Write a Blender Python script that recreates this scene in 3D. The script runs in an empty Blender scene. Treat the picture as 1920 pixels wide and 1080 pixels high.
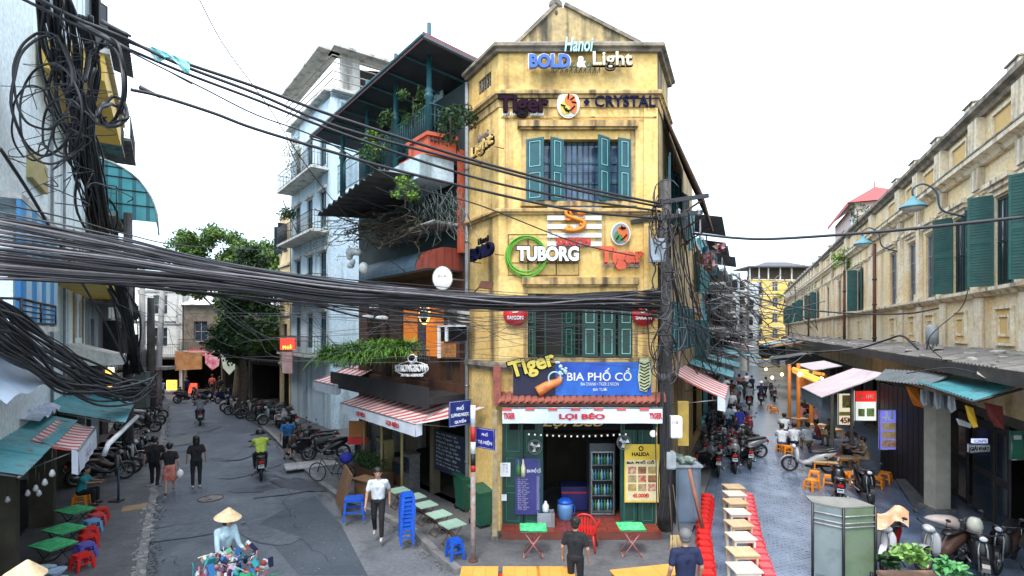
import bpy, math, random
import numpy as np
from mathutils import Vector, Matrix
random.seed(7)
SC = bpy.context.scene
COL = SC.collection
R = math.radians
H_CAM, F_PX, HOR = 5.1, 960.0, 622.0

# ---------------- camera
cam_d = bpy.data.cameras.new('camera'); cam = bpy.data.objects.new('camera', cam_d); COL.objects.link(cam)
cam.location = (0, 0, H_CAM); cam.rotation_euler = (R(90), 0, 0)
cam_d.sensor_width = 36; cam_d.lens = 18.0; cam_d.shift_y = (HOR-540)/1920
cam_d.clip_start = 0.1; cam_d.clip_end = 1500
SC.camera = cam

# ---------------- world: overcast daylight sky
SUN_EL, SUN_AZ = 58, 200     # soft high sun veiled by cloud, from behind the camera
wd = bpy.data.worlds.new('World'); SC.world = wd; wd.use_nodes = True
nt = wd.node_tree; nt.nodes.clear()
def WN(t, **k):
    n = nt.nodes.new(t)
    for a, b in k.items(): setattr(n, a, b)
    return n
sky = WN('ShaderNodeTexSky', sky_type='NISHITA'); sky.sun_disc = False
sky.sun_elevation = R(SUN_EL); sky.sun_rotation = R(SUN_AZ)
bg1 = WN('ShaderNodeBackground'); bg1.inputs[1].default_value = 0.09
nt.links.new(sky.outputs[0], bg1.inputs[0])
tc = WN('ShaderNodeTexCoord'); sep = WN('ShaderNodeSeparateXYZ'); nt.links.new(tc.outputs['Generated'], sep.inputs[0])
rp = WN('ShaderNodeValToRGB'); nt.links.new(sep.outputs[2], rp.inputs[0])
rp.color_ramp.elements[0].position = 0.0; rp.color_ramp.elements[0].color = (0.27, 0.37, 0.385, 1)
rp.color_ramp.elements[1].position = 0.36; rp.color_ramp.elements[1].color = (0.92, 0.95, 0.98, 1)
e = rp.color_ramp.elements.new(0.14); e.color = (0.38, 0.47, 0.48, 1)
bg2 = WN('ShaderNodeBackground'); bg2.inputs[1].default_value = 0.80
nt.links.new(rp.outputs[0], bg2.inputs[0])
ad = WN('ShaderNodeAddShader'); out = WN('ShaderNodeOutputWorld')
nt.links.new(bg1.outputs[0], ad.inputs[0]); nt.links.new(bg2.outputs[0], ad.inputs[1]); nt.links.new(ad.outputs[0], out.inputs[0])
# ---------------- sun
sd = bpy.data.lights.new('sun', 'SUN'); so = bpy.data.objects.new('sun', sd); COL.objects.link(so)
sd.energy = 1.2; sd.angle = R(14); sd.color = (1.0, 0.96, 0.9)
az = R(SUN_AZ); so.location = (0, 0, 40)
so.rotation_euler = (-Vector((math.sin(az)*math.cos(R(SUN_EL)), math.cos(az)*math.cos(R(SUN_EL)), math.sin(R(SUN_EL))))).to_track_quat('-Z', 'Y').to_euler()
# ---------------- colour management
vs_ = SC.view_settings; SC.display_settings.display_device = 'sRGB'
vs_.view_transform = 'Standard'; vs_.look = 'None'; vs_.gamma = 1; vs_.use_curve_mapping = False
vs_.exposure = 1.4
SC.cycles.max_bounces = 6; SC.cycles.diffuse_bounces = 3; SC.cycles.glossy_bounces = 2
SC.cycles.transparent_max_bounces = 6; SC.cycles.caustics_reflective = False; SC.cycles.caustics_refractive = False
SC.cycles.use_denoising = True

# ================= helpers
def at(px, py, Y): return Vector(((px-960)*Y/F_PX, Y, H_CAM-(py-HOR)*Y/F_PX))
def gp(px, py, z=0.0): return at(px, py, F_PX*(H_CAM-z)/(py-HOR))
class Fr:
    """vertical facade plane: origin o, direction d along it, outward normal n"""
    def __init__(s, o, d, n):
        s.o = Vector((o[0], o[1], 0)); s.d = Vector((d[0], d[1], 0)).normalized(); n = Vector((n[0], n[1], 0))
        n -= s.d*n.dot(s.d); s.n = n.normalized()
        s.M = Matrix.Translation(s.o) @ Matrix((s.d, s.n, Vector((0,0,1)))).transposed().to_4x4()
        s.r = Vector((0,0,1)).cross(s.n)            # rightwards as seen from the street
    def P(s, u, w, z): return s.o+s.d*u+s.n*w+Vector((0,0,z))
    def uz(s, px, py, w=0.0):
        dx = (px-960)/F_PX; o = s.o+s.n*w
        # o.x+u d.x = dx (o.y + u d.y)
        u = (dx*o.y-o.x)/(s.d.x-dx*s.d.y); Y = o.y+u*s.d.y
        return u, H_CAM-(py-HOR)*Y/F_PX
    def hit(s, px, py, w=0.0):
        u, z = s.uz(px, py, w); return s.P(u, w, z)
class MB:
    def __init__(s, M=None): s.v = []; s.f = []; s.mi = []; s.sm = []; s.M = M; s.world = M is not None; s.m = 0
    def add(s, vs, fs, smooth=False):
        b = len(s.v)
        if s.M is not None: vs = [s.M @ Vector(v) for v in vs]
        s.v += [tuple(v) for v in vs]
        for f in fs: s.f.append([b+i for i in f]); s.mi.append(s.m); s.sm.append(smooth)
        return s
    def box(s, x0, x1, y0, y1, z0, z1):
        vs = [(x, y, z) for z in (z0, z1) for y in (y0, y1) for x in (x0, x1)]
        return s.add(vs, [(0,2,3,1),(4,5,7,6),(0,1,5,4),(2,6,7,3),(0,4,6,2),(1,3,7,5)])
    def obox(s, c, sx, sy, sz, M):
        vs = [Vector(c)+M @ Vector((a*sx/2, b*sy/2, g*sz/2)) for g in (-1,1) for b in (-1,1) for a in (-1,1)]
        return s.add(vs, [(0,2,3,1),(4,5,7,6),(0,1,5,4),(2,6,7,3),(0,4,6,2),(1,3,7,5)])
    def quad(s, a, b, c, d): return s.add([a,b,c,d], [(0,1,2,3)])
    def tube(s, pts, r, n=6, caps=True, r1=None):
        pts = [Vector(p) for p in pts]; k = len(pts); vs = []; prev = None
        for i, p in enumerate(pts):
            t = (pts[min(i+1,k-1)]-pts[max(i-1,0)])
            t = t.normalized() if t.length > 1e-9 else Vector((0,0,1))
            a = Vector((0,0,1)) if abs(t.z) < .9 else Vector((1,0,0))
            if prev is not None and (prev-t*prev.dot(t)).length > 1e-3: a = prev
            x = (a-t*a.dot(t)).normalized(); y = t.cross(x); prev = x
            rr = r if r1 is None else r+(r1-r)*i/(k-1)
            vs += [p+x*(rr*math.cos(2*math.pi*j/n))+y*(rr*math.sin(2*math.pi*j/n)) for j in range(n)]
        fs = [(i*n+j, i*n+(j+1)%n, (i+1)*n+(j+1)%n, (i+1)*n+j) for i in range(k-1) for j in range(n)]
        if caps: fs += [tuple(range(n))[::-1], tuple((k-1)*n+j for j in range(n))]
        return s.add(vs, fs, True)
    def lathe(s, prof, c=(0,0,0), n=16, ax=None, smooth=True):
        vs = []; c = Vector(c); q = Vector((0,0,1)).rotation_difference(Vector(ax)) if ax is not None else None
        for r, z in prof:
            for j in range(n):
                v = Vector((r*math.cos(2*math.pi*j/n), r*math.sin(2*math.pi*j/n), z))
                if q: v = q @ v
                vs.append(c+v)
        k = len(prof)
        fs = [(i*n+j, i*n+(j+1)%n, (i+1)*n+(j+1)%n, (i+1)*n+j) for i in range(k-1) for j in range(n)]
        fs += [tuple(range(n))[::-1], tuple((k-1)*n+j for j in range(n))]
        return s.add(vs, fs, smooth)
    def ell(s, c, rx, ry, rz, n=10, m=6):
        vs = []; c = Vector(c)
        for i in range(m+1):
            th = math.pi*i/m; rr = max(math.sin(th), 1e-3)
            vs += [c+Vector((rx*rr*math.cos(2*math.pi*j/n), ry*rr*math.sin(2*math.pi*j/n), -rz*math.cos(th))) for j in range(n)]
        fs = [(i*n+j, i*n+(j+1)%n, (i+1)*n+(j+1)%n, (i+1)*n+j) for i in range(m) for j in range(n)]
        return s.add(vs, fs, True)
    def torus(s, c, R_, r, ax, n=20, m=8, smooth=True):
        q = Vector((0,0,1)).rotation_difference(Vector(ax)); vs = []; c = Vector(c)
        for i in range(n):
            a = 2*math.pi*i/n
            for j in range(m):
                b = 2*math.pi*j/m
                vs.append(c+q @ Vector(((R_+r*math.cos(b))*math.cos(a), (R_+r*math.cos(b))*math.sin(a), r*math.sin(b))))
        fs = [(i*m+j, i*m+(j+1)%m, ((i+1)%n)*m+(j+1)%m, ((i+1)%n)*m+j) for i in range(n) for j in range(m)]
        return s.add(vs, fs, smooth)
    def loft(s, secs, n=12, p=2.6, smooth=True):
        """sections (x, yc, zc, half width, half height)"""
        vs = []
        for x, yc, zc, hw, hh in secs:
            for j in range(n):
                a = 2*math.pi*j/n; ca, sa = math.cos(a), math.sin(a)
                vs.append((x, yc+hw*math.copysign(abs(ca)**(2/p), ca), zc+hh*math.copysign(abs(sa)**(2/p), sa)))
        k = len(secs)
        fs = [(i*n+j, i*n+(j+1)%n, (i+1)*n+(j+1)%n, (i+1)*n+j) for i in range(k-1) for j in range(n)]
        fs += [tuple(range(n))[::-1], tuple((k-1)*n+j for j in range(n))]
        return s.add(vs, fs, smooth)
    def prism(s, poly, vec):
        """poly: 3D points, extruded by vec"""
        n = len(poly); vec = Vector(vec); p = [Vector(a) for a in poly]
        return s.add(p+[a+vec for a in p], [tuple(range(n))[::-1], tuple(range(n, 2*n))]+[(i, (i+1)%n, n+(i+1)%n, n+i) for i in range(n)])
    def leaves(s, c, rad, n, size, rng, flat=0.0, shape=None):
        c = Vector(c)
        for _ in range(n):
            while True:
                v = Vector((rng.uniform(-1,1), rng.uniform(-1,1), rng.uniform(-1,1)))
                if v.length <= 1: break
            v = v*(.55+.45*rng.random()) if v.length > .3 else v
            p = c+Vector((v.x*rad[0], v.y*rad[1], v.z*rad[2]))
            a = Vector((rng.gauss(0,1), rng.gauss(0,1), rng.gauss(0,1)*(1-flat))).normalized()
            b = a.cross(Vector((rng.gauss(0,1), rng.gauss(0,1), rng.gauss(0,1)))).normalized()
            L = size*rng.uniform(.6, 1.4); Wd = L*.45
            s.add([p-a*L*.5, p+b*Wd*.5, p+a*L*.5, p-b*Wd*.5], [(0,1,2,3)])
        return s
    def build(s, name, mat, parent=None, label=None, kind=None):
        me = bpy.data.meshes.new(name)
        vs = s.v
        if parent is not None and s.world:
            Mi = wmat(parent).inverted(); vs = [tuple(Mi @ Vector(v)) for v in vs]
        me.from_pydata(vs, [], s.f)
        mats = mat if isinstance(mat, (list, tuple)) else [mat]
        for m in mats: me.materials.append(m)
        if len(mats) > 1: me.polygons.foreach_set('material_index', s.mi)
        me.polygons.foreach_set('use_smooth', s.sm)
        me.update()
        o = bpy.data.objects.new(name, me); COL.objects.link(o)
        if parent is not None: o.parent = parent
        if label: o['label'] = label
        if kind: o['kind'] = kind
        return o
def WB():
    b = MB(); b.world = True; return b
def wmat(o):
    M = o.matrix_basis.copy()
    while o.parent: o = o.parent; M = o.matrix_basis @ M
    return M
def thing(name, label, cat, loc=(0,0,0), rz=0.0, group=None):
    o = bpy.data.objects.new(name, None); COL.objects.link(o); o.empty_display_size = .2
    o.location = loc; o.rotation_euler = (0,0,rz); o['label'] = label; o['category'] = cat
    if group: o['group'] = group
    return o
def tag(o, label, cat, group=None):
    o['label'] = label; o['category'] = cat
    if group: o['group'] = group
    return o
def struct(o): o['kind'] = 'structure'; return o
def dup(o, loc=None, rz=None, label=None, group=None, parent=None, scale=None):
    c = o.copy(); COL.objects.link(c)
    if parent is not None: c.parent = parent
    if loc is not None: c.location = loc
    if rz is not None: c.rotation_euler = (0,0,rz)
    if scale is not None: c.scale = scale
    if label: c['label'] = label
    if group: c['group'] = group
    for ch in list(o.children): dup(ch, parent=c)
    return c
def inst(o, M, parent):
    """copy of one mesh piece, placed by a world matrix under a parent"""
    c = o.copy(); COL.objects.link(c); c.parent = parent; c.matrix_basis = wmat(parent).inverted() @ M; return c

# ---------------- materials
MATS = {}
def mat(name, col, rough=.7, col2=None, scale=4.0, detail=4.0, metal=0.0, bump=0.0, bscale=None, emit=0.0, streak=None, stain=None, alpha=None, coord='Object', spec=None, wave=None, trans=0.0):
    if name in MATS: return MATS[name]
    m = bpy.data.materials.new(name); m.use_nodes = True; t = m.node_tree; N = t.nodes; L = t.links
    b = N['Principled BSDF']; b.inputs['Roughness'].default_value = rough; b.inputs['Metallic'].default_value = metal
    if spec is not None: b.inputs['Specular IOR Level'].default_value = spec
    c4 = lambda c: (c[0], c[1], c[2], 1)
    tcn = N.new('ShaderNodeTexCoord'); vec = tcn.outputs[coord]
    def noise(sc, det=4.0, sx=None):
        n = N.new('ShaderNodeTexNoise'); n.inputs['Scale'].default_value = sc; n.inputs['Detail'].default_value = det
        if sx:
            mp = N.new('ShaderNodeMapping'); mp.inputs['Scale'].default_value = sx; L.new(vec, mp.inputs[0]); L.new(mp.outputs[0], n.inputs['Vector'])
        else: L.new(vec, n.inputs['Vector'])
        return n.outputs['Fac']
    def ramp(f, a, bb, c0=(0,0,0), c1=(1,1,1)):
        r = N.new('ShaderNodeValToRGB'); r.color_ramp.elements[0].position = a; r.color_ramp.elements[1].position = bb
        r.color_ramp.elements[0].color = c4(c0); r.color_ramp.elements[1].color = c4(c1); L.new(f, r.inputs[0]); return r.outputs[0]
    def mix(f, a, bb):
        x = N.new('ShaderNodeMix'); x.data_type = 'RGBA'; L.new(f, x.inputs[0]); 
        for k, v in ((6, a), (7, bb)):
            if isinstance(v, (tuple, list)): x.inputs[k].default_value = c4(v)
            else: L.new(v, x.inputs[k])
        return x.outputs[2]
    if col2 is None: col2 = tuple(c*.8 for c in col)
    cur = mix(ramp(noise(scale, detail), .35, .68), col, col2)
    if streak:      # rain streaks: (colour, density 0..1, horizontal scale)
        cur = mix(ramp(noise(1.0, 6, (streak[2], streak[2], streak[2]*.09)), .62-.25*streak[1], .80-.2*streak[1]), cur, streak[0])
    if stain:       # blotches
        cur = mix(ramp(noise(stain[2], 8), .66-.22*stain[1], .86-.16*stain[1], (0,0,0), (.75,.75,.75)), cur, stain[0])
    if wave:        # (colour, scale, axis, threshold)
        w = N.new('ShaderNodeTexWave'); w.wave_type = 'BANDS'; w.bands_direction = wave[2]; w.inputs['Scale'].default_value = wave[1]; L.new(vec, w.inputs[0])
        cur = mix(ramp(w.outputs['Fac'], wave[3]-.03, wave[3]+.03), cur, wave[0])
    if bump and rough > .5:
        g_ = N.new('ShaderNodeMix'); g_.data_type = 'RGBA'; g_.blend_type = 'MULTIPLY'; g_.inputs[0].default_value = 1.0; L.new(cur, g_.inputs[6]); L.new(ramp(noise(11.0, 10), .32, .66, (.80,.80,.81), (1.07,1.07,1.07)), g_.inputs[7]); cur = g_.outputs[2]
    L.new(cur, b.inputs['Base Color'])
    if bump:
        bn = N.new('ShaderNodeBump'); bn.inputs['Strength'].default_value = bump; bn.inputs['Distance'].default_value = .02
        L.new(noise(bscale or scale*6, 6), bn.inputs['Height']); L.new(bn.outputs[0], b.inputs['Normal'])
    if emit: b.inputs['Emission Strength'].default_value = emit; b.inputs['Emission Color'].default_value = c4(col)
    if trans: b.inputs['Transmission Weight'].default_value = trans
    if alpha is not None: b.inputs['Alpha'].default_value = alpha
    MATS[name] = m; return m
GR = (.035,.032,.028)
yel = mat('yellow_plaster', (.73,.48,.155), .9, (.81,.58,.235), 1.1, bump=.3, bscale=30, streak=((.20,.13,.06), .34, 2.6), stain=((.13,.095,.05), .40, 1.3))
yel_trim = mat('yellow_trim', (.62,.42,.17), .9, (.45,.31,.13), 2.0, bump=.3, bscale=30, streak=((.10,.07,.045), .6, 5), stain=((.05,.045,.035), .40, 2.6))
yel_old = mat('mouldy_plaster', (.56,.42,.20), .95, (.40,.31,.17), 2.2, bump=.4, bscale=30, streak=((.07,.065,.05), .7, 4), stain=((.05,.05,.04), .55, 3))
cream = mat('cream_plaster', (.82,.63,.33), .9, (.86,.77,.56), 1.0, bump=.25, bscale=25, streak=((.62,.36,.13), .42, 1.3), stain=((.16,.13,.10), .32, 1.1))
cream_trim = mat('cream_trim', (.84,.77,.60), .9, (.78,.64,.42), 1.6, bump=.25, bscale=25, streak=((.22,.18,.13), .5, 4), stain=((.12,.11,.09), .32, 2))
mould = mat('black_mould_cap', (.14,.13,.11), .95, (.36,.31,.24), 2.5, bump=.5, bscale=20, stain=((.03,.03,.028), .6, 4))
teal = mat('teal_shutter', (.012,.075,.095), .5, (.016,.10,.115), 3, stain=((.03,.05,.05), .2, 6))
teal_l = mat('pale_teal_trim', (.16,.40,.42), .6, (.26,.50,.50), 5)
green_d = mat('dark_green_paint', (.010,.045,.036), .45, (.014,.06,.045), 4)
green_l = mat('worn_green_edge', (.10,.28,.24), .6)
shut_g = mat('market_shutter_green', (.010,.075,.068), .6, (.018,.105,.09), 4, streak=((.05,.07,.06), .4, 6))
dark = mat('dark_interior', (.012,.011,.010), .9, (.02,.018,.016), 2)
glassd = mat('dark_glass', (.02,.03,.045), .12, (.03,.045,.06), 1.0)
black = mat('black_rubber', (.008,.008,.010), .55, (.012,.012,.014), 8)
blackm = mat('black_metal', (.012,.012,.014), .4, (.02,.02,.02), 8)
steel = mat('worn_steel', (.32,.33,.34), .4, (.2,.2,.2), 10, metal=.7)
galv = mat('grey_painted_metal', (.30,.34,.37), .5, (.22,.25,.27), 4, streak=((.14,.10,.07), .3, 8))
white = mat('white_plastic', (.75,.77,.78), .5, (.66,.68,.69), 6)
red = mat('red_plastic', (.60,.022,.018), .35, (.50,.018,.015), 4)
pinkred = mat('faded_red_plastic', (.62,.07,.08), .4, (.55,.05,.06), 4)
blue = mat('blue_plastic', (.010,.10,.55), .35, (.012,.085,.45), 4)
orange = mat('orange_plastic', (.80,.26,.015), .4, (.70,.21,.01), 4)
wood = mat('pale_wood_top', (.60,.43,.25), .6, (.50,.34,.18), 2.5, stain=((.34,.22,.12), .2, 5))
wood_w = mat('bleached_wood_top', (.70,.64,.52), .6, (.60,.52,.40), 2.5, stain=((.4,.33,.24), .2, 5))
wood_o = mat('orange_varnished_top', (.66,.33,.07), .45, (.58,.27,.05), 3, stain=((.36,.18,.05), .2, 6))
wood_d = mat('dark_wood', (.075,.040,.022), .6, (.05,.028,.016), 4)
rust = mat('rusty_brown_metal', (.14,.05,.028), .8, (.09,.035,.02), 6)
conc = mat('stained_concrete', (.24,.235,.22), .9, (.17,.165,.155), 2, bump=.3, bscale=30, streak=((.07,.065,.06), .5, 4), stain=((.08,.075,.07), .3, 2))
conc_l = mat('pale_concrete', (.42,.42,.41), .9, (.32,.32,.31), 2, bump=.2, bscale=30, streak=((.16,.15,.14), .4, 5))
lblue = mat('light_blue_render', (.50,.66,.78), .85, (.60,.74,.82), 1.0, bump=.15, bscale=20, streak=((.24,.30,.32), .35, 1.6), stain=((.28,.34,.34), .18, 1.2))
pblue = mat('pale_blue_wall', (.74,.86,.88), .85, (.79,.88,.90), .8, bump=.15, bscale=20, streak=((.30,.38,.40), .25, 1.2), stain=((.34,.40,.40), .15, 1.0))
wwall = mat('dirty_white_wall', (.62,.62,.58), .9, (.52,.52,.48), 1.2, bump=.2, bscale=20, streak=((.22,.21,.19), .45, 2.5), stain=((.16,.15,.14), .25, 1.6))
coral = mat('coral_paint', (.52,.085,.04), .7, (.60,.14,.07), 3, stain=((.24,.10,.07), .3, 3), streak=((.2,.06,.04), .3, 6))
leaf1 = mat('leaf_green', (.035,.085,.018), .6, (.06,.12,.025), 3, spec=.3)
leaf2 = mat('leaf_dark_green', (.016,.045,.014), .6, (.028,.065,.018), 2, spec=.3)
leaf3 = mat('leaf_yellow_green', (.14,.26,.03), .6, (.09,.19,.025), 3, spec=.3)
leafd = mat('dry_vine', (.12,.085,.05), .8, (.08,.055,.035), 4)
bark = mat('bark', (.09,.07,.05), .9, (.05,.04,.03), 8, bump=.6)
# ================= shared builders
def cr(pts, n=6):
    """Catmull-Rom smoothing"""
    P = [Vector(p) for p in pts]; out = []
    Q = [P[0]*2-P[1]]+P+[P[-1]*2-P[-2]]
    for i in range(1, len(Q)-2):
        for k in range(n):
            t = k/n
            out.append(.5*((2*Q[i])+(Q[i+1]-Q[i-1])*t+(2*Q[i-1]-5*Q[i]+4*Q[i+1]-Q[i+2])*t*t+(3*Q[i]-Q[i-1]-3*Q[i+1]+Q[i+2])*t**3))
    out.append(P[-1]); return out
def wall(mb, u0, u1, z0, z1, th, ops, w=0.0):
    """front sheet with openings, reveals going inwards by th"""
    us = sorted(set([u0, u1]+[a for o in ops for a in (o[0], o[1])])); zs = sorted(set([z0, z1]+[a for o in ops for a in (o[2], o[3])]))
    us = [a for a in us if u0 <= a <= u1]; zs = [a for a in zs if z0 <= a <= z1]
    for i in range(len(us)-1):
        for j in range(len(zs)-1):
            cu, cz = (us[i]+us[i+1])/2, (zs[j]+zs[j+1])/2
            if any(o[0] < cu < o[1] and o[2] < cz < o[3] for o in ops): continue
            mb.quad((us[i],w,zs[j]), (us[i+1],w,zs[j]), (us[i+1],w,zs[j+1]), (us[i],w,zs[j+1]))
    for a, b, c, d in ops:
        for q in (((a,c),(b,c)), ((b,c),(b,d)), ((b,d),(a,d)), ((a,d),(a,c))):
            (p, r_), (s_, t_) = q
            mb.quad((p,w,r_), (s_,w,t_), (s_,w-th,t_), (p,w-th,r_))
    mb.quad((u0,w,z1),(u1,w,z1),(u1,w-th,z1),(u0,w-th,z1)); mb.quad((u0,w,z0),(u0,w,z1),(u0,w-th,z1),(u0,w-th,z0)); mb.quad((u1,w,z0),(u1,w,z1),(u1,w-th,z1),(u1,w-th,z0))
    return mb
def moulding(mb, pts, prof, side=1):
    """profile [(w,z)...] swept along plan polyline, mitred; w outward to the right of travel when side=1"""
    P = [Vector((p[0], p[1], 0)) for p in pts]; k = len(P); rows = []
    for i, p in enumerate(P):
        def nrm(a, b): d = (b-a).normalized(); return Vector((d.y, -d.x, 0))*side
        ns = []
        if i > 0: ns.append(nrm(P[i-1], p))
        if i < k-1: ns.append(nrm(p, P[i+1]))
        m = ns[0] if len(ns) == 1 else (ns[0]+ns[1])/(1+ns[0].dot(ns[1]))
        rows.append([p+m*w+Vector((0,0,z)) for w, z in prof])
    n = len(prof); vs = [v for r_ in rows for v in r_]
    fs = [(i*n+j, (i+1)*n+j, (i+1)*n+(j+1)%n, i*n+(j+1)%n) for i in range(k-1) for j in range(n)]
    fs += [tuple(range(n)), tuple((k-1)*n+j for j in range(n))[::-1]]
    return mb.add(vs, fs)
def text(body, lb, rb, lt, m, parent, ext=.02, name='lettering', bold=0.0, shear=0.0, off=.0):
    """mesh lettering fitted to the box given by three world corners"""
    cu = bpy.data.curves.new('t', 'FONT'); cu.body = body; cu.extrude = .5; cu.offset = bold; cu.shear = shear; cu.resolution_u = 3
    ob = bpy.data.objects.new('t', cu); COL.objects.link(ob)
    me = bpy.data.meshes.new_from_object(ob.evaluated_get(bpy.context.evaluated_depsgraph_get()))
    bpy.data.objects.remove(ob); bpy.data.curves.remove(cu)
    n = len(me.vertices); co = np.empty(n*3); me.vertices.foreach_get('co', co); co = co.reshape(-1, 3)
    mn, mx = co.min(0), co.max(0)
    lb, rb, lt = Vector(lb), Vector(rb), Vector(lt); X = rb-lb; Yv = lt-lb; Z = X.cross(Yv).normalized()
    q = (co-mn)/np.maximum(mx-mn, 1e-6)
    w = np.array(lb+Z*off)+q[:, :1]*np.array(X)+q[:, 1:2]*np.array(Yv)+q[:, 2:3]*np.array(Z)*ext
    Mi = np.array(wmat(parent).inverted()); w = w @ Mi[:3, :3].T+Mi[:3, 3]
    me.vertices.foreach_set('co', w.ravel()); me.name = name; me.materials.clear(); me.materials.append(m); me.update()
    o = bpy.data.objects.new(name, me); COL.objects.link(o); o.parent = parent; return o
def text_px(fr, body, x0, y0, x1, y1, w, m, parent, **k):
    return text(body, fr.hit(x0, y1, w), fr.hit(x1, y1, w), fr.hit(x0, y0, w), m, parent, **k)

def leaf_shutter(fr, parent, u0, z0, wd, ht, ang, hinge_right, m_b, m_t, w=0.03, panels=2, name='shutter', louvre=False, trim=True):
    """one shutter leaf, hinge at u0, swinging outward by ang; leaf runs along +u (hinge left) or -u"""
    sgn = -1 if hinge_right else 1
    a = R(ang)*1
    # local leaf axes
    X = fr.d*(sgn*math.cos(a))+fr.n*math.sin(a); Yd = X.cross(Vector((0,0,1)))
    o = fr.P(u0, w, z0); M = Matrix.Translation(o) @ Matrix((X, Yd, Vector((0,0,1)))).transposed().to_4x4()
    mb = MB(M); t = .02; st = .055
    mb.box(0, st, -t, t, 0, ht); mb.box(wd-st, wd, -t, t, 0, ht)
    hs = [0+.0]+[ht*(i+1)/panels for i in range(panels)]
    for i in range(panels+1):
        zc = hs[i]; mb.box(st, wd-st, -t, t, max(0, zc-st), min(ht, zc+st))
    mb.box(st, wd-st, -t*.4, t*.4, st, ht-st)
    s = mb.build(name, m_b, parent)
    tm = MB(M)
    if louvre:
        n = max(4, int(ht/.075))
        for i in range(n):
            z = st+(ht-2*st)*(i+.5)/n
            tm.quad((st,-t,z-.028),(wd-st,-t,z-.028),(wd-st,t,z+.02),(st,t,z+.02))
        tm.build('louvre', m_t, s, kind='stuff')
    elif trim:
        for i in range(panels):
            a0, a1 = hs[i]+st+.02, hs[i+1]-st-.02; b0, b1 = st+.03, wd-st-.03; e = .018
            for q in (-1, 1):
                y0, y1 = (t, t+.008) if q > 0 else (-t-.008, -t)
                tm.box(b0, b1, y0, y1, a0, a0+e); tm.box(b0, b1, y0, y1, a1-e, a1); tm.box(b0, b0+e, y0, y1, a0+e, a1-e); tm.box(b1-e, b1, y0, y1, a0+e, a1-e)
        tm.build('panel_moulding', m_t, s)
    return s
def window(fr, parent, u0, u1, z0, z1, mf, mg=None, w=-.12, nx=2, nz=2, bars=False, sill=None):
    f = .05; mb = MB(fr.M)
    mb.box(u0, u1, w-.03, w+.03, z0, z0+f); mb.box(u0, u1, w-.03, w+.03, z1-f, z1); mb.box(u0, u0+f, w-.03, w+.03, z0+f, z1-f); mb.box(u1-f, u1, w-.03, w+.03, z0+f, z1-f)
    for i in range(1, nx): u = u0+(u1-u0)*i/nx; mb.box(u-.02, u+.02, w-.02, w+.02, z0+f, z1-f)
    for i in range(1, nz): z = z0+(z1-z0)*i/nz; mb.box(u0+f, u1-f, w-.018, w+.018, z-.02, z+.02)
    o = mb.build('window', mf, parent)
    g = MB(fr.M); g.box(u0+.02, u1-.02, w-.012, w-.006, z0+.02, z1-.02); g.build('pane', mg or glassd, o)
    if bars:
        b = MB(fr.M); n = max(3, int((u1-u0)/.14))
        for i in range(1, n): u = u0+(u1-u0)*i/n; b.tube([(u, w+.06, z0), (u, w+.06, z1)], .009, 5)
        b.tube([(u0, w+.06, (z0+z1)/2), (u1, w+.06, (z0+z1)/2)], .009, 5); b.build('window_bar', blackm, o)
    if sill:
        b = MB(fr.M); b.box(u0-.08, u1+.08, 0.004, .10, z0-.09, z0-.004); b.build('sill', sill, o)
    return o
def railing(mb, pts, z0, h, step=.12, r=.009, rt=.02):
    for i in range(len(pts)-1):
        a, b = Vector(pts[i]), Vector(pts[i+1]); L = (b-a).length; n = max(2, int(L/step))
        mb.tube([a+Vector((0,0,z0+h)), b+Vector((0,0,z0+h))], rt, 6); mb.tube([a+Vector((0,0,z0+.08)), b+Vector((0,0,z0+.08))], r*1.3, 5)
        mb.tube([a+Vector((0,0,z0+h*.72)), b+Vector((0,0,z0+h*.72))], r, 5)
        for k in range(n+1):
            p = a+(b-a)*k/n; mb.tube([p+Vector((0,0,z0)), p+Vector((0,0,z0+h))], r, 4)
def corrugated(mb, p00, p10, p01, p11, pitch=.09, amp=.02, th=.004):
    """sheet whose ridges run from edge p00-p10 to edge p01-p11"""
    p00, p10, p01, p11 = map(Vector, (p00, p10, p01, p11)); L = (p10-p00).length; n = max(4, int(L/pitch*4))
    nr = (p10-p00).cross(p01-p00).normalized(); 
    if nr.z < 0: nr = -nr
    vs = []
    for i in range(n+1):
        t = i/n; o = nr*(amp*math.sin(2*math.pi*t*L/pitch)); a = p00.lerp(p10, t)+o; b = p01.lerp(p11, t)+o
        vs += [a, b, a-nr*th, b-nr*th]
    fs = []
    for i in range(n):
        k = 4*i; fs += [(k, k+4, k+5, k+1), (k+2, k+3, k+7, k+6), (k, k+2, k+6, k+4), (k+1, k+5, k+7, k+3)]
    return mb.add(vs, fs)

# ---- people: capsules fused into one surface
skin = mat('skin', (.42,.24,.16), .6, (.36,.20,.13), 5)
hairm = mat('black_hair', (.010,.008,.007), .5, (.016,.013,.011), 20)
def cloth(name, c, c2=None): return mat('cloth_'+name, c, .85, c2 or tuple(x*.75 for x in c), 5, bump=.2, bscale=20)
CL = dict(black=cloth('black', (.010,.010,.012)), white=cloth('white', (.62,.66,.70)), navy=cloth('navy', (.008,.014,.055)), blue=cloth('blue', (.02,.14,.36)),
    red=cloth('red', (.40,.06,.04)), teal=cloth('teal', (.03,.30,.34)), lime=cloth('lime', (.55,.68,.10)), grey=cloth('grey', (.22,.23,.25)), brown=cloth('brown', (.13,.07,.05)),
    pale=cloth('pale', (.48,.66,.74)), denim=cloth('denim', (.05,.09,.16)), pink=cloth('pink', (.55,.22,.25)), royal=cloth('royal', (.02,.03,.30)), floral=cloth('floral', (.42,.08,.05), (.62,.30,.24)), khaki=cloth('khaki', (.30,.24,.14)), olive=cloth('olive',(.10,.11,.06)))
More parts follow.
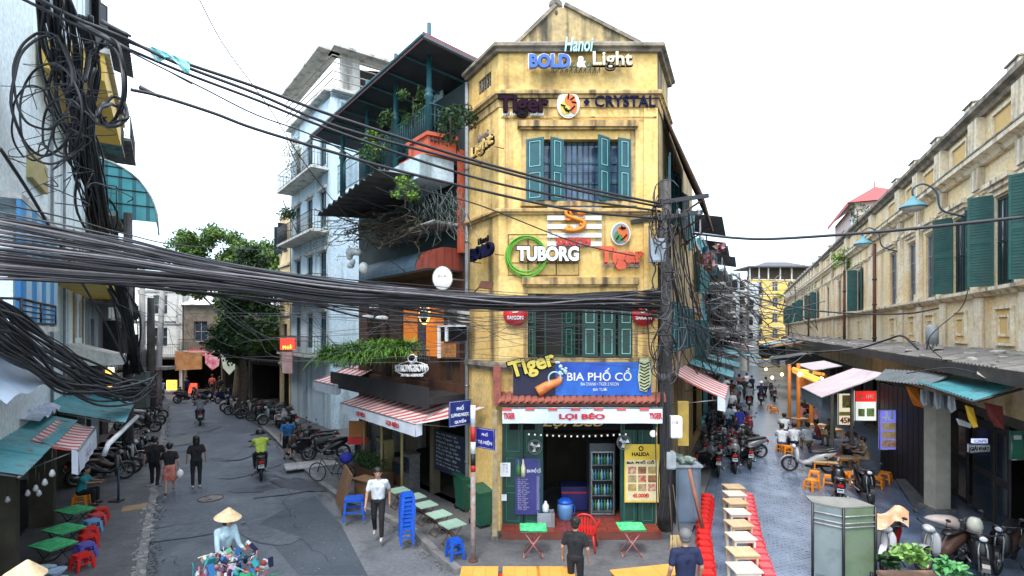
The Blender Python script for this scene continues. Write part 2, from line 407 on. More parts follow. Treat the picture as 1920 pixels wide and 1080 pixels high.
shoe = mat('dark_shoe', (.02,.018,.018), .6); shoe_l = mat('pale_shoe', (.5,.5,.5), .6)
PC = {}
def caps(a, b, ra, rb, n=10):
    a, b = Vector(a), Vector(b); d = b-a; L = d.length
    if L < 1e-5: d = Vector((0,0,1)); L = 1e-5
    t = d.normalized(); x = t.orthogonal().normalized(); y = t.cross(x); vs = []; rows = []
    for k in range(4): an = -math.pi/2+k*math.pi/6; rows.append((a+t*(ra*math.sin(an)), ra*math.cos(an)))
    for k in range(0, 4): an = k*math.pi/6; rows.append((b+t*(rb*math.sin(an)), rb*math.cos(an)))
    for c, r_ in rows: vs += [c+x*(max(r_, 1e-4)*math.cos(2*math.pi*j/n))+y*(max(r_, 1e-4)*math.sin(2*math.pi*j/n)) for j in range(n)]
    k = len(rows); fs = [(i*n+j, i*n+(j+1)%n, (i+1)*n+(j+1)%n, (i+1)*n+j) for i in range(k-1) for j in range(n)]+[tuple(range(n))[::-1], tuple((k-1)*n+j for j in range(n))]
    return vs, fs
def person(loc, heading, label, pose='stand', top='black', bottom='black', hgt=1.66, vox=.024, hair='short', hat=None, sleeve='short', legs='long', shoes=shoe, group=None, phase=1.0, fem=False, bag=None, fingers=False, lean=0.0, hands=None, z0=0.0, turn=0.0):
    s = hgt/1.70
    root = thing('person', label, 'person', (loc[0], loc[1], z0), heading, group)
    V = Vector; J = {}
    sw = .17 if fem else .19
    if pose in ('stand', 'walk'):
        pel = V((0,0,.93)); f = .0 if pose == 'stand' else .17*phase
        J['kn'] = {1: V((.06+f*.55,.10,.50)), -1: V((.06-f*.30,-.10,.50))}
        J['an'] = {1: V((f,.10,.085)), -1: V((-f*1.05,-.10,.085+abs(f)*.35))}
        J['el'] = {1: V((-.04-f*.6,.26,1.13)), -1: V((-.04+f*.6,-.26,1.13))}
        J['wr'] = {1: V((.07-f*.9,.27,.90)), -1: V((.07+f*1.0,-.27,.90))}
        tx = lean
    elif pose == 'sit':
        pel = V((0,0,.42)); J['kn'] = {1: V((.36,.15,.46)), -1: V((.36,-.15,.46))}; J['an'] = {1: V((.36,.15,.085)), -1: V((.36,-.15,.085))}
        J['el'] = {1: V((.16,.25,.68)), -1: V((.16,-.25,.68))}; J['wr'] = {1: V((.36,.14,.66)), -1: V((.36,-.14,.66))}; tx = .10+lean
    else:
        pel = V((-.22,0,.86)); J['kn'] = {1: V((.20,.19,.74)), -1: V((.20,-.19,.74))}; J['an'] = {1: V((.12,.17,.33)), -1: V((.12,-.17,.33))}
        J['el'] = {1: V((.10,.27,1.08)), -1: V((.10,-.27,1.08))}; J['wr'] = {1: V((.36,.27,1.02)), -1: V((.36,-.27,1.02))}; tx = .06+lean
    if hands:
        for q in (1, -1): J['el'][q] = V(hands[0][:1]+(hands[0][1]*q,)+hands[0][2:]); J['wr'][q] = V(hands[1][:1]+(hands[1][1]*q,)+hands[1][2:])
    ch = pel+V((tx*.7,0,.36)); nk = pel+V((tx,0,.53)); hd = pel+V((tx*1.15+.02,0,.67))
    cs = []   # (mat key, a, b, ra, rb)
    T, B = top, bottom
    cs.append((T, pel+V((0,.05,.06)), ch+V((0,.075,-.02)), .108 if not fem else .10, .112)); cs.append((T, pel+V((0,-.05,.06)), ch+V((0,-.075,-.02)), .108 if not fem else .10, .112))
    cs.append((T, ch+V((0,sw-.03,.08)), ch+V((0,-sw+.03,.08)), .075, .075)); cs.append((T, ch, nk+V((0,0,-.03)), .12, .065))
    cs.append((B, pel+V((0,.055,0)), pel+V((0,-.055,0)), .118, .118))
    cs.append(('skin', nk, hd, .052, .055)); cs.append(('skin', hd+V((.01,0,-.03)), hd+V((-.005,0,.055)), .078, .092)); cs.append(('skin', hd+V((.085,0,-.01)), hd+V((.10,0,-.03)), .012, .016))
    cs.append(('skin', hd+V((.03,0,-.085)), hd+V((.045,0,-.07)), .05, .05))
    for q in (1, -1):
        cs.append(('skin', hd+V((-.005,q*.088,-.01)), hd+V((-.005,q*.09,.02)), .014, .016))
        sh = ch+V((0,q*sw,.09)); el, wr = J['el'][q], J['wr'][q]
        if sleeve == 'long': cs += [(T, sh, el, .062, .048), (T, el, wr, .048, .036)]
        elif sleeve == 'none': cs += [('skin', sh, el, .052, .040), ('skin', el, wr, .040, .028)]
        else: cs += [(T, sh, sh.lerp(el, .68), .064, .060), ('skin', sh.lerp(el, .5), el, .044, .038), ('skin', el, wr, .039, .027)]
        dr = (wr-el).normalized(); side = V((0,q,0))
        cs.append(('skin', wr+dr*.03, wr+dr*.085, .030, .034))
        if fingers:
            for k in range(4): o_ = dr.cross(side).normalized()*((k-1.5)*.019); L = (.065,.078,.074,.055)[k]; c0 = wr+dr*.10+o_; c1 = c0+dr*L*.55-side*.006; cs += [('skin', c0, c1, .0095, .009), ('skin', c1, c1+dr*L*.42-side*.02, .009, .0075)]
            o_ = dr.cross(side).normalized()*-.034; cs.append(('skin', wr+dr*.05+o_*.7, wr+dr*.10+o_*1.7, .012, .009))
        else: cs.append(('skin', wr+dr*.08, wr+dr*.15-side*.012, .026, .016))
        kn, an = J['kn'][q], J['an'][q]; hp = pel+V((0,q*.09,-.02))
        if legs == 'long': cs += [(B, hp, kn, .095, .066), (B, kn, an+V((0,0,.03)), .066, .052)]
        elif legs == 'shorts': cs += [(B, hp, kn, .098, .080), ('skin', kn, an, .052, .038)]
        else: cs += [(B, hp, hp.lerp(kn, .6), .1, .1), ('skin', hp.lerp(kn, .5), kn, .062, .054), ('skin', kn, an, .052, .036)]
        cs += [('skin', an, an+V((.02,0,-.03)), .038, .036), ('shoe', an+V((-.02,0,-.045)), an+V((.13,0,-.052)), .040, .034)]
    if legs == 'skirt':
        kz = (J['kn'][1]+J['kn'][-1])/2
        cs += [(B, pel+V((0,.05,-.02)), kz+V((0,.08,.02)), .12, .14), (B, pel+V((0,-.05,-.02)), kz+V((0,-.08,.02)), .12, .14), (B, kz+V((0,.1,.04)), kz+V((0,-.1,.04)), .13, .13)]
    vs, fs = [], []
    for _, a, b, ra, rb in cs:
        v, f = caps(a, b, ra, rb, 8 if ra < .02 else 12); k = len(vs); vs += [tuple(x) for x in v]; fs += [[i+k for i in g] for g in f]
    me = bpy.data.meshes.new('tmp'); me.from_pydata(vs, [], fs); ob = bpy.data.objects.new('tmp', me); COL.objects.link(ob)
    md = ob.modifiers.new('r', 'REMESH'); md.mode = 'VOXEL'; md.voxel_size = vox; md.use_smooth_shade = True
    ms = ob.modifiers.new('s', 'SMOOTH'); ms.factor = .5; ms.iterations = 2 if vox > .015 else 3
    me2 = bpy.data.meshes.new_from_object(ob.evaluated_get(bpy.context.evaluated_depsgraph_get())); bpy.data.objects.remove(ob)
    nf = len(me2.polygons); ce = np.empty(nf*3); me2.polygons.foreach_get('center', ce); ce = ce.reshape(-1, 3)
    best = np.full(nf, 1e9); idx = np.zeros(nf, int); keys = ['skin', T, B, 'shoe']
    for m_, a, b, ra, rb in cs:
        a_, b_ = np.array(a), np.array(b); d = b_-a_; t = np.clip(((ce-a_) @ d)/max(d @ d, 1e-9), 0, 1)
        dd = np.linalg.norm(ce-(a_+t[:, None]*d), axis=1)-(ra+(rb-ra)*t); w_ = dd < best; best[w_] = dd[w_]; idx[w_] = keys.index(m_)
    me2.materials.clear()
    for k in keys: me2.materials.append(skin if k == 'skin' else shoes if k == 'shoe' else CL[k])
    me2.polygons.foreach_set('material_index', idx); me2.polygons.foreach_set('use_smooth', [True]*nf); me2.name = 'body'
    o = bpy.data.objects.new('body', me2); COL.objects.link(o); o.parent = root
    if fingers or vox < .02:
        eb = MB()
        for q in (1, -1): eb.ell(hd+V((.083,q*.032,.012)), .010, .014, .008, 8, 5)
        eb.build('eyes', hairm, o)
        eb = MB(); eb.ell(hd+V((.092,0,-.055)), .010, .024, .006, 8, 5); eb.build('mouth', mat('lips', (.30,.10,.08), .5), o)
    if hat == 'helmet':
        mb = MB(); mb.lathe([(.155,-.03),(.158,.03),(.14,.09),(.09,.14),(.01,.155)], hd+V((-.01,0,.02)), 14); mb.build('helmet', {'w': white, 'd': blackm, 'b': blue}.get(hair, blackm), root)
    elif hat == 'cone':
        mb = MB(); mb.lathe([(.26,0),(.25,.012),(.02,.21),(.004,.215)], hd+V((.01,0,.045)), 22, ax=V((.12,.05,1)), smooth=False); mb.build('conical_hat', mat('palm_leaf_hat', (.72,.56,.34), .8, (.62,.46,.26), 10, bump=.2), root)
        hb = MB(); hb.lathe([(.085,-.10),(.10,-.03),(.102,.03),(.08,.07)], hd+V((-.02,0,0)), 12); hb.build('hair', hairm, root)
    else:
        hb = MB(); n = 14
        hb.ell(hd+V((-.020,0,.058)), .108, .106, .102, n, 8)
        if hair == 'bun': hb.ell(hd+V((-.09,0,.10)), .05, .05, .05, 10, 6); hb.ell(hd+V((-.045,0,-.01)), .075, .088, .08, 10, 6)
        if hair == 'long': hb.loft([(hd.x-.11,0,hd.z-.06,.02,.14),(hd.x-.07,0,hd.z-.05,.10,.17),(hd.x-.02,0,hd.z-.03,.105,.13),(hd.x+.01,0,hd.z+.0,.09,.07)], 12)
        if hair == 'short' or hair == 'grey': hb.ell(hd+V((-.045,0,0)), .07, .088, .075, 10, 6)
        hb.build('hair', mat('grey_hair', (.13,.13,.13), .6) if hair == 'grey' else hairm, root)
    if bag:
        w_ = J['wr'][-1]; mb = MB(); mb.ell(w_+V((.0,-.04,-.24)), .09, .11, .15, 10, 8); mb.tube([w_+V((0,-.02,-.05)), w_+V((0,-.03,-.12))], .012, 5); mb.build('carrier_bag', white, root, label='white plastic carrier bag')
    root.scale = (s, s, s)
    return root

# ---- motorbikes
def motorbike(label, body, accent, plate=True, seatm=None, style=0, group='parked motorbikes'):
    t = thing('motorbike', label, 'motorbike', (0,0,0), 0, group); wr = .29
    for x in (.64, -.62):
        mb = MB(); mb.torus((x,0,wr), wr-.045, .045, (0,1,0), 22, 8); w = mb.build('wheel', black, t)
        mb = MB(); mb.torus((x,0,wr), wr-.09, .014, (0,1,0), 22, 5); mb.lathe([(.05,-.05),(.05,.05)], (x,0,wr), 10, (0,1,0))
        for k in range(5): a = 2*math.pi*k/5; mb.tube([(x,0,wr), (x+math.cos(a)*(wr-.09),0,wr+math.sin(a)*(wr-.09))], .012, 5)
        mb.build('rim', steel, w)
    mb = MB(); mb.loft([(-.90,0,.76,.03,.03),(-.78,0,.72,.10,.08),(-.5,0,.62,.15,.15),(-.2,0,.52,.15,.16),(.02,0,.38,.12,.10),(.22,0,.34,.13,.06),(.34,0,.42,.13,.10),(.40,0,.60,.14,.16),(.44,0,.78,.11,.16),(.46,0,.9,.05,.07)], 14); mb.build('body', body, t)
    mb = MB(); mb.loft([(.36,0,.62,.17,.26),(.42,0,.62,.19,.28),(.46,0,.66,.12,.22)], 14); mb.build('leg_shield', accent, t)
    mb = MB(); mb.loft([(-.84,0,.83,.06,.025),(-.7,0,.83,.12,.045),(-.4,0,.79,.14,.05),(-.12,0,.76,.12,.045),(.0,0,.74,.06,.03)], 12); mb.build('seat', seatm or blackm, t)
    mb = MB()
    for i in range(9):
        a0 = R(20+i*15); a1 = R(20+(i+1)*15)
        mb.add([(.64+math.cos(a)*(wr+.02), y, wr+math.sin(a)*(wr+.02)) for a in (a0, a1) for y in (-.06,.06)], [(0,1,3,2)], True)
    mb.build('front_mudguard', accent, t)
    mb = MB(); mb.tube([(.64,.07,.29),(.50,.07,.70),(.46,.03,.92)], .018, 6); mb.tube([(.64,-.07,.29),(.50,-.07,.70),(.46,-.03,.92)], .018, 6); mb.build('fork', steel, t)
    mb = MB(); mb.tube(cr([(.30,.34,.99),(.36,.30,1.01),(.44,.10,.98),(.44,-.10,.98),(.36,-.30,1.01),(.30,-.34,.99)], 4), .015, 6); mb.build('handlebar', blackm, t)
    mb = MB(); mb.ell((.50,0,.93), .08, .13, .085, 12, 8); h = mb.build('headlight_cowl', accent, t)
    mb = MB(); mb.ell((.565,0,.93), .02, .07, .05, 10, 6); mb.build('headlight', mat('lamp_glass', (.6,.62,.64), .15), h)
    for q in (1, -1):
        mb = MB(); mb.tube([(.40,q*.26,1.0),(.42,q*.30,1.17)], .007, 5); mb.ell((.42,q*.32,1.19), .012, .055, .035, 10, 6); mb.build('mirror', blackm, t)
    mb = MB(); mb.box(-.93,-.86,-.07,.07,.66,.74); mb.build('tail_light', mat('tail_red', (.45,.01,.01), .3), t)
    if plate:
        mb = MB(); mb.obox((-.93,0,.56), .008, .17, .13, Matrix.Rotation(R(-20), 3, 'Y')); mb.build('number_plate', white, t)
        mb = MB(); mb.obox((-.945,0,.585), .003, .13, .03, Matrix.Rotation(R(-20), 3, 'Y')); mb.build('plate_figures', blackm, t)
    mb = MB(); mb.tube([(0,-.12,.24),(-.35,-.17,.25),(-.55,-.18,.30)], .022, 7); mb.tube([(-.50,-.18,.29),(-.82,-.18,.37)], .045, 8); mb.build('exhaust', steel, t)
    mb = MB(); mb.loft([(-.30,0,.27,.10,.08),(-.05,0,.28,.13,.10),(.12,0,.28,.08,.07)], 10); mb.tube([(-.1,.1,.25),(-.62,.1,.29)], .025, 6); mb.build('engine', blackm, t)
    mb = MB(); mb.tube([(-.05,.10,.25),(-.02,.28,.02)], .012, 5); mb.build('side_stand', blackm, t)
    if style == 1:
        mb = MB(); mb.tube(cr([(-.55,.14,.82),(-.85,.13,.90),(-.90,0,.91),(-.85,-.13,.90),(-.55,-.14,.82)], 4), .014, 6); mb.build('grab_rail', steel, t)
    if style == 2:
        mb = MB()
        for z in (.62,.74,.86): mb.tube([(.50,-.17,z+.05),(.74,-.17,z+.05),(.74,.17,z+.05),(.50,.17,z+.05),(.50,-.17,z+.05)], .006, 4)
        for k in range(7): y = -.17+.34*k/6; mb.tube([(.74,y,.66),(.74,y,.91)], .005, 4)
        mb.build('basket', steel, t)
    return t
# ================= frames of the place
A = Vector((-.333, 12.8, 0)); P1 = Vector((-1.22, 14.25, 0)); B_ = Vector((3.63, 12.8, 0))
FF = Fr(A, (1,0), (0,-1)); FL = Fr(A, P1.xy-A.xy, (-1,-.6)); FR = Fr(B_, (.453,1), (1,-.4))
FB = Fr(P1, (-.6322,.7748), (-.7748,-.6322))          # bar building, street side
FW = Fr((-8.9,8.9), (-.558,.830), (.83,.558))          # houses on the left of the left street
FM = Fr((12,12), (.453,1), (-1,.453))                  # market building

def poly_sheet(name, pts, z, m, th=0.0):
    mb = MB(); P = [(p[0], p[1], z) for p in pts]; n = len(P)
    if th:
        mb.add(P+[(p[0],p[1],z-th) for p in pts], [tuple(range(n))]+[(i,(i+1)%n,n+(i+1)%n,n+i) for i in range(n)])
    else: mb.add(P, [tuple(range(n))])
    return struct(mb.build(name, m))
asph = mat('asphalt', (.080,.098,.120), .68, (.115,.135,.160), .7, detail=8, bump=.5, bscale=60, stain=((.035,.042,.052), .5, .9), streak=((.16,.18,.20), .35, .8), spec=.55)
asph2 = mat('asphalt_patch', (.055,.072,.092), .7, (.07,.086,.108), 1.5, detail=8, bump=.5, bscale=60, spec=.55)
apr = mat('worn_cement', (.17,.18,.19), .85, (.115,.125,.14), 1.1, detail=8, bump=.5, bscale=30, stain=((.05,.05,.055), .35, 1.1))
pavm = mat('pavement_slab', (.13,.132,.135), .85, (.085,.088,.095), 1.5, detail=8, bump=.4, bscale=30, stain=((.04,.04,.042), .35, 1.3))
kerbm = mat('kerb_stone', (.24,.235,.23), .9, (.15,.15,.15), 3, bump=.5, bscale=30, stain=((.06,.06,.06), .4, 4))
poly_sheet('ground', [(-300,-60),(300,-60),(300,500),(-300,500)], -.02, mat('far_ground', (.10,.10,.10), .9))
poly_sheet('left_road', [(-30,2),(14,2),(3,11),(-1,14),(-6,19),(-12,27),(-24,45),(-40,62),(-60,60),(-26,33),(-15,18),(-9,6)], 0.0, asph)
poly_sheet('asphalt_patch', [tuple(gp(*p).xy) for p in ((560,1079),(690,1079),(640,985),(590,930),(540,950))]+[tuple(gp(480,985).xy)], .004, asph2)
poly_sheet('cement_apron', [tuple(gp(*p).xy) for p in ((700,1100),(640,985),(600,935),(545,868),(510,825),(560,850),(640,915),(760,975),(850,1045),(900,1100))], .008, apr)
# raised pavement round the corner building
pv = [gp(*p).xy for p in ((860,1078),(815,1040),(780,1005),(735,980),(640,938),(600,908),(560,870),(515,822),(470,783),(420,758))]
pvr = [(3.9,10.2),(4.5,12.8),(8.9,22),(3,40),(-8,45),(-22,45)]
poly_sheet('corner_pavement', [tuple(p) for p in pv][::1]+[tuple(p) for p in pvr[::-1]], .12, pavm, .14)
lk = [gp(*p).xy for p in ((262,1100),(272,1020),(285,950),(298,870),(306,815),(312,780),(318,755))]
lo = [FW.P(u, -.6, 0).xy for u in (60, 40, 20, 8, -4)]
poly_sheet('left_pavement', [tuple(p) for p in lk]+[tuple(p) for p in lo], .12, pavm, .14)
def kerb(name, pts, z=.128):
    k = bpy.data.objects.new(name, None); COL.objects.link(k); k['kind'] = 'structure'
    rng = random.Random(5); P = [Vector((p[0], p[1], 0)) for p in pts]
    mb = MB(); mb.box(-.44,.44,-.09,.09,-.13,0); first = None
    for i in range(len(P)-1):
        a, b = P[i], P[i+1]; L = (b-a).length; n = max(1, int(L/.9)); an = math.atan2((b-a).y, (b-a).x)
        for j in range(n):
            c = a.lerp(b, (j+.5)/n)
            if first is None: first = mb.build('kerb_stone', kerbm, k); o = first
            else: o = first.copy(); COL.objects.link(o)
            o.location = (c.x, c.y, z+rng.uniform(-.008,.012)); o.rotation_euler = (rng.uniform(-.02,.02), rng.uniform(-.01,.01), an+rng.uniform(-.015,.015)); o.scale = (L/n/.9, 1, 1)
kerb('right_kerb', pv[:-1]); kerb('left_kerb', lk[:-1])
# brick paving of the right street
brick = mat('street_brick', (.055,.080,.130), .28, (.155,.205,.29), 1.2, detail=6, bump=.2, bscale=40, stain=((.08,.10,.13), .3, .8), spec=.7)
joint = mat('brick_joint', (.045,.05,.06), .9)
rs = [(3.4,2),(4.5,12.8),(8.9,22),(24,56),(46,106),(60,130),(68,130),(51,98),(30,50),(15,16),(12,2)]
poly_sheet('right_street', rs, .004, mat('brick_street_far', (.085,.115,.165), .3, (.15,.20,.26), 2, bump=.3, spec=.7))
mb = MB(); rng = random.Random(3)
ang = math.atan2(1, .453); ca, sa = math.cos(ang), math.sin(ang); bl, bw = .17, .085
for i in range(-10, 125):
    for j in range(-50, 62):
        s_, t_ = 5+i*bl+(bl/2 if j % 2 else 0), j*bw
        x = 5.8+ca*(s_-5)-sa*t_*1.0-1.0; y = 8.2+sa*(s_-5)+ca*t_
        if x < 4.15+(y-11)*.44+(.0 if y > 11 else 0) or x > 10.6+.453*(y-12) or y > 24 or y < 8.3: continue
        e = .008; h = .0085+rng.uniform(0,.006); tl = rng.uniform(-.0025,.0025)
        p = [(-bl/2+e,-bw/2+e),(bl/2-e,-bw/2+e),(bl/2-e,bw/2-e),(-bl/2+e,bw/2-e)]
        q = [(x+ca*a-sa*b, y+sa*a+ca*b) for a, b in p]
        mb.add([(a,b,h+(tl if k in (0,3) else -tl)) for k,(a,b) in enumerate(q)]+[(a,b,.002) for a,b in q], [(0,1,2,3),(0,4,5,1),(1,5,6,2),(2,6,7,3),(3,7,4,0)])
pb = mb.build('paving_brick', brick, kind='stuff'); tag(pb, 'grey blue brick paving of the narrow right-hand street', 'paving')
# road marks, slabs and covers
t = thing('trench_slab', 'orange-brown cover slab let into the left pavement near the kerb', 'slab', tuple(gp(252,953,.12).xy)+(.122,), R(33))
mb = MB(); mb.box(-.28,.28,-.25,.25,0,.03); mb.build('slab', mat('ochre_slab', (.33,.23,.13), .9, (.24,.17,.10), 4), t)
t = thing('manhole_cover', 'round grey manhole cover in the left road surface', 'manhole cover', tuple(gp(395,935).xy)+(.003,))
mb = MB(); mb.lathe([(.33,0),(.33,.008),(.30,.012)], n=24); mb.build('lid', conc, t); mb = MB(); mb.torus((0,0,.01), .34, .012, (0,0,1), 28, 6); mb.build('ring', rust, t)
# broken rubble strip beside the left kerb
mb = MB(); rng = random.Random(11)
for k in range(420):
    f = rng.random(); i = min(int(f*5.99), 5); a, b = Vector((*lk[i],0)), Vector((*lk[i+1],0)); p = a.lerp(b, rng.random())+Vector((rng.gauss(0,.10)+.0, rng.gauss(0,.08), .10))
    s = rng.uniform(.02,.075); M3 = Matrix.Rotation(rng.uniform(0,6.3), 3, 'Z') @ Matrix.Rotation(rng.gauss(0,.2), 3, 'X')
    mb.obox((p.x, p.y, .13), s*1.6, s, s*.5, M3)
tag(mb.build('rubble', mat('pale_rubble', (.36,.35,.33), .9, (.18,.18,.17), 3), kind='stuff'), 'pale broken mortar and brick bits along the left kerb', 'rubble')
# worn patches, cracks and grime on the road
rp2 = random.Random(41); lt_ = mat('worn_light_asphalt', (.13,.15,.17), .8, (.09,.105,.125), 5, detail=9, bump=.5, bscale=60); dk_ = mat('oily_asphalt', (.035,.043,.055), .45, (.06,.07,.085), 3, detail=9, bump=.4, bscale=60)
for k in range(16):
    c = gp(rp2.uniform(300,600), rp2.uniform(800,1070)); r_ = rp2.uniform(.25,1.0); n_ = 13; a0 = rp2.uniform(0,6.28)
    rr_ = [r_*rp2.uniform(.75,1.1) for i in range(n_)]
    poly_sheet('road_patch', [(c.x+rr_[i]*(1.7*math.cos(6.283*i/n_)*math.cos(a0)-.6*math.sin(6.283*i/n_)*math.sin(a0)), c.y+rr_[i]*(1.7*math.cos(6.283*i/n_)*math.sin(a0)+.6*math.sin(6.283*i/n_)*math.cos(a0))) for i in range(n_)], .0095+.0015*k, lt_ if k % 3 else dk_)
mb = MB()
for k in range(16):
    p = gp(rp2.uniform(290,640), rp2.uniform(790,1075)); a = rp2.uniform(0,6.28); P = [Vector((p.x,p.y,.036))]
    for j in range(rp2.randint(4,9)): a += rp2.gauss(0,.5); P.append(P[-1]+Vector((math.cos(a),math.sin(a),0))*rp2.uniform(.12,.3))
    for q, w_ in zip(zip(P, P[1:]), [rp2.uniform(.003,.007) for _ in P]): d_ = (q[1]-q[0]).normalized(); n2 = Vector((-d_.y,d_.x,0))*w_; mb.quad(q[0]-n2, q[1]-n2, q[1]+n2, q[0]+n2)
struct(mb.build('road_crack', mat('crack_black', (.02,.022,.026), .9)))
mb = MB()
for k in range(900):
    L_k = lk if k % 2 else pv; i = rp2.randrange(0, len(L_k)-2); a, b = Vector((*L_k[i],0)), Vector((*L_k[i+1],0)); p = a.lerp(b, rp2.random())+Vector((rp2.gauss(.0,.09),rp2.gauss(0,.09),.012)); s = rp2.uniform(.008,.03)
    if k % 2 == 0: p.x -= .22
    else: p.x += .2
    mb.obox(p, s*2, s, s*.5, Matrix.Rotation(rp2.uniform(0,6), 3, 'Z'))
tag(mb.build('gutter_dirt', mat('gutter_dirt', (.05,.045,.04), .9, (.16,.14,.11), 40), kind='stuff'), 'dark gutter dirt and dead leaves along both kerbs of the left street', 'dirt')
# litter specks on the road
mb = MB()
for k in range(70):
    p = gp(rng.uniform(300,640), rng.uniform(800,1075)); s = rng.uniform(.008,.02)
    mb.obox((p.x,p.y,.008), s*2, s, .006, Matrix.Rotation(rng.uniform(0,6), 3, 'Z'))
tag(mb.build('litter', mat('litter_grey', (.3,.31,.32), .9), kind='stuff'), 'small scraps of paper and leaves scattered over the left road', 'litter')
# ================= the yellow corner house
T = thing('corner_house', 'tall narrow yellow corner house with teal shutters and beer signs between the two streets', 'building', (1.6, 13.2, 0))
Cc = FR.P(9.5, 0, 0)
zt = 12.06
def z_of(py, Y=12.8): return H_CAM-(py-HOR)*Y/F_PX
def ux(px): return (px-960)*12.8/F_PX-A.x
w2 = (ux(987), ux(1182), z_of(379), z_of(261)); w1 = (ux(990), ux(1186), z_of(671), z_of(551)); sh = (ux(940)+.02, ux(1234)-.04, .12, 2.92)
mb = MB(FF.M); wall(mb, 0, 3.963, 0, zt, .28, [w2, w1, sh]); mb.build('front_wall', yel, T)
mb = MB(FL.M); ga = FL.uz(897,0)[0]; gb = FL.uz(921,0)[0]
zz = (FL.uz(908,171)[1], FL.uz(908,144)[1]); wall(mb, 0, 1.70, 0, zt, .28, [(gb, ga, zz[0], zz[1])]); mb.build('side_wall', yel, T)
rw = [(1.6,2.7,8.3,9.9),(4.2,5.3,8.3,9.9),(6.8,7.9,8.3,9.9),(1.6,2.7,4.5,6.0),(4.2,5.3,4.5,6.0),(6.8,7.9,4.5,6.0)]
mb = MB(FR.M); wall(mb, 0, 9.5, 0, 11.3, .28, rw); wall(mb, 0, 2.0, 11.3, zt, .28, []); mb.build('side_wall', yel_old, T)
for o_ in rw: window(FR, T, *o_, teal, nx=2, nz=2)
for o_ in rw:
    leaf_shutter(FR, T, o_[0], o_[2], .54, o_[3]-o_[2], 165, False, teal, teal_l); leaf_shutter(FR, T, o_[1], o_[2], .54, o_[3]-o_[2], 165, True, teal, teal_l)
mb = WB(); mb.prism([A+Vector((.1,.3,11.7)), FF.P(3.7,-.3,11.7), FR.P(9.4,-.3,11.2), FB.P(3,-4,11.2), P1+Vector((.3,.2,11.7))], (0,0,.1)); mb.build('flat_roof', conc, T)
mb = WB(); mb.prism([A+Vector((.3,.3,.0)), FF.P(3.6,-.3,.0), FR.P(9.3,-.3,.0), FB.P(2.5,-4,0), P1+Vector((.4,.2,.0))], (0,0,.118)); mb.build('floor_slab', conc, T)
mb = MB(FR.M); mb.quad((9.5,0,0),(9.5,-5,0),(9.5,-5,11.3),(9.5,0,11.3)); mb.build('back_wall', yel_old, T)
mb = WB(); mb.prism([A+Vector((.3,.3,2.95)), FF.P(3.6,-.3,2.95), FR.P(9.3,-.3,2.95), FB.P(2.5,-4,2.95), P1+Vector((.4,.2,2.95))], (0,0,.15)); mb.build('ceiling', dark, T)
pts = [P1.xy, A.xy, B_.xy, FR.P(2.0,0,0).xy]
pr = lambda z, h, w: [(-.05,z),(w*.5,z),(w*.6,z+h*.3),(w,z+h*.45),(w,z+h*.8),(w*.85,z+h),(-.05,z+h)]
mb = WB(); moulding(mb, pts, pr(12.06,.20,.20), 1); mb.build('coping', mould, T)
mb = WB(); moulding(mb, pts, pr(10.92,.18,.14), 1); moulding(mb, pts, [(-.02,10.70),(.035,10.70),(.035,10.90),(-.02,10.90)], 1); mb.build('cornice', yel_trim, T)
mb = WB(); moulding(mb, pts, pr(8.02,.14,.13), 1); mb.build('string_course', yel_trim, T)
mb = WB(); moulding(mb, [P1.xy, A.xy], pr(4.12,.22,.12), 1); moulding(mb, [FF.P(0,0,0).xy, FF.P(.32,0,0).xy], pr(4.12,.22,.125), 1); mb.build('string_course', mould, T)
# corner pilaster strips
for q_ in ((3.62,3.963,.003,.045,4.4,8.0),(3.62,3.963,.003,.045,8.18,10.68),(.0,.16,.003,.035,8.18,10.68)): mb = MB(FF.M); mb.box(*q_); mb.build('pilaster', yel, T)
# sunk sign panel
mb = MB(FF.M); x0, x1, z0, z1 = .06, 3.93, z_of(220), z_of(180)
mb.box(x0,x1,.036,.06,z0-.03,z0); mb.box(x0,x1,.036,.06,z1,z1+.03); mb.build('panel_moulding', yel_trim, T)
# window heads and sills
for (u0,u1,zb,zt_), px in ((w2,(970,1195,230,241)), (w1,(979,1196,521,534))):
    mb = MB(FF.M); a0, a1 = ux(px[0]), ux(px[1]); zc0, zc1 = z_of(px[3]), z_of(px[2])
    mb.box(a0+.06,a1-.06,.002,.10,zc0-.05,zc0); mb.box(a0,a1,.002,.16,zc0,zc1); mb.build('window_head', yel_trim, T)
    for q_ in ((u0-.12,u0-.003),(u1+.003,u1+.12)): mb = MB(FF.M); mb.box(*q_,.003,.03,zb,zc0-.052); mb.build('window_surround', yel_trim, T)
    mb = MB(FF.M); mb.box(u0-.15,u1+.15,.003,.13,zb-.12,zb-.002); mb.build('sill', yel_trim, T)
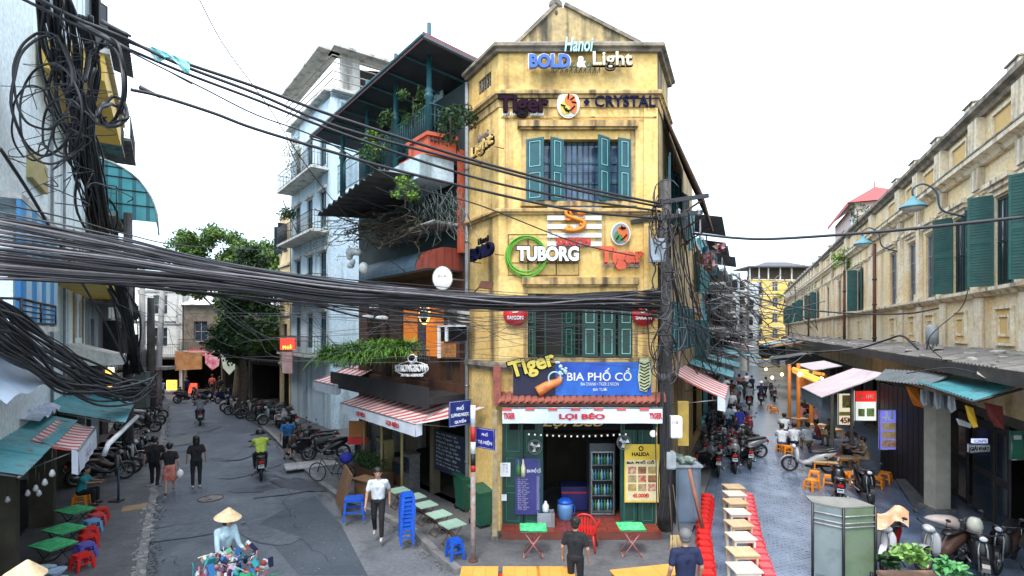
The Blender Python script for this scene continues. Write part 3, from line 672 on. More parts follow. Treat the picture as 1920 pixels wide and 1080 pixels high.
# pediment behind the coping
mb = WB(); Yp = 13.35
ped = [at(962,92,Yp), at(1043,14,Yp), at(1062,14,Yp), at(1198,84,Yp), at(1200,120,Yp), at(960,120,Yp)]
mb.prism(ped, (0,.35,0)); mb.build('pediment', yel_old, T)
mb = WB()
for a, b in ((ped[0], ped[1]), (ped[2], ped[3])):
    d = (b-a).normalized(); up = Vector((-d.z,0,d.x)); up = up if up.z > 0 else -up
    mb.prism([a-d*.05, b+d*.05, b+d*.05+up*.09, a-d*.05+up*.09], (0,.45,0)) if False else mb.add([v+Vector((0,y,0)) for y in (-.06,.42) for v in (a-d*.08, b+d*.02, b+d*.02+up*.09, a-d*.08+up*.09)], [(0,1,2,3),(7,6,5,4),(0,4,5,1),(1,5,6,2),(2,6,7,3),(3,7,4,0)])
mb.build('pediment_coping', mould, T)
mb = WB(); c = at(1042,0,Yp+.2); mb.lathe([(.17,-.3),(.17,-.02),(.24,0),(.24,.08),(.12,.16),(.1,.22),(.19,.32),(.17,.45),(.03,.6)], (c.x,c.y,13.38), 4, smooth=False); mb.build('finial', mould, T)
mb = WB(); c = at(954,90,13.6); mb.box(c.x-.13,c.x+.13,13.5,13.8,12.2,12.55); mb.box(c.x-.19,c.x+.17,13.44,13.86,12.55,12.64); mb.build('chimney_stub', mould, T)
# pierced air grille on side face
mb = MB(FL.M)
for k in range(5): u = gb+(ga-gb)*(k+.5)/5; mb.torus((u,-.04,(zz[0]+zz[1])/2), .10, .016, (0,1,0), 12, 5)
for k in range(6): u = gb+(ga-gb)*k/5; mb.box(u-.012,u+.012,-.06,-.02,zz[0],zz[1])
mb.build('air_grille', mould, T)
mb = MB(FL.M); mb.box(gb,ga,-.25,-.24,zz[0],zz[1]); mb.build('grille_backing', dark, T)
# upper window: barred sash and four leaves
window(FF, T, w2[0]+.02, w2[1]-.02, w2[2]+.02, w2[3]-.02, teal, mat('blue_glass', (.03,.06,.12), .1, (.10,.18,.28), 3), w=-.22, nx=4, nz=3, bars=True)
hW, hH = .46, w2[3]-w2[2]-.02
leaf_shutter(FF, T, w2[0]-.0, w2[2], hW, hH, 22, False, teal, teal_l); leaf_shutter(FF, T, ux(1056), w2[2], hW*.82, hH, 30, True, teal, teal_l)
leaf_shutter(FF, T, ux(1142), w2[2], hW*.86, hH+.04, 38, True, teal, teal_l); leaf_shutter(FF, T, w2[1], w2[2], hW*.8, hH, 22, True, teal, teal_l)
# lower window: folding shutters, left half open
n = 6; W_ = (w1[1]-w1[0])
window(FF, T, w1[0]+.02, w1[1]-.02, w1[2]+.02, w1[3]-.02, green_d, dark, w=-.24, nx=6, nz=1)
for k, (px, ang) in enumerate(((1092,4),(1126,-3),(1160,3))): leaf_shutter(FF, T, ux(px), w1[2]+.02, .39, w1[3]-w1[2]-.04, ang, False, green_d, teal_l, w=-.06, panels=2)
leaf_shutter(FF, T, ux(1060), w1[2]+.02, .42, w1[3]-w1[2]-.04, 62, False, green_d, green_l, w=-.10); leaf_shutter(FF, T, w1[0]+.02, w1[2]+.02, .42, w1[3]-w1[2]-.04, 70, False, green_d, green_l, w=-.10)
# tiled canopy strip over the shop
tile = mat('clay_tile', (.36,.10,.07), .85, (.22,.08,.06), 5, stain=((.06,.05,.05), .35, 5), bump=.3)
first = None; N_ = 26
mb = MB(); mb.add([(x,y,z) for y,z in ((-.42,-.11),(.05,.06)) for x,z0 in ((-.08,0),(0,.05),(.08,0)) for z in (z+z0,)], [(0,1,4,3),(1,2,5,4)], True)
mb.add([(x,y,z-.018) for y,z in ((-.42,-.11),(.05,.06)) for x,z0 in ((-.08,0),(0,.05),(.08,0)) for z in (z+z0,)], [(3,4,1,0),(4,5,2,1)], True); mb.add([(-.08,-.42,-.11),(0,-.42,-.06),(.08,-.42,-.11),(.08,-.42,-.128),(0,-.42,-.078),(-.08,-.42,-.128)], [(0,1,4,5),(1,2,3,4)])
for i in range(N_):
    x = A.x+.08+i*.158
    if first is None: first = mb.build('roof_tile', tile, T); o = first
    else: o = first.copy(); COL.objects.link(o)
    o.location = Vector((x, 12.70, 3.50+.006*math.sin(i*2.3)))-T.location
mb = MB(FF.M); mb.box(0,3.96,.005,.40,3.33,3.37); mb.box(0,3.96,.40,.43,3.30,3.37); mb.build('canopy_board', wood_d, T)
mb = WB(); mb.box(A.x-.12,A.x+.06,12.45,12.79,3.3,4.25); mb.build('tile_end_pier', tile, T)
# ground floor interior of the beer shop
mb = MB(FF.M)
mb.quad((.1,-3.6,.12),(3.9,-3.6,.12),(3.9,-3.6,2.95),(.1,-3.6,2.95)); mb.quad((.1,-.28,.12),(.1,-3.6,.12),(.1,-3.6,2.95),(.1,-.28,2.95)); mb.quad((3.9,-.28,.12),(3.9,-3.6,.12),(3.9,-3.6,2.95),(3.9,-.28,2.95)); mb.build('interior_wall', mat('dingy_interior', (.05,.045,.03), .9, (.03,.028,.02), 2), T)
redt = mat('red_floor_tile', (.26,.05,.03), .4, (.18,.035,.025), 5, stain=((.05,.03,.03), .3, 3))
ft = None
for i in range(12):
    for j in range(4):
        if ft is None: m_ = MB(); m_.box(-.156,.156,-.156,.156,-.02,0); ft = m_.build('floor_tile', redt, T); o = ft
        else: o = ft.copy(); COL.objects.link(o)
        o.location = Vector((A.x+.24+i*.32, 12.62+j*.32-.2, .30+.002*((i*7+j)%3)))-T.location
mb = MB(FF.M); mb.box(.08,3.92,-.95,.55,.125,.278); mb.build('tiled_step', mat('step_riser', (.17,.045,.03), .6, (.12,.04,.03), 3), T)
# folding doors of the shop
def door_leaf(u0, wd, ang, hr, z0=.30, ht=2.6): return leaf_shutter(FF, T, u0, z0, wd, ht, ang, hr, green_d, mat('door_edge_green', (.03,.16,.12), .5), w=-.02, panels=3, name='door')
door_leaf(sh[0]+.02, .5, 8, False); door_leaf(sh[0]+.53, .5, 14, False); door_leaf(sh[1]-.02, .45, 6, True); door_leaf(sh[1]-.48, .45, 10, True)
mb = MB(FF.M); mb.box(sh[0],sh[1],-.05,.02,2.72,2.92); mb.build('lintel', green_d, T)
# drain pipe on the party line
pp = thing('drainpipe', 'grey vertical drainpipe on the left edge of the yellow corner house', 'pipe', (P1.x-.03, P1.y-.06, 0))
mb = MB(); mb.tube([(0,0,0.1),(0,0,12.0)], .055, 8); mb.build('pipe', galv, pp)
for z in (1.5,3.6,5.6,7.6,9.6,11.4): mb = MB(); mb.lathe([(.07,-.03),(.07,.03)], (0,0,z), 10); mb.build('bracket', steel, pp)

# ---------------- signs on the corner house
def sign(name, label, loc, group=None): return thing(name, label, 'sign', loc, 0, group)
navyL = mat('navy_letters', (.008,.010,.045), .8, spec=.1); whL = mat('white_letters', (.80,.82,.84), .5); goldL = mat('gold_letters', (.72,.52,.20), .45, (.6,.4,.14), 6); blueL = mat('blue_letters', (.03,.12,.46), .4); creamL = mat('cream_letters', (.74,.70,.48), .5)
orL = mat('orange_letters', (.78,.12,.02), .5, (.6,.08,.02), 4); redL = mat('red_letters', (.52,.02,.02), .5); grL = mat('green_ring', (.12,.42,.03), .5); blkL = mat('black_backing', (.008,.007,.008), .8, spec=.15)
def T2(fr, body, b, w, m, par, **k): return text_px(fr, body, b[0], b[1], b[2], b[3], w, m, par, **k)
s = sign('rooftop_sign', 'large raised letters reading Hanoi BOLD & Light below the roof coping of the corner house', FF.P(1.9,.3,11.5))
T2(FF, 'Hanoi', (1058,71,1112,98), .24, mat('pale_blue_letters', (.42,.66,.68), .5), s, ext=.05, bold=.02, shear=.2)
T2(FF, 'BOLD', (990,101,1071,131), .18, whL, s, ext=.03, bold=.075); T2(FF, 'BOLD', (992,103,1069,129), .22, blueL, s, ext=.06, bold=.045)
T2(FF, '&', (1081,107,1099,128), .2, whL, s, ext=.05, bold=.04); T2(FF, 'Light', (1110,99,1186,134), .18, navyL, s, ext=.03, bold=.05); T2(FF, 'Light', (1111,98,1185,131), .22, creamL, s, ext=.05, bold=.02)
mb = MB()
for a_ in range(11):
    x0 = ux(1032)+a_*.115
    for k in range(2):
        q = [FF.P(x0+k*.06, .14, z_of(142)), FF.P(x0+.12-k*.06, .14, z_of(122))]; mb.tube(q, .010, 5)
mb.tube([FF.P(ux(1000),.15,z_of(131)), FF.P(ux(1180),.15,z_of(131))], .014, 5); mb.tube([FF.P(ux(1050),.17,z_of(99)), FF.P(ux(1120),.17,z_of(99))], .014, 5)
for p_ in (1015,1060,1112,1160): mb.tube([FF.P(ux(p_),.0,z_of(120)), FF.P(ux(p_),.2,z_of(118))], .012, 5)
o = MB(); o.v, o.f, o.mi, o.sm = mb.v, mb.f, mb.mi, mb.sm; o.world = True; o.build('lattice_frame', teal, s)
def emblem(par, fr, x0, y0, x1, y1, w, cols, seed=1):
    """oval badge: backing plate with an abstract striped cat head"""
    c = fr.hit((x0+x1)/2, (y0+y1)/2, w); rx = (fr.hit(x1,y0,w)-fr.hit(x0,y0,w)).length/2; rz = (fr.hit(x0,y0,w)-fr.hit(x0,y1,w)).length/2
    r = fr.r
    def disk(k, dx, dz, sx, sz, off, m, name, nn=20):
        mb = MB(); mb.world = True; P = [c+r*(dx*rx+math.cos(2*math.pi*i/nn)*sx*rx)+Vector((0,0,dz*rz+math.sin(2*math.pi*i/nn)*sz*rz))+fr.n*off for i in range(nn)]
        mb.prism(P, -fr.n*.03); return mb.build(name, m, par)
    disk(0,0,0,1,1,.02,cols[0],'badge_rim'); disk(0,0,0,.88,.90,.035,cols[1],'badge_face')
    disk(0,.15,.25,.48,.42,.055,cols[2],'badge_head'); disk(0,-.25,-.25,.42,.5,.05,cols[3],'badge_body'); disk(0,.45,-.2,.3,.5,.053,cols[2],'badge_leg')
    rng = random.Random(seed)
    mb = MB(); mb.world = True
    for k in range(8):
        a = rng.uniform(0,6.28); q = c+r*(rx*.5*math.cos(a))+Vector((0,0,rz*.5*math.sin(a)))+fr.n*.065; d = (r*rng.uniform(-1,1)+Vector((0,0,rng.uniform(-1,1)))).normalized()
        mb.tube([q-d*rx*.22, q+d*rx*.22], rx*.06, 4)
    mb.build('badge_stripe', blkL, par)
greenE = mat('emblem_green', (.05,.20,.05), .5); yelE = mat('emblem_yellow', (.65,.48,.05), .5); orE = mat('emblem_orange', (.72,.14,.02), .5)
s = sign('brand_sign', 'dark letters Tiger and CRYSTAL with an oval badge between, above the top window', FF.P(1.9,.1,10.7))
T2(FF, 'Tiger', (933,177,1029,222), .07, blkL, s, ext=.05, bold=.06); T2(FF, 'Tiger', (936,180,1027,219), .125, mat('plum_letters', (.025,.006,.018), .8, spec=.1), s, ext=.015, bold=.02)
T2(FF, 'EST 1932', (942,210,970,217), .07, whL, s, ext=.02, bold=.02); T2(FF, 'LAGER BEER', (994,210,1020,217), .07, whL, s, ext=.02, bold=.02)
emblem(s, FF, 1044,170,1087,222, .09, (whL, creamL, orE, yelE))
T2(FF, 'CRYSTAL', (1115,180,1229,201), .07, navyL, s, ext=.04, bold=.012)
mb = MB(); mb.world = True; c_ = FF.hit(1100,192,.07); mb.prism([c_+Vector((a*.075,0,b*.095)) for a,b in ((0,-1),(1,0),(0,1),(-1,0))], (0,-.04,0)); mb.build('diamond', navyL, s)
s = sign('brand_sign', 'orange dragon over red letters SAIGON on white slats on the corner house', FF.P(1.9,.1,7.6), None)
for k in range(5):
    mb = MB(FF.M); z1_ = z_of(389+k*16.2); mb.box(ux(1026),ux(1127),.03,.07,z1_-.115,z1_); mb.build('slat', white, s)
mb = MB(FF.M); mb.box(ux(1028),ux(1032),.004,.028,z_of(461),z_of(389)); mb.box(ux(1121),ux(1125),.004,.028,z_of(461),z_of(389)); mb.build('slat_rail', steel, s)
mb = MB(); mb.world = True
dr = cr([FF.hit(x,y,.13) for x,y in ((1060,430),(1075,432),(1092,427),(1095,416),(1080,410),(1064,404),(1062,396),(1074,392),(1088,396),(1094,401))], 5)
for i in range(len(dr)-1): pass
mb.tube(dr, .06, 8, r1=.035); mb.ell(FF.hit(1090,399,.14), .11,.06,.07)
for x,y in ((1066,392),(1097,408),(1058,410),(1098,425),(1056,432),(1064,438),(1088,437)): mb.tube([FF.hit(x,y,.13), FF.hit(1078,415,.13).lerp(FF.hit(x,y,.13),.45)], .008, 5, r1=.05)
mb.build('dragon', mat('dragon_orange', (.80,.26,.02), .5), s)
T2(FF, 'SAIGON', (1043,446,1107,461), .1, redL, s, ext=.04, bold=.05)
s = sign('brand_sign', 'white letters TUBORG across a green ring on a dark square frame', FF.P(1,.1,7.0))
mb = MB(); mb.world = True; q = [FF.hit(x,y,.06) for x,y in ((953,440),(1085,440),(1085,516),(953,516),(953,440))]
mb.tube(q, .014, 4); mb.tube([FF.hit(990,440,.06),FF.hit(990,516,.06)], .012, 4); mb.tube([FF.hit(1043,440,.06),FF.hit(1043,516,.06)], .012, 4); mb.tube([FF.hit(953,493,.06),FF.hit(1085,493,.06)], .012, 4); mb.build('frame', rust, s)
for k,(cx,cy,rr) in enumerate(((987,479,36),(985,478,31),(989,481,33),(986,481,38))): mb = MB(); mb.torus(FF.hit(cx,cy,.09+.012*k), rr/75, .020, (.05*k,1,.04*(k-1)), 40, 6); mb.world = True; mb.build('ring', grL, s)
T2(FF, 'TUBORG', (967,460,1087,492), .16, blkL, s, ext=.02, bold=.09); T2(FF, 'TUBORG', (969,462,1085,490), .185, whL, s, ext=.05, bold=.05)
s = sign('brand_sign', 'small orange Tiger lettering under a round green and white badge, right of the dragon sign', FF.P(3.2,.1,7))
emblem(s, FF, 1145,417,1182,460, .08, (whL, mat('badge_grey',(.25,.27,.27),.5), orE, greenE), 4)
T2(FF, 'Tiger', (1124,462,1207,506), .08, mat('orange_red_letters', (.70,.10,.04), .5), s, ext=.05, bold=.06)
T2(FF, 'EST 1932', (1130,492,1152,501), .1, mat('grey_letters',(.2,.17,.16),.5), s, ext=.03, bold=.05); T2(FF, 'LAGER BEER', (1176,492,1200,501), .1, mat('grey_letters',(.2,.17,.16),.5), s, ext=.03, bold=.05)
for px, lab in ((966,'left'),(1207,'right')):
    s = sign('round_sign', f'round red SAIGON sign fixed {lab} of the lower teal window', FF.hit(px,590,.1), 'round red signs beside the lower window')
    mb = MB(); mb.world = True; c_ = FF.hit(px,589,.10); mb.lathe([(.29,-.04),(.30,0),(.29,.04)], c_, 28, (0,-1,0)); mb.build('disc', mat('sign_red', (.62,.02,.025), .4), s)
    T2(FF, 'SAIGON', (px-15,592,px+15,599), .145, whL, s, ext=.008, bold=.03)
    mb = MB(); mb.world = True; mb.tube(cr([FF.hit(px+a,b,.15) for a,b in ((-5,586),(4,585),(5,580),(-3,577),(-3,572),(5,571))], 4), .018, 6, r1=.01); mb.build('dragon_mark', creamL, s)
for y0_,y1_,wd_,m_ in ((262,305,'Light',goldL),(446,492,'BOLD',blkL)):
    s = sign('brand_sign', 'small %s letters reading %s on the narrow left face beside the drainpipe' % (('gold','Light') if wd_ == 'Light' else ('black','BOLD')), FL.hit(908,(y0_+y1_)/2,.1))
    a_, b_ = FL.hit(887,y1_,.25), FL.hit(928,y1_-8,.25); b_.z = a_.z+.06; text(wd_, a_, b_, a_+Vector((0,0,.34)), blkL, s, ext=.05, bold=.09); text(wd_, a_+FL.n*.05, b_+FL.n*.05, a_+FL.n*.05+Vector((0,0,.34)), m_ if wd_ == 'Light' else navyL, s, ext=.05, bold=.02)
    a2_ = a_.lerp(b_,.3)+Vector((0,0,.38)); text('Hanoi', a2_, a2_+(b_-a_)*.45, a2_+Vector((0,0,.16)), mat('grey_letters',(.2,.17,.16)) if wd_ == 'Light' else blkL, s, ext=.05, bold=.03)
    mb = WB(); mb.tube([a_-FL.n*.25, a_], .012, 4); mb.tube([b_-FL.n*.25, b_], .012, 4); mb.build('bracket', rust, s)
s = thing('floodlight', 'small rusty floodlight on a bracket low on the narrow left face of the corner house', 'lamp', FL.hit(910,535,.5)); mb = MB(); mb.prism([(-.16,-.12,-.06),(.16,-.12,-.1),(.2,-.12,.08),(-.1,-.12,.1)], (0,.2,0)); mb.build('lamp_head', rust, s); mb = MB(); mb.tube([(-.1,0,0),(-.3,.1,-.18)], .02, 5); mb.build('bracket', rust, s)
# banner with name of the beer street
s = sign('banner', 'blue BIA PHỐ CỔ banner with a gold Tiger wordmark above the shop canopy', FF.P(2,.3,4.0))
bann = mat('banner_blue', (.012,.05,.36), .45, (.02,.16,.62), 1.2, stain=((.01,.02,.14), .35, 1.4))
mb = MB(FF.M); mb.box(ux(1040),ux(1216),.22,.26,z_of(739),z_of(678)); mb.build('banner_panel', bann, s)
mb = MB(FF.M); mb.box(ux(962),ux(1040)-.002,.22,.258,z_of(739),z_of(686)); mb.build('banner_dark_panel', mat('banner_navy', (.012,.012,.045), .5), s)
T2(FF, 'BIA PHỐ CỔ', (1063,690,1184,714), .265, whL, s, ext=.012, bold=.012)
T2(FF, 'BIA CHANH • TIGER 2 NGON', (1089,717,1160,723), .265, whL, s, ext=.005); T2(FF, 'BIA TƯƠI', (1112,727,1138,733), .265, whL, s, ext=.005)
def tilted(body, p0, p1, hgt, w, m, off, **k):
    lb, rb = FF.hit(*p0, w), FF.hit(*p1, w); up = (rb-lb).cross(Vector((0,1,0))).normalized()*-1; up = up if up.z > 0 else -up
    text(body, lb, rb, lb+up*hgt, m, s, off=off, **k)
tilted('Tiger', (960,720), (1048,694), .56, .27, blkL, 0, ext=.03, bold=.09); tilted('Tiger', (962,718), (1046,693), .52, .30, mat('gold_yellow', (.68,.56,.10), .45), 0, ext=.03, bold=.035)
mb = MB(); mb.world = True; mb.tube(cr([FF.hit(x,y,.30) for x,y in ((1008,735),(1030,722),(1046,716),(1052,706))], 4), .14, 8, r1=.07); mb.build('printed_arm', mat('print_orange', (.55,.13,.03), .5, (.7,.3,.08), 5), s)
mb = MB(); mb.world = True; mb.torus(FF.hit(1040,709,.36), .15, .02, (0,1,0), 20, 6); mb.build('printed_bracelet', mat('pale_blue_letters', (.42,.66,.68), .5), s)
mb = MB(); mb.world = True
rng = random.Random(2)
for k in range(10): p = FF.hit(1052+rng.uniform(-9,10), 691+rng.uniform(-12,10), .33); mb.ell(p, rng.uniform(.03,.07), .03, rng.uniform(.03,.06), 6, 4)
mb.build('printed_splash', mat('ice_blue', (.45,.62,.66), .4), s)
mb = MB(); mb.world = True; mb.loft([(0,0,0,.01,.01)]) if False else None
cut = [FF.hit(x,y,.30) for x,y in ((1200,732),(1196,708),(1198,690),(1200,668),(1206,672),(1216,670),(1219,684),(1221,700),(1220,720),(1212,735))]
mb.prism(cut, (0,.03,0)); mb.build('animal_cutout', mat('cutout_yellow', (.42,.50,.20), .6, (.70,.72,.50), 9), s)
mb = MB(); mb.world = True
for k in range(9): y = 680+k*6; mb.tube([FF.hit(1199+(k%3),y,.31), FF.hit(1208,y+4,.31), FF.hit(1218-(k%2),y-1,.31)], .014, 4)
mb.build('animal_stripe', blkL, s)
# striped awning over the shop door
aw_r = mat('awning_red', (.55,.08,.06), .8, (.48,.09,.08), 3, stain=((.25,.12,.11), .25, 3)); aw_w = mat('awning_white', (.66,.64,.64), .8, (.54,.53,.53), 3, stain=((.30,.28,.28), .25, 3)); aw_v = mat('valance_white', (.62,.68,.76), .8, (.50,.56,.66), 2, stain=((.33,.36,.4), .2, 2))
def awning(label, fr, u0, u1, w0, w1, z0, z1, drop, pitch=.16, words=(), edge=True, skew=0.0):
    """striped cloth from (w0,z0) at the wall down to (w1,z1) with a valance"""
    c = fr.P((u0+u1)/2, (w0+w1)/2, z1); s = thing('awning', label, 'awning', c)
    n = max(2, int(abs(u1-u0)/pitch)); mb = MB(fr.M)
    for i in range(n):
        mb.m = i % 2; a, b = u0+(u1-u0)*i/n, u0+(u1-u0)*(i+1)/n
        K = 4
        for j in range(K):
            f0, f1 = j/K, (j+1)/K; sg = lambda f: -.05*math.sin(math.pi*f)
            sk = lambda u,f: u+skew*(1-f)*(u-u0)/(u1-u0)
            mb.add([(sk(a,f0),w0+(w1-w0)*f0,z0+(z1-z0)*f0+sg(f0)),(sk(b,f0),w0+(w1-w0)*f0,z0+(z1-z0)*f0+sg(f0)),(sk(b,f1),w0+(w1-w0)*f1,z0+(z1-z0)*f1+sg(f1)),(sk(a,f1),w0+(w1-w0)*f1,z0+(z1-z0)*f1+sg(f1))], [(0,1,2,3)], False)
    mb.build('canopy_cloth', [aw_r, aw_w], s)
    mb = MB(fr.M); m_ = 24
    for i in range(m_):
        a, b = u0+(u1-u0)*i/m_, u0+(u1-u0)*(i+1)/m_; wv = lambda t: w1+.012+.012*math.sin(t*9)
        mb.add([(a,w1+.004,z1),(b,w1+.004,z1),(b,wv(b),z1-drop),(a,wv(a),z1-drop)], [(0,1,2,3)], True)
    mb.build('valance', aw_v, s)
    # end cheeks
    for u in (u0, u1): mb = MB(fr.M); mb.add([(u,w1*.86+w0*.14,z1+(z0-z1)*.14),(u,w1+.004,z1),(u,w1+.004,z1-drop),(u,w1*.86+w0*.14,z1-drop*.9)], [(0,1,2,3)]); mb.build('cheek', aw_v, s)
    if edge:
        mb = MB(fr.M)
        for i in range(0, n, 2): a = u0+(u1-u0)*i/n; mb.box(min(a,a+(u1-u0)/n*.8), max(a,a+(u1-u0)/n*.8), w1+.012, w1+.024, z1-.06, z1+.0)
        mb.build('valance_stripe', aw_r, s)
    mb = MB(fr.M); mb.tube([(u0,w1,z1+.0),(u1,w1,z1)], .02, 6)
    for u in (u0+.1*(1 if u1>u0 else -1), u1-.1*(1 if u1>u0 else -1)): mb.tube([(u,w0,z1-.25),(u,w1,z1)], .014, 5); mb.tube([(u,w0,z0),(u,w1,z1-.03)], .014, 5)
    mb.build('frame', steel, s)
    for body, a, b, zf0, zf1, m in words:
        lb = fr.P(a, w1+.03, z1-drop*zf1); rb = fr.P(b, w1+.03, z1-drop*zf1); lt = fr.P(a, w1+.03, z1-drop*zf0); text(body, lb, rb, lt, m, s, ext=.006, bold=.045)
    return s
def T_aw(): pass
z1 = H_CAM-(768-HOR)*11.95/F_PX; u0_, u1_ = FF.uz(942,700,.85)[0], FF.uz(1242,700,.85)[0]
uu = lambda px: FF.uz(px,700,.85)[0]
awning('striped awning reading LỢI BÉO over the corner beer shop door', FF, u0_, u1_, .05, .85, 3.30, z1+.04, .36, .25,
       [('LỢI BÉO', uu(1048), uu(1134), .30, .80, redL), ('TIGER', uu(944), uu(966), .3, .7, redL), ('TIGER', uu(1217), uu(1241), .3, .7, redL)])
s = sign('shop_sign', 'dark name board with faint script letters under the striped awning of the beer shop', FF.P(2,0,2.8))
mb = MB(FF.M); mb.box(ux(955),ux(1225),.03,.06,2.66,2.95); mb.build('board', blkL, s)
text('Lợi Béo', FF.P(1.1,.075,2.70), FF.P(2.6,.075,2.70), FF.P(1.1,.075,2.94), goldL, s, ext=.02, bold=.02, shear=.3)
s = thing('bulb_string', 'row of small white round bulbs strung across the dark shop entrance', 'string lights', FF.P(2,.1,2.6))
lamp_w = mat('bulb_white', (.85,.84,.8), .4, emit=.25)
for k in range(17): mb = MB(); mb.world = True; mb.ell(FF.P(.75+k*.15,.12,2.56-.05*math.sin(math.pi*k/16)), .024,.024,.026, 8, 5); mb.build('bulb', lamp_w, s)
mb = MB(FF.M); mb.tube([(.7+k*.15,.12,2.60-.05*math.sin(math.pi*k/17)) for k in range(18)], .006, 4); mb.build('flex', blackm, s)
# menu board, poster, notices
s = sign('menu_board', 'tall dark blue drinks board with two bottles, left in the beer shop doorway', FF.P(.8,.1,1.6))
mb = MB(FF.M); x0,x1_,zb,zu = ux(966), ux(1018), z_of(962), z_of(858); mb.box(x0,x1_,.06,.10,zb,zu); mb.build('board', mat('board_blue', (.05,.05,.22), .5, (.03,.03,.15), 2), s)
T2(FF, 'BIA PHỐ CỔ', (988,877,1014,886), .105, whL, s, ext=.004, bold=.02)
for k in range(16): T2(FF, ['Bia Tiger','Bia Hà Nội','Sài Gòn','Nước ngọt'][k%4], (971,893+k*4,985+(k*5)%9,896.4+k*4), .105, mat('lilac_print', (.45,.42,.6), .6), s, ext=.003); T2(FF, '25', (1006,893+k*4,1011,896.2+k*4), .105, mat('lilac_print',(.45,.42,.6),.6), s, ext=.003)
for px, m_ in ((972,greenE),(981,creamL)): mb = MB(); mb.world = True; c_ = FF.hit(px,893,.13); mb.lathe([(.055,0),(.055,.22),(.025,.32),(.022,.42)], c_, 10); mb.build('bottle_picture', m_, s)
s = sign('menu_poster', 'yellow HẢI SẢN food poster with nine dish pictures on the right shop door', FF.P(3.4,.1,1.9))
mb = MB(FF.M); mb.box(ux(1169),ux(1234),.10,.12,z_of(939),z_of(831)); mb.build('poster', mat('poster_yellow', (.72,.50,.05), .5), s)
mb = MB(FF.M); mb.box(ux(1172),ux(1231),.1205,.124,z_of(936),z_of(860)); mb.build('poster_field', mat('poster_cream', (.66,.58,.34), .5), s)
T2(FF, 'HALIDA', (1185,848,1218,855), .125, blkL, s, ext=.004, bold=.03); T2(FF, 'BIA PHỐ CỔ', (1175,863,1227,870), .126, blkL, s, ext=.004, bold=.04); T2(FF, '45.000Đ', (1186,925,1217,933), .126, redL, s, ext=.004, bold=.04)
mb = MB(); mb.world = True; mb.torus(FF.hit(1202,841,.13), .05, .012, (0,1,0), 16, 5); mb.build('poster_crest', blkL, s)
for k in range(9):
    mb = MB(FF.M); cx, cy = 1183+(k%3)*18.5, 879+(k//3)*16; mb.box(ux(cx-7.5),ux(cx+7.5),.1245,.130,z_of(cy+6.5),z_of(cy-6.5))
    mb.build('dish_picture', mat('dish_%d'%(k%4), [(.35,.06,.03),(.30,.14,.05),(.22,.20,.08),(.42,.28,.16)][k%4], .5, [(.5,.4,.3),(.12,.05,.03),(.5,.3,.1),(.14,.16,.05)][k%4], 14), s)
for b_, lab in (((938,866,957,892),'larger white notice on the left green door of the beer shop'),((940,925,950,937),'small white notice low on the left green door')):
    s = sign('notice', lab, FF.hit(b_[0],b_[3],.1)); mb = MB(FF.M); mb.box(ux(b_[0]),ux(b_[2]),.075,.08,z_of(b_[3]),z_of(b_[1])); mb.build('sheet', white, s)
    T2(FF, 'TB', (b_[0]+4,b_[1]+4,b_[2]-4,b_[3]-6), .082, mat('lilac_print',(.45,.42,.6),.6), s, ext=.002)
# things inside the shop
s = thing('cool_box', 'dark blue cool box with red stripe deep inside the beer shop', 'cool box', FF.P(ux(1086),-1.2,.30))
mb = MB(); mb.box(-.35,.35,-.25,.25,0,.52); mb.build('box', mat('box_blue', (.02,.03,.16), .4), s); mb = MB(); mb.box(-.36,.36,-.26,.26,.522,.64); mb.build('lid', mat('box_blue2', (.015,.02,.09), .4), s); mb = MB(); mb.box(-.352,.352,-.256,-.251,.46,.50); mb.build('stripe', redL, s)
s = thing('water_keg', 'round blue lidded plastic keg standing in the shop doorway', 'keg', FF.P(ux(1062),-.35,.30))
mb = MB(); mb.lathe([(.17,0),(.19,.02),(.20,.30),(.185,.42)], n=18); mb.build('keg', mat('keg_blue', (.12,.28,.55), .35), s); mb = MB(); mb.lathe([(.20,.42),(.20,.46),(.12,.52),(.03,.54)], n=18); mb.build('lid', blue, s); mb = MB(); mb.tube(cr([(.19,0,.38),(.25,0,.3),(.24,0,.15),(.19,0,.12)],4), .012, 5); mb.build('handle', blue, s)
s = thing('drinks_fridge', 'glass-fronted fridge full of blue and green bottles behind the right shop door', 'fridge', FF.P(ux(1136),-.75,.30))
mb = MB(); mb.box(-.33,-.29,-.26,.26,0,1.9); mb.box(.29,.33,-.26,.26,0,1.9); mb.box(-.29,.29,.22,.26,0,1.9); mb.box(-.29,.29,-.26,.22,1.7,1.9); mb.box(-.29,.29,-.26,.22,0,.1); mb.build('cabinet', mat('fridge_case', (.05,.06,.07), .4), s)
bot = None
for sh_ in range(4):
    mb = MB(); mb.box(-.288,.288,-.22,.21,.12+sh_*.4,.135+sh_*.4); mb.build('shelf', steel, s)
    for k in range(7):
        mb = MB(); mb.lathe([(.035,0),(.035,.17),(.015,.22),(.014,.27)], (-.24+k*.08,-.15,.136+sh_*.4), 8); mb.build('bottle', [mat('bottle_blue',(.05,.22,.36),.2), greenE, mat('bottle_pale',(.30,.45,.50),.3)][(k+sh_)%3], s)
mb = MB(); mb.box(-.30,.30,-.285,-.265,.06,.10); mb.box(-.30,.30,-.285,-.265,1.66,1.70); mb.box(-.30,-.27,-.285,-.265,.10,1.66); mb.box(.27,.30,-.285,-.265,.10,1.66); mb.build('door_frame', steel, s)
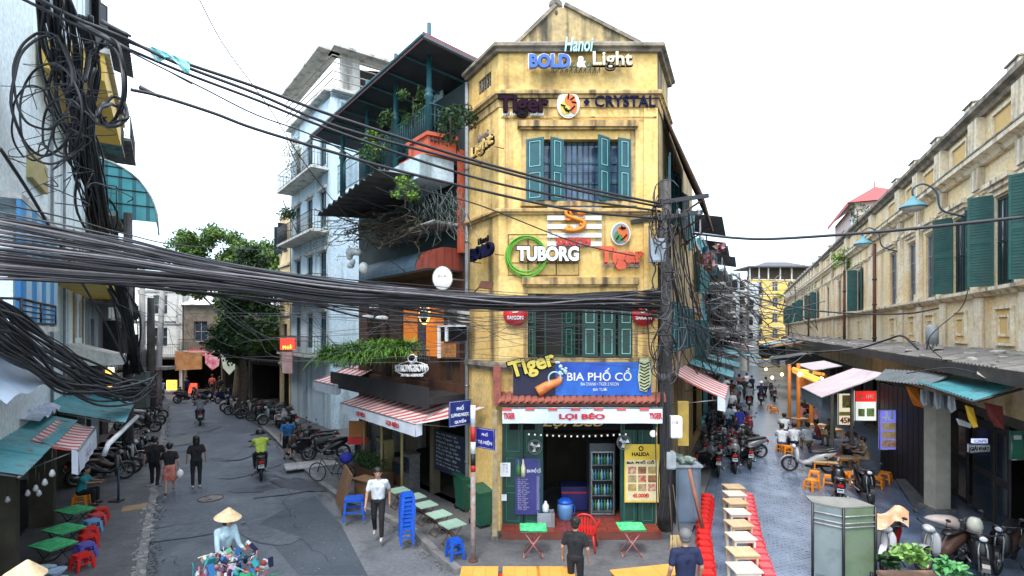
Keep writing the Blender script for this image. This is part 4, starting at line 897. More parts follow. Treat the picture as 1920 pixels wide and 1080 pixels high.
def wall_fan(x, y, w, lab):
    s = thing('wall_fan', lab, 'fan', FF.hit(x,y,w)); mb = MB(); mb.torus((0,0,0), .17, .008, (0,1,-.2), 20, 4); mb.torus((0,.05,0), .13, .006, (0,1,-.2), 20, 4)
    for k in range(10): a = 6.283*k/10; mb.tube([(0,-.03,0),(.17*math.cos(a),0,.17*math.sin(a))], .003, 3)
    mb.build('cage', steel, s); mb = MB()
    for k in range(3): a = 6.283*k/3; mb.add([(0,.01,0),(.14*math.cos(a),.0,.14*math.sin(a)),(.13*math.cos(a+.7),.03,.13*math.sin(a+.7))], [(0,1,2)])
    mb.build('blade', white, s); mb = MB(); mb.ell((0,.05,0),.05,.08,.05); mb.tube([(0,.08,0),(0,.16,-.12),(0,.3,-.12)], .018, 6); mb.build('motor', white, s)
wall_fan(1003,838,.25,'white wall fan hanging left in the shop doorway'); wall_fan(1170,830,.25,'white wall fan above the yellow food poster')
s = thing('globe_lamp', 'white globe lamp hanging under the right end of the shop awning', 'lamp', FF.hit(1225,813,.6)); mb = MB(); mb.ell((0,0,0),.085,.085,.085,14,8); mb.build('globe', lamp_w, s); mb = MB(); mb.tube([(0,0,.08),(0,0,.35)],.008,5); mb.build('cord', blackm, s)
s = thing('plastic_crate', 'grey plastic crate on the tiled step left of the shop door', 'crate', FF.hit(1023,985,.1)+Vector((0,0,0))); s.location.z = .305
mb = MB(); 
for a in (-.2,.2): mb.box(a-.01,a+.01,-.15,.15,0,.34)
for a in (-.14,.14): mb.box(-.19,.19,a-.01,a+.01,0,.34)
mb.box(-.19,.19,-.13,.13,0,.02); mb.build('crate', galv, s)
s = thing('paper_roll', 'white water bottle standing on the grey crate in the doorway', 'bottle', s.location+Vector((0,-.02,.34))); mb = MB(); mb.lathe([(.07,0),(.08,.02),(.08,.16),(.03,.22),(.03,.26)], n=12); mb.build('bottle', white, s)
# ================= generic tube house
def tube_house(fr, u0, u1, h, label, m_wall, floors=4, depth=9, m_trim=None, m_shut=None, nw=2, z_shop=3.1, balc=(), roof=None, loc=None, name='tube_house', w0=0.0, cols=None, shop=True, sides=True, parapet=True):
    c = fr.P((u0+u1)/2, w0-depth/2, 0); t = thing(name, label, 'building', c); m_trim = m_trim or m_wall; rng = random.Random(int(abs(u0)*37+h*10))
    W = u1-u0; fh = (h-z_shop)/floors; ops = []
    if shop: ops.append((u0+.25, u1-.25, .15, z_shop-.35))
    nw = max(1, nw)
    for k in range(floors):
        for j in range(nw):
            cu = u0+W*(j+.5)/nw; hw = min(.55, W/nw*.34); ops.append((cu-hw, cu+hw, z_shop+k*fh+.75, z_shop+k*fh+min(2.5, fh-.4)))
    mb = MB(fr.M); wall(mb, u0, u1, 0, h, .22, ops, w0); mb.build('front_wall', m_wall, t)
    if sides:
        mb = MB(fr.M)
        for u in (u0, u1): mb.quad((u,w0,0),(u,w0-depth,0),(u,w0-depth,h),(u,w0,h))
        mb.quad((u0,w0-depth,0),(u1,w0-depth,0),(u1,w0-depth,h),(u0,w0-depth,h)); mb.build('side_wall', m_wall, t)
        mb = MB(fr.M); mb.box(u0,u1,w0-depth,w0-.23,h-.35,h-.2); mb.build('roof_slab', conc, t)
    mb = MB(fr.M)
    for k in range(floors+1): z = z_shop+k*fh; mb.box(u0-.03,u1+.03,w0+.002,w0+.09,z-.12,z+.05)
    mb.build('floor_band', m_trim, t)
    for o_ in ops[(1 if shop else 0):]:
        window(fr, t, o_[0]+.01, o_[1]-.01, o_[2]+.01, o_[3]-.01, m_trim if m_shut is None else m_shut, w=w0-.15)
        if m_shut is not None and rng.random() < .8:
            hw = (o_[1]-o_[0])/2; leaf_shutter(fr, t, o_[0], o_[2], hw, o_[3]-o_[2], rng.choice((100,150,160)), False, m_shut, m_shut, w=w0+.03, trim=False); leaf_shutter(fr, t, o_[1], o_[2], hw, o_[3]-o_[2], rng.choice((100,140,165)), True, m_shut, m_shut, w=w0+.03, trim=False)
    if shop:
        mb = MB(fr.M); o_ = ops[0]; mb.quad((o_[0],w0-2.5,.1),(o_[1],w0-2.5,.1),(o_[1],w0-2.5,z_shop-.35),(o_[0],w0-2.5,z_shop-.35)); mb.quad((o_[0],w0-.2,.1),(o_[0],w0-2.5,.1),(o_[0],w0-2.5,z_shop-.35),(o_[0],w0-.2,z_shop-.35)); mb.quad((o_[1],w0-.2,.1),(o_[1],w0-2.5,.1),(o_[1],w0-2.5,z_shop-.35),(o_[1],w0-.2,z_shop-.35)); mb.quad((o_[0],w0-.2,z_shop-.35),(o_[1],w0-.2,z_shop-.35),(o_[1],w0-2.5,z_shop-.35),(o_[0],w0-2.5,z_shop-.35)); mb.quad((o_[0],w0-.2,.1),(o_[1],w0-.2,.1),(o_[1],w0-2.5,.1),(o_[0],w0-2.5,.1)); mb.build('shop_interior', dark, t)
    for k, dp in balc:
        z = z_shop+k*fh; mb = MB(fr.M); mb.box(u0+.1,u1-.1,w0+.1,w0+dp,z-.14,z-.02); b = mb.build('balcony', m_trim, t)
        mb = MB(); mb.world = True; railing(mb, [fr.P(u0+.12,w0+.1,0), fr.P(u0+.12,w0+dp-.04,0), fr.P(u1-.12,w0+dp-.04,0), fr.P(u1-.12,w0+.1,0)], z, .95, .14); mb.build('railing', blackm, b)
    if roof:
        kind, m_r = roof
        if kind == 'shed':
            mb = MB(); mb.world = True; mb2 = corrugated(mb, fr.P(u0-.3,w0+1.0,h+.9), fr.P(u1+.3,w0+1.0,h+.9), fr.P(u0-.3,w0-depth*.6,h+2.0), fr.P(u1+.3,w0-depth*.6,h+2.0), .3, .03); mb.build('metal_roof', m_r, t)
            mb = MB(fr.M)
            for u in (u0+.1,u1-.1): mb.box(u-.04,u+.04,w0-.1,w0-.02,h,h+1.0); mb.box(u-.04,u+.04,w0-depth*.55,w0-depth*.55+.08,h,h+1.85)
            mb.build('roof_post', steel, t)
        if kind == 'gable':
            mb = MB(fr.M); D = depth; mb.add([(u0-.2,w0+.3,h),(u1+.2,w0+.3,h),(u1+.2,w0-D/2,h+1.8),(u0-.2,w0-D/2,h+1.8),(u0-.2,w0-D,h),(u1+.2,w0-D,h)], [(0,1,2,3),(3,2,5,4),(0,3,4),(1,5,2)]); mb.build('gable_roof', m_r, t)
    return t
roof_red = mat('red_sheet_roof', (.50,.045,.04), .6, (.38,.04,.035), 3, stain=((.2,.06,.05), .25, 3)); roof_grey = mat('grey_sheet_roof', (.10,.10,.11), .7, (.07,.07,.075), 3)
grn_sh = mat('teal_corrugated', (.05,.23,.27), .5, (.09,.30,.33), 1.6, stain=((.10,.13,.12), .3, 1.2), streak=((.12,.10,.08), .3, 4))

# ---------------- bar building left of the corner house
bar_w = mat('bar_dark_front', (.016,.017,.020), .8, (.028,.027,.03), 2, stain=((.02,.02,.02), .3, 3))
wood_f = mat('brown_panel', (.10,.045,.028), .6, (.07,.03,.02), 3)
bo = mat('orange_lit_panel', (.62,.18,.02), .5, (.50,.13,.015), 2, emit=.25)
T = thing('bar_building', 'dark bar building with stacked balconies and a big overhanging shed roof', 'building', FB.P(3.6,-3,0))
L_ = 7.6
gz = 3.25
ops = [(.15,1.9,.12,2.7),(2.1,3.4,.12,2.7),(3.7,5.2,.12,2.7),(5.5,7.3,.12,2.7)]
mb = MB(FB.M); wall(mb, 0, L_, 0, gz, .25, ops); mb.build('ground_floor_wall', mat('shop_wall', (.13,.10,.06), .9, (.09,.075,.05), 2, stain=((.04,.04,.03), .4, 2)), T)
mb = MB(FB.M); mb.quad((0,-3,.1),(L_,-3,.1),(L_,-3,gz),(0,-3,gz)); mb.quad((0,-.25,2.72),(L_,-.25,2.72),(L_,-3,2.72),(0,-3,2.72)); mb.quad((0,-.25,.125),(L_,-.25,.125),(L_,-3,.125),(0,-3,.125)); mb.build('shop_interior', mat('dingy_interior', (.05,.045,.03)), T)
zf = [3.25, 5.25, 7.35, 8.55]     # first floor, lintel band etc.
f1 = [(.4,1.6,3.6,5.6),(2.2,3.6,3.5,5.9),(4.0,5.2,3.5,5.9),(5.6,6.8,3.5,5.9)]
mb = MB(FB.M); wall(mb, 0, L_, gz, 6.9, .22, f1); mb.build('first_floor_wall', wood_f, T)
for o_ in f1: window(FB, T, *o_, wood_d, mat('bar_glass', (.04,.03,.03), .15, (.10,.06,.03), 2), nx=2, nz=2)
f2 = [(1.0,2.0,9.5,11.4),(3.0,4.2,9.5,11.4),(5.2,6.4,9.5,11.4)]
mb = MB(FB.M); wall(mb, .1, L_, 6.9, 12.1, .22, f2); mb.build('upper_wall', mat('bar_upper_wall', (.04,.065,.07), .8, (.028,.045,.05), 2), T)
for o_ in f2: window(FB, T, *o_, teal, nx=2, nz=2, bars=True)
mb = MB(FB.M); mb.quad((L_,0,0),(L_,-6,0),(L_,-6,12.1),(L_,0,12.1)); mb.box(.1,L_,-6,-.25,11.9,12.05); mb.build('far_side_wall', wwall, T)
mb = MB(FB.M); mb.quad((.12,0,3),(.12,-3,3),(.12,-3,12.1),(.12,0,12.1)); mb.build('near_side_wall', mat('bar_upper_wall', (.04,.065,.07)), T)
# first floor balcony with black rail
zb = FB.uz(760,742,.9)[1]; zb = 3.35
mb = MB(FB.M); mb.box(.15,7.4,.003,1.15,zb-.2,zb); mb.build('balcony_floor', bar_w, T)
mb = MB(FB.M); mb.box(.15,7.4,1.152,1.19,zb-.30,zb+.26); mb.build('balcony_fascia', bar_w, T)
mb = MB(); mb.world = True; railing(mb, [FB.P(.2,1.12,0), FB.P(7.3,1.12,0), FB.P(7.35,.05,0)], zb+.4, .85, .13); mb.build('railing', blackm, T)
# brown vertical piers with orange panels
for u0, u1, m_ in ((.35,1.15,wood_f),(1.25,2.25,bo),(2.35,2.75,mat('lilac_pier',(.10,.08,.12),.6)),(2.85,3.75,bo),(3.9,4.8,wood_f)):
    mb = MB(FB.M); mb.box(u0,u1,.01,.05,4.35,6.35); mb.build('facade_panel', m_, T)
# dark-blue curved band with red end
mb = MB(FB.M); mb.loft([(0,0,0,.1,.1)]) if False else None
def curved_band(u0, u1, z0, z1, m_, nm):
    mb = MB(FB.M); n = 8
    for i in range(n):
        a0, a1 = math.pi/2*i/n, math.pi/2*(i+1)/n; q = lambda a: (.55+.5*math.sin(a)*1.0-.5, z1-(z1-z0)*(1-math.cos(a)))
        w0_, zz0 = .55+.55*math.sin(a0), z0+(z1-z0)*math.cos(a0); w1_, zz1 = .55+.55*math.sin(a1), z0+(z1-z0)*math.cos(a1)
        mb.quad((u0,w0_,zz0),(u1,w0_,zz0),(u1,w1_,zz1),(u0,w1_,zz1))
    mb.quad((u0,.55,z1),(u1,.55,z1),(u1,.0,z1),(u0,.0,z1))
    for u in (u0, u1): P_ = [(u,.0,z0),(u,.0,z1)]+[(u,.55+.55*math.sin(math.pi/2*i/n),z0+(z1-z0)*math.cos(math.pi/2*i/n)) for i in range(n+1)]; mb.add(P_, [tuple(range(len(P_)))])
    return mb.build(nm, m_, T)
zc0, zc1 = FB.uz(830,497,1.1)[1], FB.uz(830,459,.8)[1]
curved_band(1.05, 4.9, zc0, zc1, mat('slate_blue_metal', (.05,.10,.15), .5, (.035,.07,.10), 3, wave=((.03,.06,.09), 1.2, 'X', .93)), 'canopy_band')
curved_band(.30, 1.0, zc0, zc1, mat('red_brown_metal', (.34,.06,.035), .6, (.24,.045,.03), 3, wave=((.18,.04,.03), 1.6, 'X', .85)), 'canopy_band')
mb = MB(FB.M); mb.box(.2,5.0,.05,1.1,zc0-.06,zc0-.01); mb.build('soffit', dark, T)
mb = MB(FB.M); mb.box(.2,4.8,.05,.9,8.05,8.12); mb.tube([(.2,.95,8.1),(4.8,.95,8.1)], .035, 6); mb.build('ledge', conc_l, T)
# corrugated canopy over the third floor
k0 = FB.hit(602,398,1.9); k1 = FB.P(1.35,1.9,0)
u_a, z_a = FB.uz(615,405,2.0); u_b, z_b = FB.uz(845,325,1.15)
dk = mat('underside_grey_sheet', (.05,.052,.055), .7, (.04,.04,.042), 3)
mb = MB(); mb.world = True; corrugated(mb, FB.P(.7,2.4,9.30), FB.P(5.3,2.4,8.95), FB.P(.7,.1,9.42), FB.P(5.9,.1,9.28), .42, .06, .01); mb.build('corrugated_canopy', mat('canopy_sheet', (.09,.095,.10), .6, (.06,.06,.065), 3), T)
mb = MB(FB.M)
for u in (1.2,2.5,3.8,5.0): mb.tube([(u,.02,8.5),(u,2.2,9.0)], .02, 5)
mb.build('canopy_bracket', blackm, T)
# third-floor balcony: pale blue box floor with coral parapet and teal columns
zb3 = FB.uz(825,318,1.2)[1]
mb = MB(FB.M); mb.box(.35,2.6,.25,1.30,zb3,zb3+.62); mb.build('balcony_base', lblue, T)
mb = MB(FB.M); mb.prism([(.2,.2,zb3+.64),(2.2,.2,zb3+.64),(1.9,1.15,zb3+.64),(.35,1.15,zb3+.64)], (0,0,.12)); mb.prism([(.3,.2,zb3+.76),(1.7,.2,zb3+.76),(1.5,1.05,zb3+.76),(.4,1.05,zb3+.76)], (0,0,.42)); mb.prism([(.2,.2,zb3+1.18),(1.8,.2,zb3+1.18),(1.6,1.1,zb3+1.18),(.35,1.1,zb3+1.18)], (0,0,.10)); mb.build('coral_parapet', coral, T)
mb = MB(FB.M); mb.box(.08,.22,.01,.22,7.3,zb3+.9); mb.build('coral_pier', coral, T)
mb = MB(FB.M); mb.box(.4,7.4,.01,.95,zb3+.55,zb3+.70); mb.build('balcony_floor', conc, T)
mb = MB(); mb.world = True; railing(mb, [FB.P(.35,.25,0), FB.P(.35,.98,0), FB.P(7.2,.98,0)], zb3+1.0, 1.05, .11, .011); mb.build('railing', teal, T)
for u in (.5,2.5,4.6,6.8):
    mb = MB(); mb.world = True; c_ = FB.P(u,.95,0); mb.lathe([(.10,0),(.10,1.5),(.14,1.55),(.14,1.62),(.09,1.68),(.13,1.75),(.075,1.82),(.06,3.6)], (c_.x,c_.y,zb3+.7), 12); mb.build('column', teal, T)
# overhanging shed roof
e0 = FB.P(-.25,1.55,12.75); e1 = FB.P(8.6,1.55,12.75); r0 = FB.P(-.25,-4.5,12.35); r1 = FB.P(8.6,-4.5,12.35)
mb = MB(); mb.world = True; corrugated(mb, e0, e1, r0, r1, .25, .02, .01); mb.build('shed_roof', mat('purple_brown_roof', (.13,.05,.055), .6, (.10,.04,.045), 3), T)
mb = MB(); mb.world = True; dz = Vector((0,0,-.06))
mb.add([e0+dz, e1+dz, r1+dz, r0+dz], [(0,1,2,3)]); mb.build('roof_lining', mat('roof_lining', (.055,.07,.085), .8, (.04,.05,.06), 1.5), T)
mb = MB(); mb.world = True
for i in range(9): a = e0.lerp(e1, i/8)+dz*2; b = r0.lerp(r1, i/8)+dz*2; mb.tube([a,b], .035, 5)
mb.tube([e0+dz, e1+dz], .05, 5); mb.build('rafter', teal, T)
mb = MB(); mb.world = True; mb.prism([e0+Vector((0,0,-.16)), e1+Vector((0,0,-.16)), e1+Vector((0,0,.02)), e0+Vector((0,0,.02))], -FB.n*.03); mb.prism([e0+Vector((0,0,-.16)), r0+Vector((0,0,-.16)), r0+Vector((0,0,.02)), e0+Vector((0,0,.02))], FB.d*.03); mb.build('bargeboard', mat('bargeboard_brown', (.22,.10,.11), .7), T)
# blue-grey side panel at the right of the roof terrace
mb = MB(FB.M); mb.box(1.8,2.9,-.3,-.26,12.1,12.6); mb.build('terrace_panel', lblue, T)

# ---------------- things on the bar building
s = sign('hanging_sign', 'white STRONGBOW sign with an archer mark on the dark balcony front of the bar', FB.hit(772,690,1.25))
def oval_ring(fr, cx, cy, rx, ry, w, r, m, par, nm='ring'):
    mb = MB(); mb.world = True; mb.tube([fr.hit(cx+rx*math.cos(a*.3142), cy+ry*math.sin(a*.3142), w) for a in range(21)], r, 5); return mb.build(nm, m, par)
text_px(FB, 'STRONGBOW', 742,684,802,697, 1.26, whL, s, ext=.03, bold=.03); text_px(FB, 'APPLE CIDERS', 752,701,794,706, 1.26, whL, s, ext=.02, bold=.02)
oval_ring(FB,772,691,31,13,1.25,.016,whL,s); oval_ring(FB,773,673,8,8,1.25,.018,whL,s); mb = MB(); mb.world = True; mb.tube([FB.hit(764,672,1.27),FB.hit(772,682,1.27),FB.hit(782,668,1.27)], .015, 5); mb.build('archer_mark', whL, s)
s = sign('round_sign', 'round glowing orange-rimmed sign of a bar on its lit orange panel', FB.hit(796,589,.2))
lit_o = mat('lit_ring', (1,.50,.12), .5, emit=1.6); lit_w = mat('lit_white', (.60,.60,.58), .5, emit=.3)
mb = MB(); mb.world = True; mb.torus(FB.hit(796,589,.16), .29, .035, FB.n, 28, 8); mb.build('lit_rim', lit_o, s); mb = MB(); mb.world = True; mb.lathe([(.27,-.03),(.27,.03)], FB.hit(796,589,.16), 24, FB.n); mb.build('disc', blkL, s)
text_px(FB, 'BAR', 787,577,805,584, .22, lit_w, s, ext=.01, bold=.03); text_px(FB, 'BEER CLUB', 784,590,808,596, .22, lit_w, s, ext=.01, bold=.03)
s = sign('light_box', 'white oval light box sticking out beside the drainpipe on the bar front', FB.hit(830,522,1.2)); mb = MB(); mb.world = True; c_ = FB.hit(830,522,1.2); mb.lathe([(.24,-.05),(.25,0),(.24,.05)], (0,0,0), 24, (0,1,0)); 
mb.v = [tuple(c_+Vector((v[0], v[1], v[2]*1.18))) for v in mb.v]; mb.build('light_panel', lit_w, s); mb = WB(); mb.tube([c_+Vector((.25*math.cos(a*.314),-.03,.25*1.18*math.sin(a*.314))) for a in range(21)], .018, 5); mb.build('rim', steel, s); text('BIA', c_+Vector((-.12,-.065,.02)), c_+Vector((.12,-.065,.02)), c_+Vector((-.12,-.065,.10)), mat('grey_letters',(.2,.17,.16)), s, ext=.004)
mb = MB(); mb.world = True; mb.tube([c_, c_+Vector((.5,.5,0))], .02, 5); mb.build('arm', steel, s)
s = sign('light_box', 'white shield shaped light box above the fern balcony of the bar', FB.hit(700,566,.6)); mb = MB(); mb.world = True; mb.prism([FB.hit(x,y,.62) for x,y in ((685,553),(714,553),(714,562),(706,577),(693,577),(685,562))], -FB.n*.1); mb.build('light_panel', lit_w, s)
mb = MB(); mb.world = True; mb.tube([FB.hit(686,562.5,.64),FB.hit(713,562.5,.64)], .02, 4); mb.build('sign_band', mat('lilac_pier',(.10,.08,.12)), s)
def aircon(px, py, w, lab, sx=.8, sz=.56, fr=FB):
    c = fr.hit(px, py, w); s = thing('air_conditioner', lab, 'air conditioner', c, math.atan2(fr.r.y, fr.r.x)); mb = MB(); mb.box(-sx/2,sx/2,-.14,.14,-sz/2,sz/2); mb.build('casing', mat('ac_white', (.50,.52,.50), .6, (.38,.40,.39), 3), s)
    mb = MB(); 
    for r_ in (.06,.12,.18,.23): mb.torus((-.08,-.15,0), r_, .006, (0,1,0), 20, 4)
    mb.ell((-.08,-.15,0), .04,.02,.04); mb.build('fan_grille', blackm, s); mb = MB(); mb.lathe([(.235,-.004),(.235,.004)], (-.08,-.143,0), 24, (0,1,0)); mb.build('fan_opening', mat('grey_letters',(.2,.17,.16)), s); return s
aircon(860,592,.5,'white air conditioner unit with round grille beside the drainpipe',.62,.6)
s = thing('display_case', 'tall white framed display case by the drainpipe on the bar balcony', 'frame', FB.hit(845,640,1.1))
mb = MB(); mb.world = True
for x0_,y0_,x1_,y1_ in ((820,612,824,672),(834,612,838,640),(820,610,870,613)): mb.prism([FB.hit(a,b,1.2) for a,b in ((x0_,y0_),(x1_,y0_),(x1_,y1_),(x0_,y1_))], -FB.n*.05)
mb.build('frame', white, s); mb = MB(); mb.world = True; mb.prism([FB.hit(a,b,1.16) for a,b in ((824,613),(872,613),(872,640),(824,640))], -FB.n*.05); mb.build('screen', blkL, s); mb = MB(); mb.world = True; mb.prism([FB.hit(a,b,1.16) for a,b in ((826,644),(852,644),(852,670),(826,670))], -FB.n*.05); mb.build('orange_panel', mat('dish_1b',(.5,.2,.04),.5,(.2,.1,.05),8), s)
for k,(px,py) in enumerate(((690,594),(716,596))):
    s = thing('floodlight', ('left' if k == 0 else 'right')+' white spotlight on a bracket over the fern balcony', 'lamp', FB.hit(px,py,.8)); mb = MB(); mb.ell((0,0,0), .22,.08,.08, 10, 6); mb.build('lamp_head', white, s); mb = MB(); mb.tube([(0,0,0),(0,.2,-.25)], .02, 5); mb.build('bracket', steel, s)
awd = lambda x,w: FB.uz(x,700,w)[0]
# long striped awning along the bar
ua, ub = FB.uz(672,800,2.0)[0], FB.uz(822,800,1.15)[0]
awning('long faded striped awning reading LỢI BÉO along the bar front', FB, 5.3, .05, .30, 1.6, 3.16, 2.70, .33, .17, [('LỢI BÉO', 1.75, .95, .25, .8, redL), ('LỢI BÉO', 3.9, 3.2, .25, .8, redL)], edge=False, skew=-1.25)
# faded pink awning further left
awning('short faded pink awning at the far end of the bar, above the parked motorbikes', FB, 9.0, 6.6, -.2, 1.3, 3.7, 3.15, .35, .22, edge=False)
s = sign('menu_board', 'dark chalkboard menu with rows of writing on the wall under the long awning', FB.hit(845,880,.1)); cs_ = FB.uz(872,880,.06)[0], FB.uz(816,880,.06)[0]
mb = MB(FB.M); mb.box(.1,1.72,.03,.06,.95,2.15); mb.build('board', mat('chalkboard', (.012,.018,.04), .6), s)
for k in range(9): text(['Bia Hà Nội 25','Bia Tiger 30','Nem rán 60','Lẩu cá 250','Gà nướng 180','Mực khô 90','Rau xào 40','Ếch rang 120','Cơm rang 50'][k], FB.P(1.6,.065,2.02-k*.115), FB.P(1.6-1.1-.3*((k*7)%3)/3,.065,2.02-k*.115), FB.P(1.6,.065,2.09-k*.115), mat('chalk', (.40,.42,.45), .9), s, ext=.003)
s = sign('hanging_sign', 'small orange and red hanging sign under the far end of the long awning', FB.hit(672,803,1.0)); mb = MB(); mb.world = True; c_ = FB.hit(672,803,1.0); mb.box(c_.x-.32,c_.x+.28,c_.y-.04,c_.y+.04,c_.z-.3,c_.z+.25); mb.build('board', mat('dish_1c',(.36,.12,.02),.5), s); mb = MB(); mb.world = True; mb.box(c_.x-.36,c_.x+.32,c_.y-.05,c_.y+.05,c_.z-.55,c_.z-.31); mb.build('lower_board', redL, s)
# posts under the long awning
for k,u in enumerate((2.2,3.6,5.0)):
    s = thing('awning_post', ['nearest','middle','farthest'][k]+' yellowish post under the long striped awning', 'post', FB.P(u,.9,.12), 0, 'posts under the long awning'); mb = MB(); mb.tube([(0,0,0),(0,0,2.8)], .045, 8); mb.build('post', mat('ochre_post', (.30,.24,.10), .8), s); mb = MB(); mb.lathe([(.09,0),(.09,.05),(.05,.06)]); mb.build('foot', conc, s)

# ---------------- tall light blue house further along
T = thing('blue_tower_house', 'tall light blue narrow house with small balconies and open roof storey, behind the bar building', 'building', (-10,28,0))
Q0, Q1, Q2 = Vector((-9.2,26.0,0)), Vector((-13.6,31.5,0)), Vector((-4.5,29.2,0))
FT = Fr(Q0, Q1-Q0, (-1,-.8)); FS = Fr(Q0, Q2-Q0, (.3,-1))
zr = at(600,172,26).z
Lf = (Q1-Q0).length; Ls = (Q2-Q0).length
wf = [(.7+i*2.2, 1.7+i*2.2, z, z+1.9) for i in range(3) for z in (4.2,7.4,10.6,13.8)]
mb = MB(FT.M); wall(mb, 0, Lf, 0, zr, .25, wf); mb.build('street_wall', lblue, T)
for o_ in wf: window(FT, T, *o_, teal, nx=2, nz=2); 
for o_ in wf:
    mb = MB(FT.M); mb.box(o_[0]-.15,o_[1]+.15,.003,.12,o_[3]+.05,o_[3]+.2); mb.build('window_head', wwall, T)
mb = MB(FS.M); wall(mb, 0, Ls, 0, zr, .25, [(5.6,6.5,8.5,10),(2.2,3.2,6.2,7.4)]); mb.build('gable_wall', lblue, T)
mb = MB(); mb.world = True; mb.prism([Q0+Vector((0,0,zr-.25)), Q1+Vector((0,0,zr-.25)), Q1+Vector((5,3,zr-.25)), Q2+Vector((0,0,zr-.25))], (0,0,.2)); mb.build('roof_slab', conc, T)
for z in (3.9,7.1,10.3,13.5):
    mb = MB(FT.M); mb.box(.3,Lf-.3,.003,.9,z-.12,z); b = mb.build('balcony', wwall, T); mb = MB(); mb.world = True; railing(mb, [FT.P(.35,.05,0),FT.P(.35,.86,0),FT.P(Lf-.35,.86,0),FT.P(Lf-.35,.05,0)], z, .95, .16, .012); mb.build('railing', blackm, b)
# open roof storey with slab and rails
for z, e in ((zr+.02,.35),(zr+2.1,.6)):
    for fr_, q_ in ((FT,(0,Lf,-.5,e)),(FS,(0,Ls*.75,-.6,e))): mb = MB(fr_.M); mb.box(*q_,z,z+.14+.004*(fr_ is FS)); mb.build('slab', wwall, T)
mb = MB(FS.M); mb.box(.5,1.5,-.2,-.05,zr+.16,zr+2.1); mb.box(3.0,3.4,-.2,-.05,zr+.16,zr+2.1); mb.build('roof_storey_wall', wwall, T)
mb = MB(FS.M); mb.box(1.55,2.95,-.18,-.12,zr+.2,zr+1.6); mb.build('dark_opening', dark, T)
mb = MB(); mb.world = True
for z in (.55,.95,1.4,1.75): mb.tube([FT.P(Lf,.3,zr+z), FS.P(0,.3,zr+z), FS.P(Ls*.75,.3,zr+z*.98)], .035, 5)
mb.build('roof_rail', mat('rail_grey',(.28,.27,.22),.7), T)
s = thing('red_roof_house', 'small red tiled roof peeping over the shed roof beside the blue tower house', 'building', (-7.4,33,0)); mb = MB(); mb.world = True; c_ = at(712,140,33); mb.add([(c_.x-2.0,31,c_.z-.6),(c_.x+1.6,31,c_.z-.9),(c_.x+1.2,34,c_.z+.6),(c_.x-1.0,34,c_.z+.7),(c_.x-2,37,c_.z-.6),(c_.x+1.6,37,c_.z-.9)], [(0,1,2,3),(3,2,5,4),(0,3,4),(1,5,2)]); mb.build('roof', roof_red, s); mb = MB(); mb.world = True; mb.box(c_.x-1.5,c_.x+1.2,31.6,36.5,0,c_.z-.7); mb.build('wall', wwall, s)
# cream slice building beyond the blue tower and shops towards the bend
FC = Fr(Q1+Vector((-.1,.1,0)), (-.62,.78), (-.78,-.62))
tube_house(FC, 0, 2.4, 12.5, 'narrow cream house with shutters, just left of the light blue tower', cream, 3, 6, cream_trim, glassd, 1)
FD = Fr((-15.5,34.5), (-.95,.75), (-.6,-.8))
tube_house(FD, 0, 4.5, 5.2, 'low dark shop house under the big tree at the bend of the left street', bar_w, 1, 6, conc, None, 2)
tube_house(FD, 4.6, 9.5, 5.0, 'low brown shuttered shop house beside the bend, behind parked motorbikes', mat('brown_shop', (.12,.09,.06), .9, (.08,.06,.045), 2), 1, 6, conc, None, 2, z_shop=3.2)
# ---------------- houses closing the left street
FX = Fr((-34,43), (1,.12), (0,-1))
tube_house(FX, 6.0, 14.2, 7.4, 'old two-storey shop house with a dark wooden balcony closing the end of the left street', mat('old_house_wall', (.17,.14,.10), .9, (.11,.09,.07), 2, stain=((.05,.05,.04),.3,2)), 1, 7, conc_l, None, 3, z_shop=3.5, balc=((0,1.2),), roof=('gable', wwall))
tube_house(FX, 2.4, 5.9, 8.6, 'pale narrow house left of the balcony house at the end of the street', wwall, 2, 7, conc_l, None, 1, balc=((0,.8),))
tube_house(FX, 14.3, 19, 6.4, 'low house with grey walls right of the balcony house, mostly behind the tree', conc, 1, 7, conc, None, 2)
FX2 = Fr((-40,58), (1,.1), (0,-1))
tube_house(FX2, 6, 13, 12.2, 'distant pale apartment house behind the end of the left street', wwall, 3, 8, conc_l, None, 3)
tube_house(FX2, 14, 21, 10.5, 'distant pale green topped house behind the tree', mat('pale_green_wall', (.42,.55,.48), .9), 3, 8, conc_l, None, 3)
tube_house(FX2, 22, 29, 9.5, 'distant cream house just right of the tree top', wwall, 3, 8, conc_l, None, 3)

# ================= left side of the left street
T = thing('pale_blue_building', 'tall pale blue rendered building filling the left edge, with a blue bay window', 'building', FW.P(4,-3,0))
opsL = [(-1.2,.9,5.3,7.1),(8.4,9.1,4.9,8.0),(9.5,10.2,4.9,8.0),(6.8,7.4,12.4,13.6)]
mb = MB(FW.M); wall(mb, -3, 11.0, 3.0, 22, .22, opsL); mb.build('street_wall', pblue, T)
mb = MB(FW.M); mb.quad((11,0,3),(11,-7,3),(11,-7,22),(11,0,22)); mb.build('side_wall', pblue, T)
for o_ in opsL[1:]: window(FW, T, *o_, wood_d, nx=1, nz=3)
mb = MB(FW.M); mb.box(8.2,10.4,.003,.04,8.02,8.25); mb.box(8.2,8.38,.003,.04,4.7,8.0); mb.box(10.22,10.4,.003,.04,4.7,8.0); mb.build('window_surround', mat('ochre_trim', (.40,.27,.12), .8), T)
mb = MB(FW.M); mb.box(2.0,3.6,.003,.10,8.3,8.9); mb.build('wall_panel', mat('mustard_panel', (.42,.36,.16), .9), T)
for u in (4.4,6.2): mb = MB(FW.M); mb.tube([(u,.06,3.2),(u,.06,21)], .035, 6); mb.build('downpipe', galv, T)
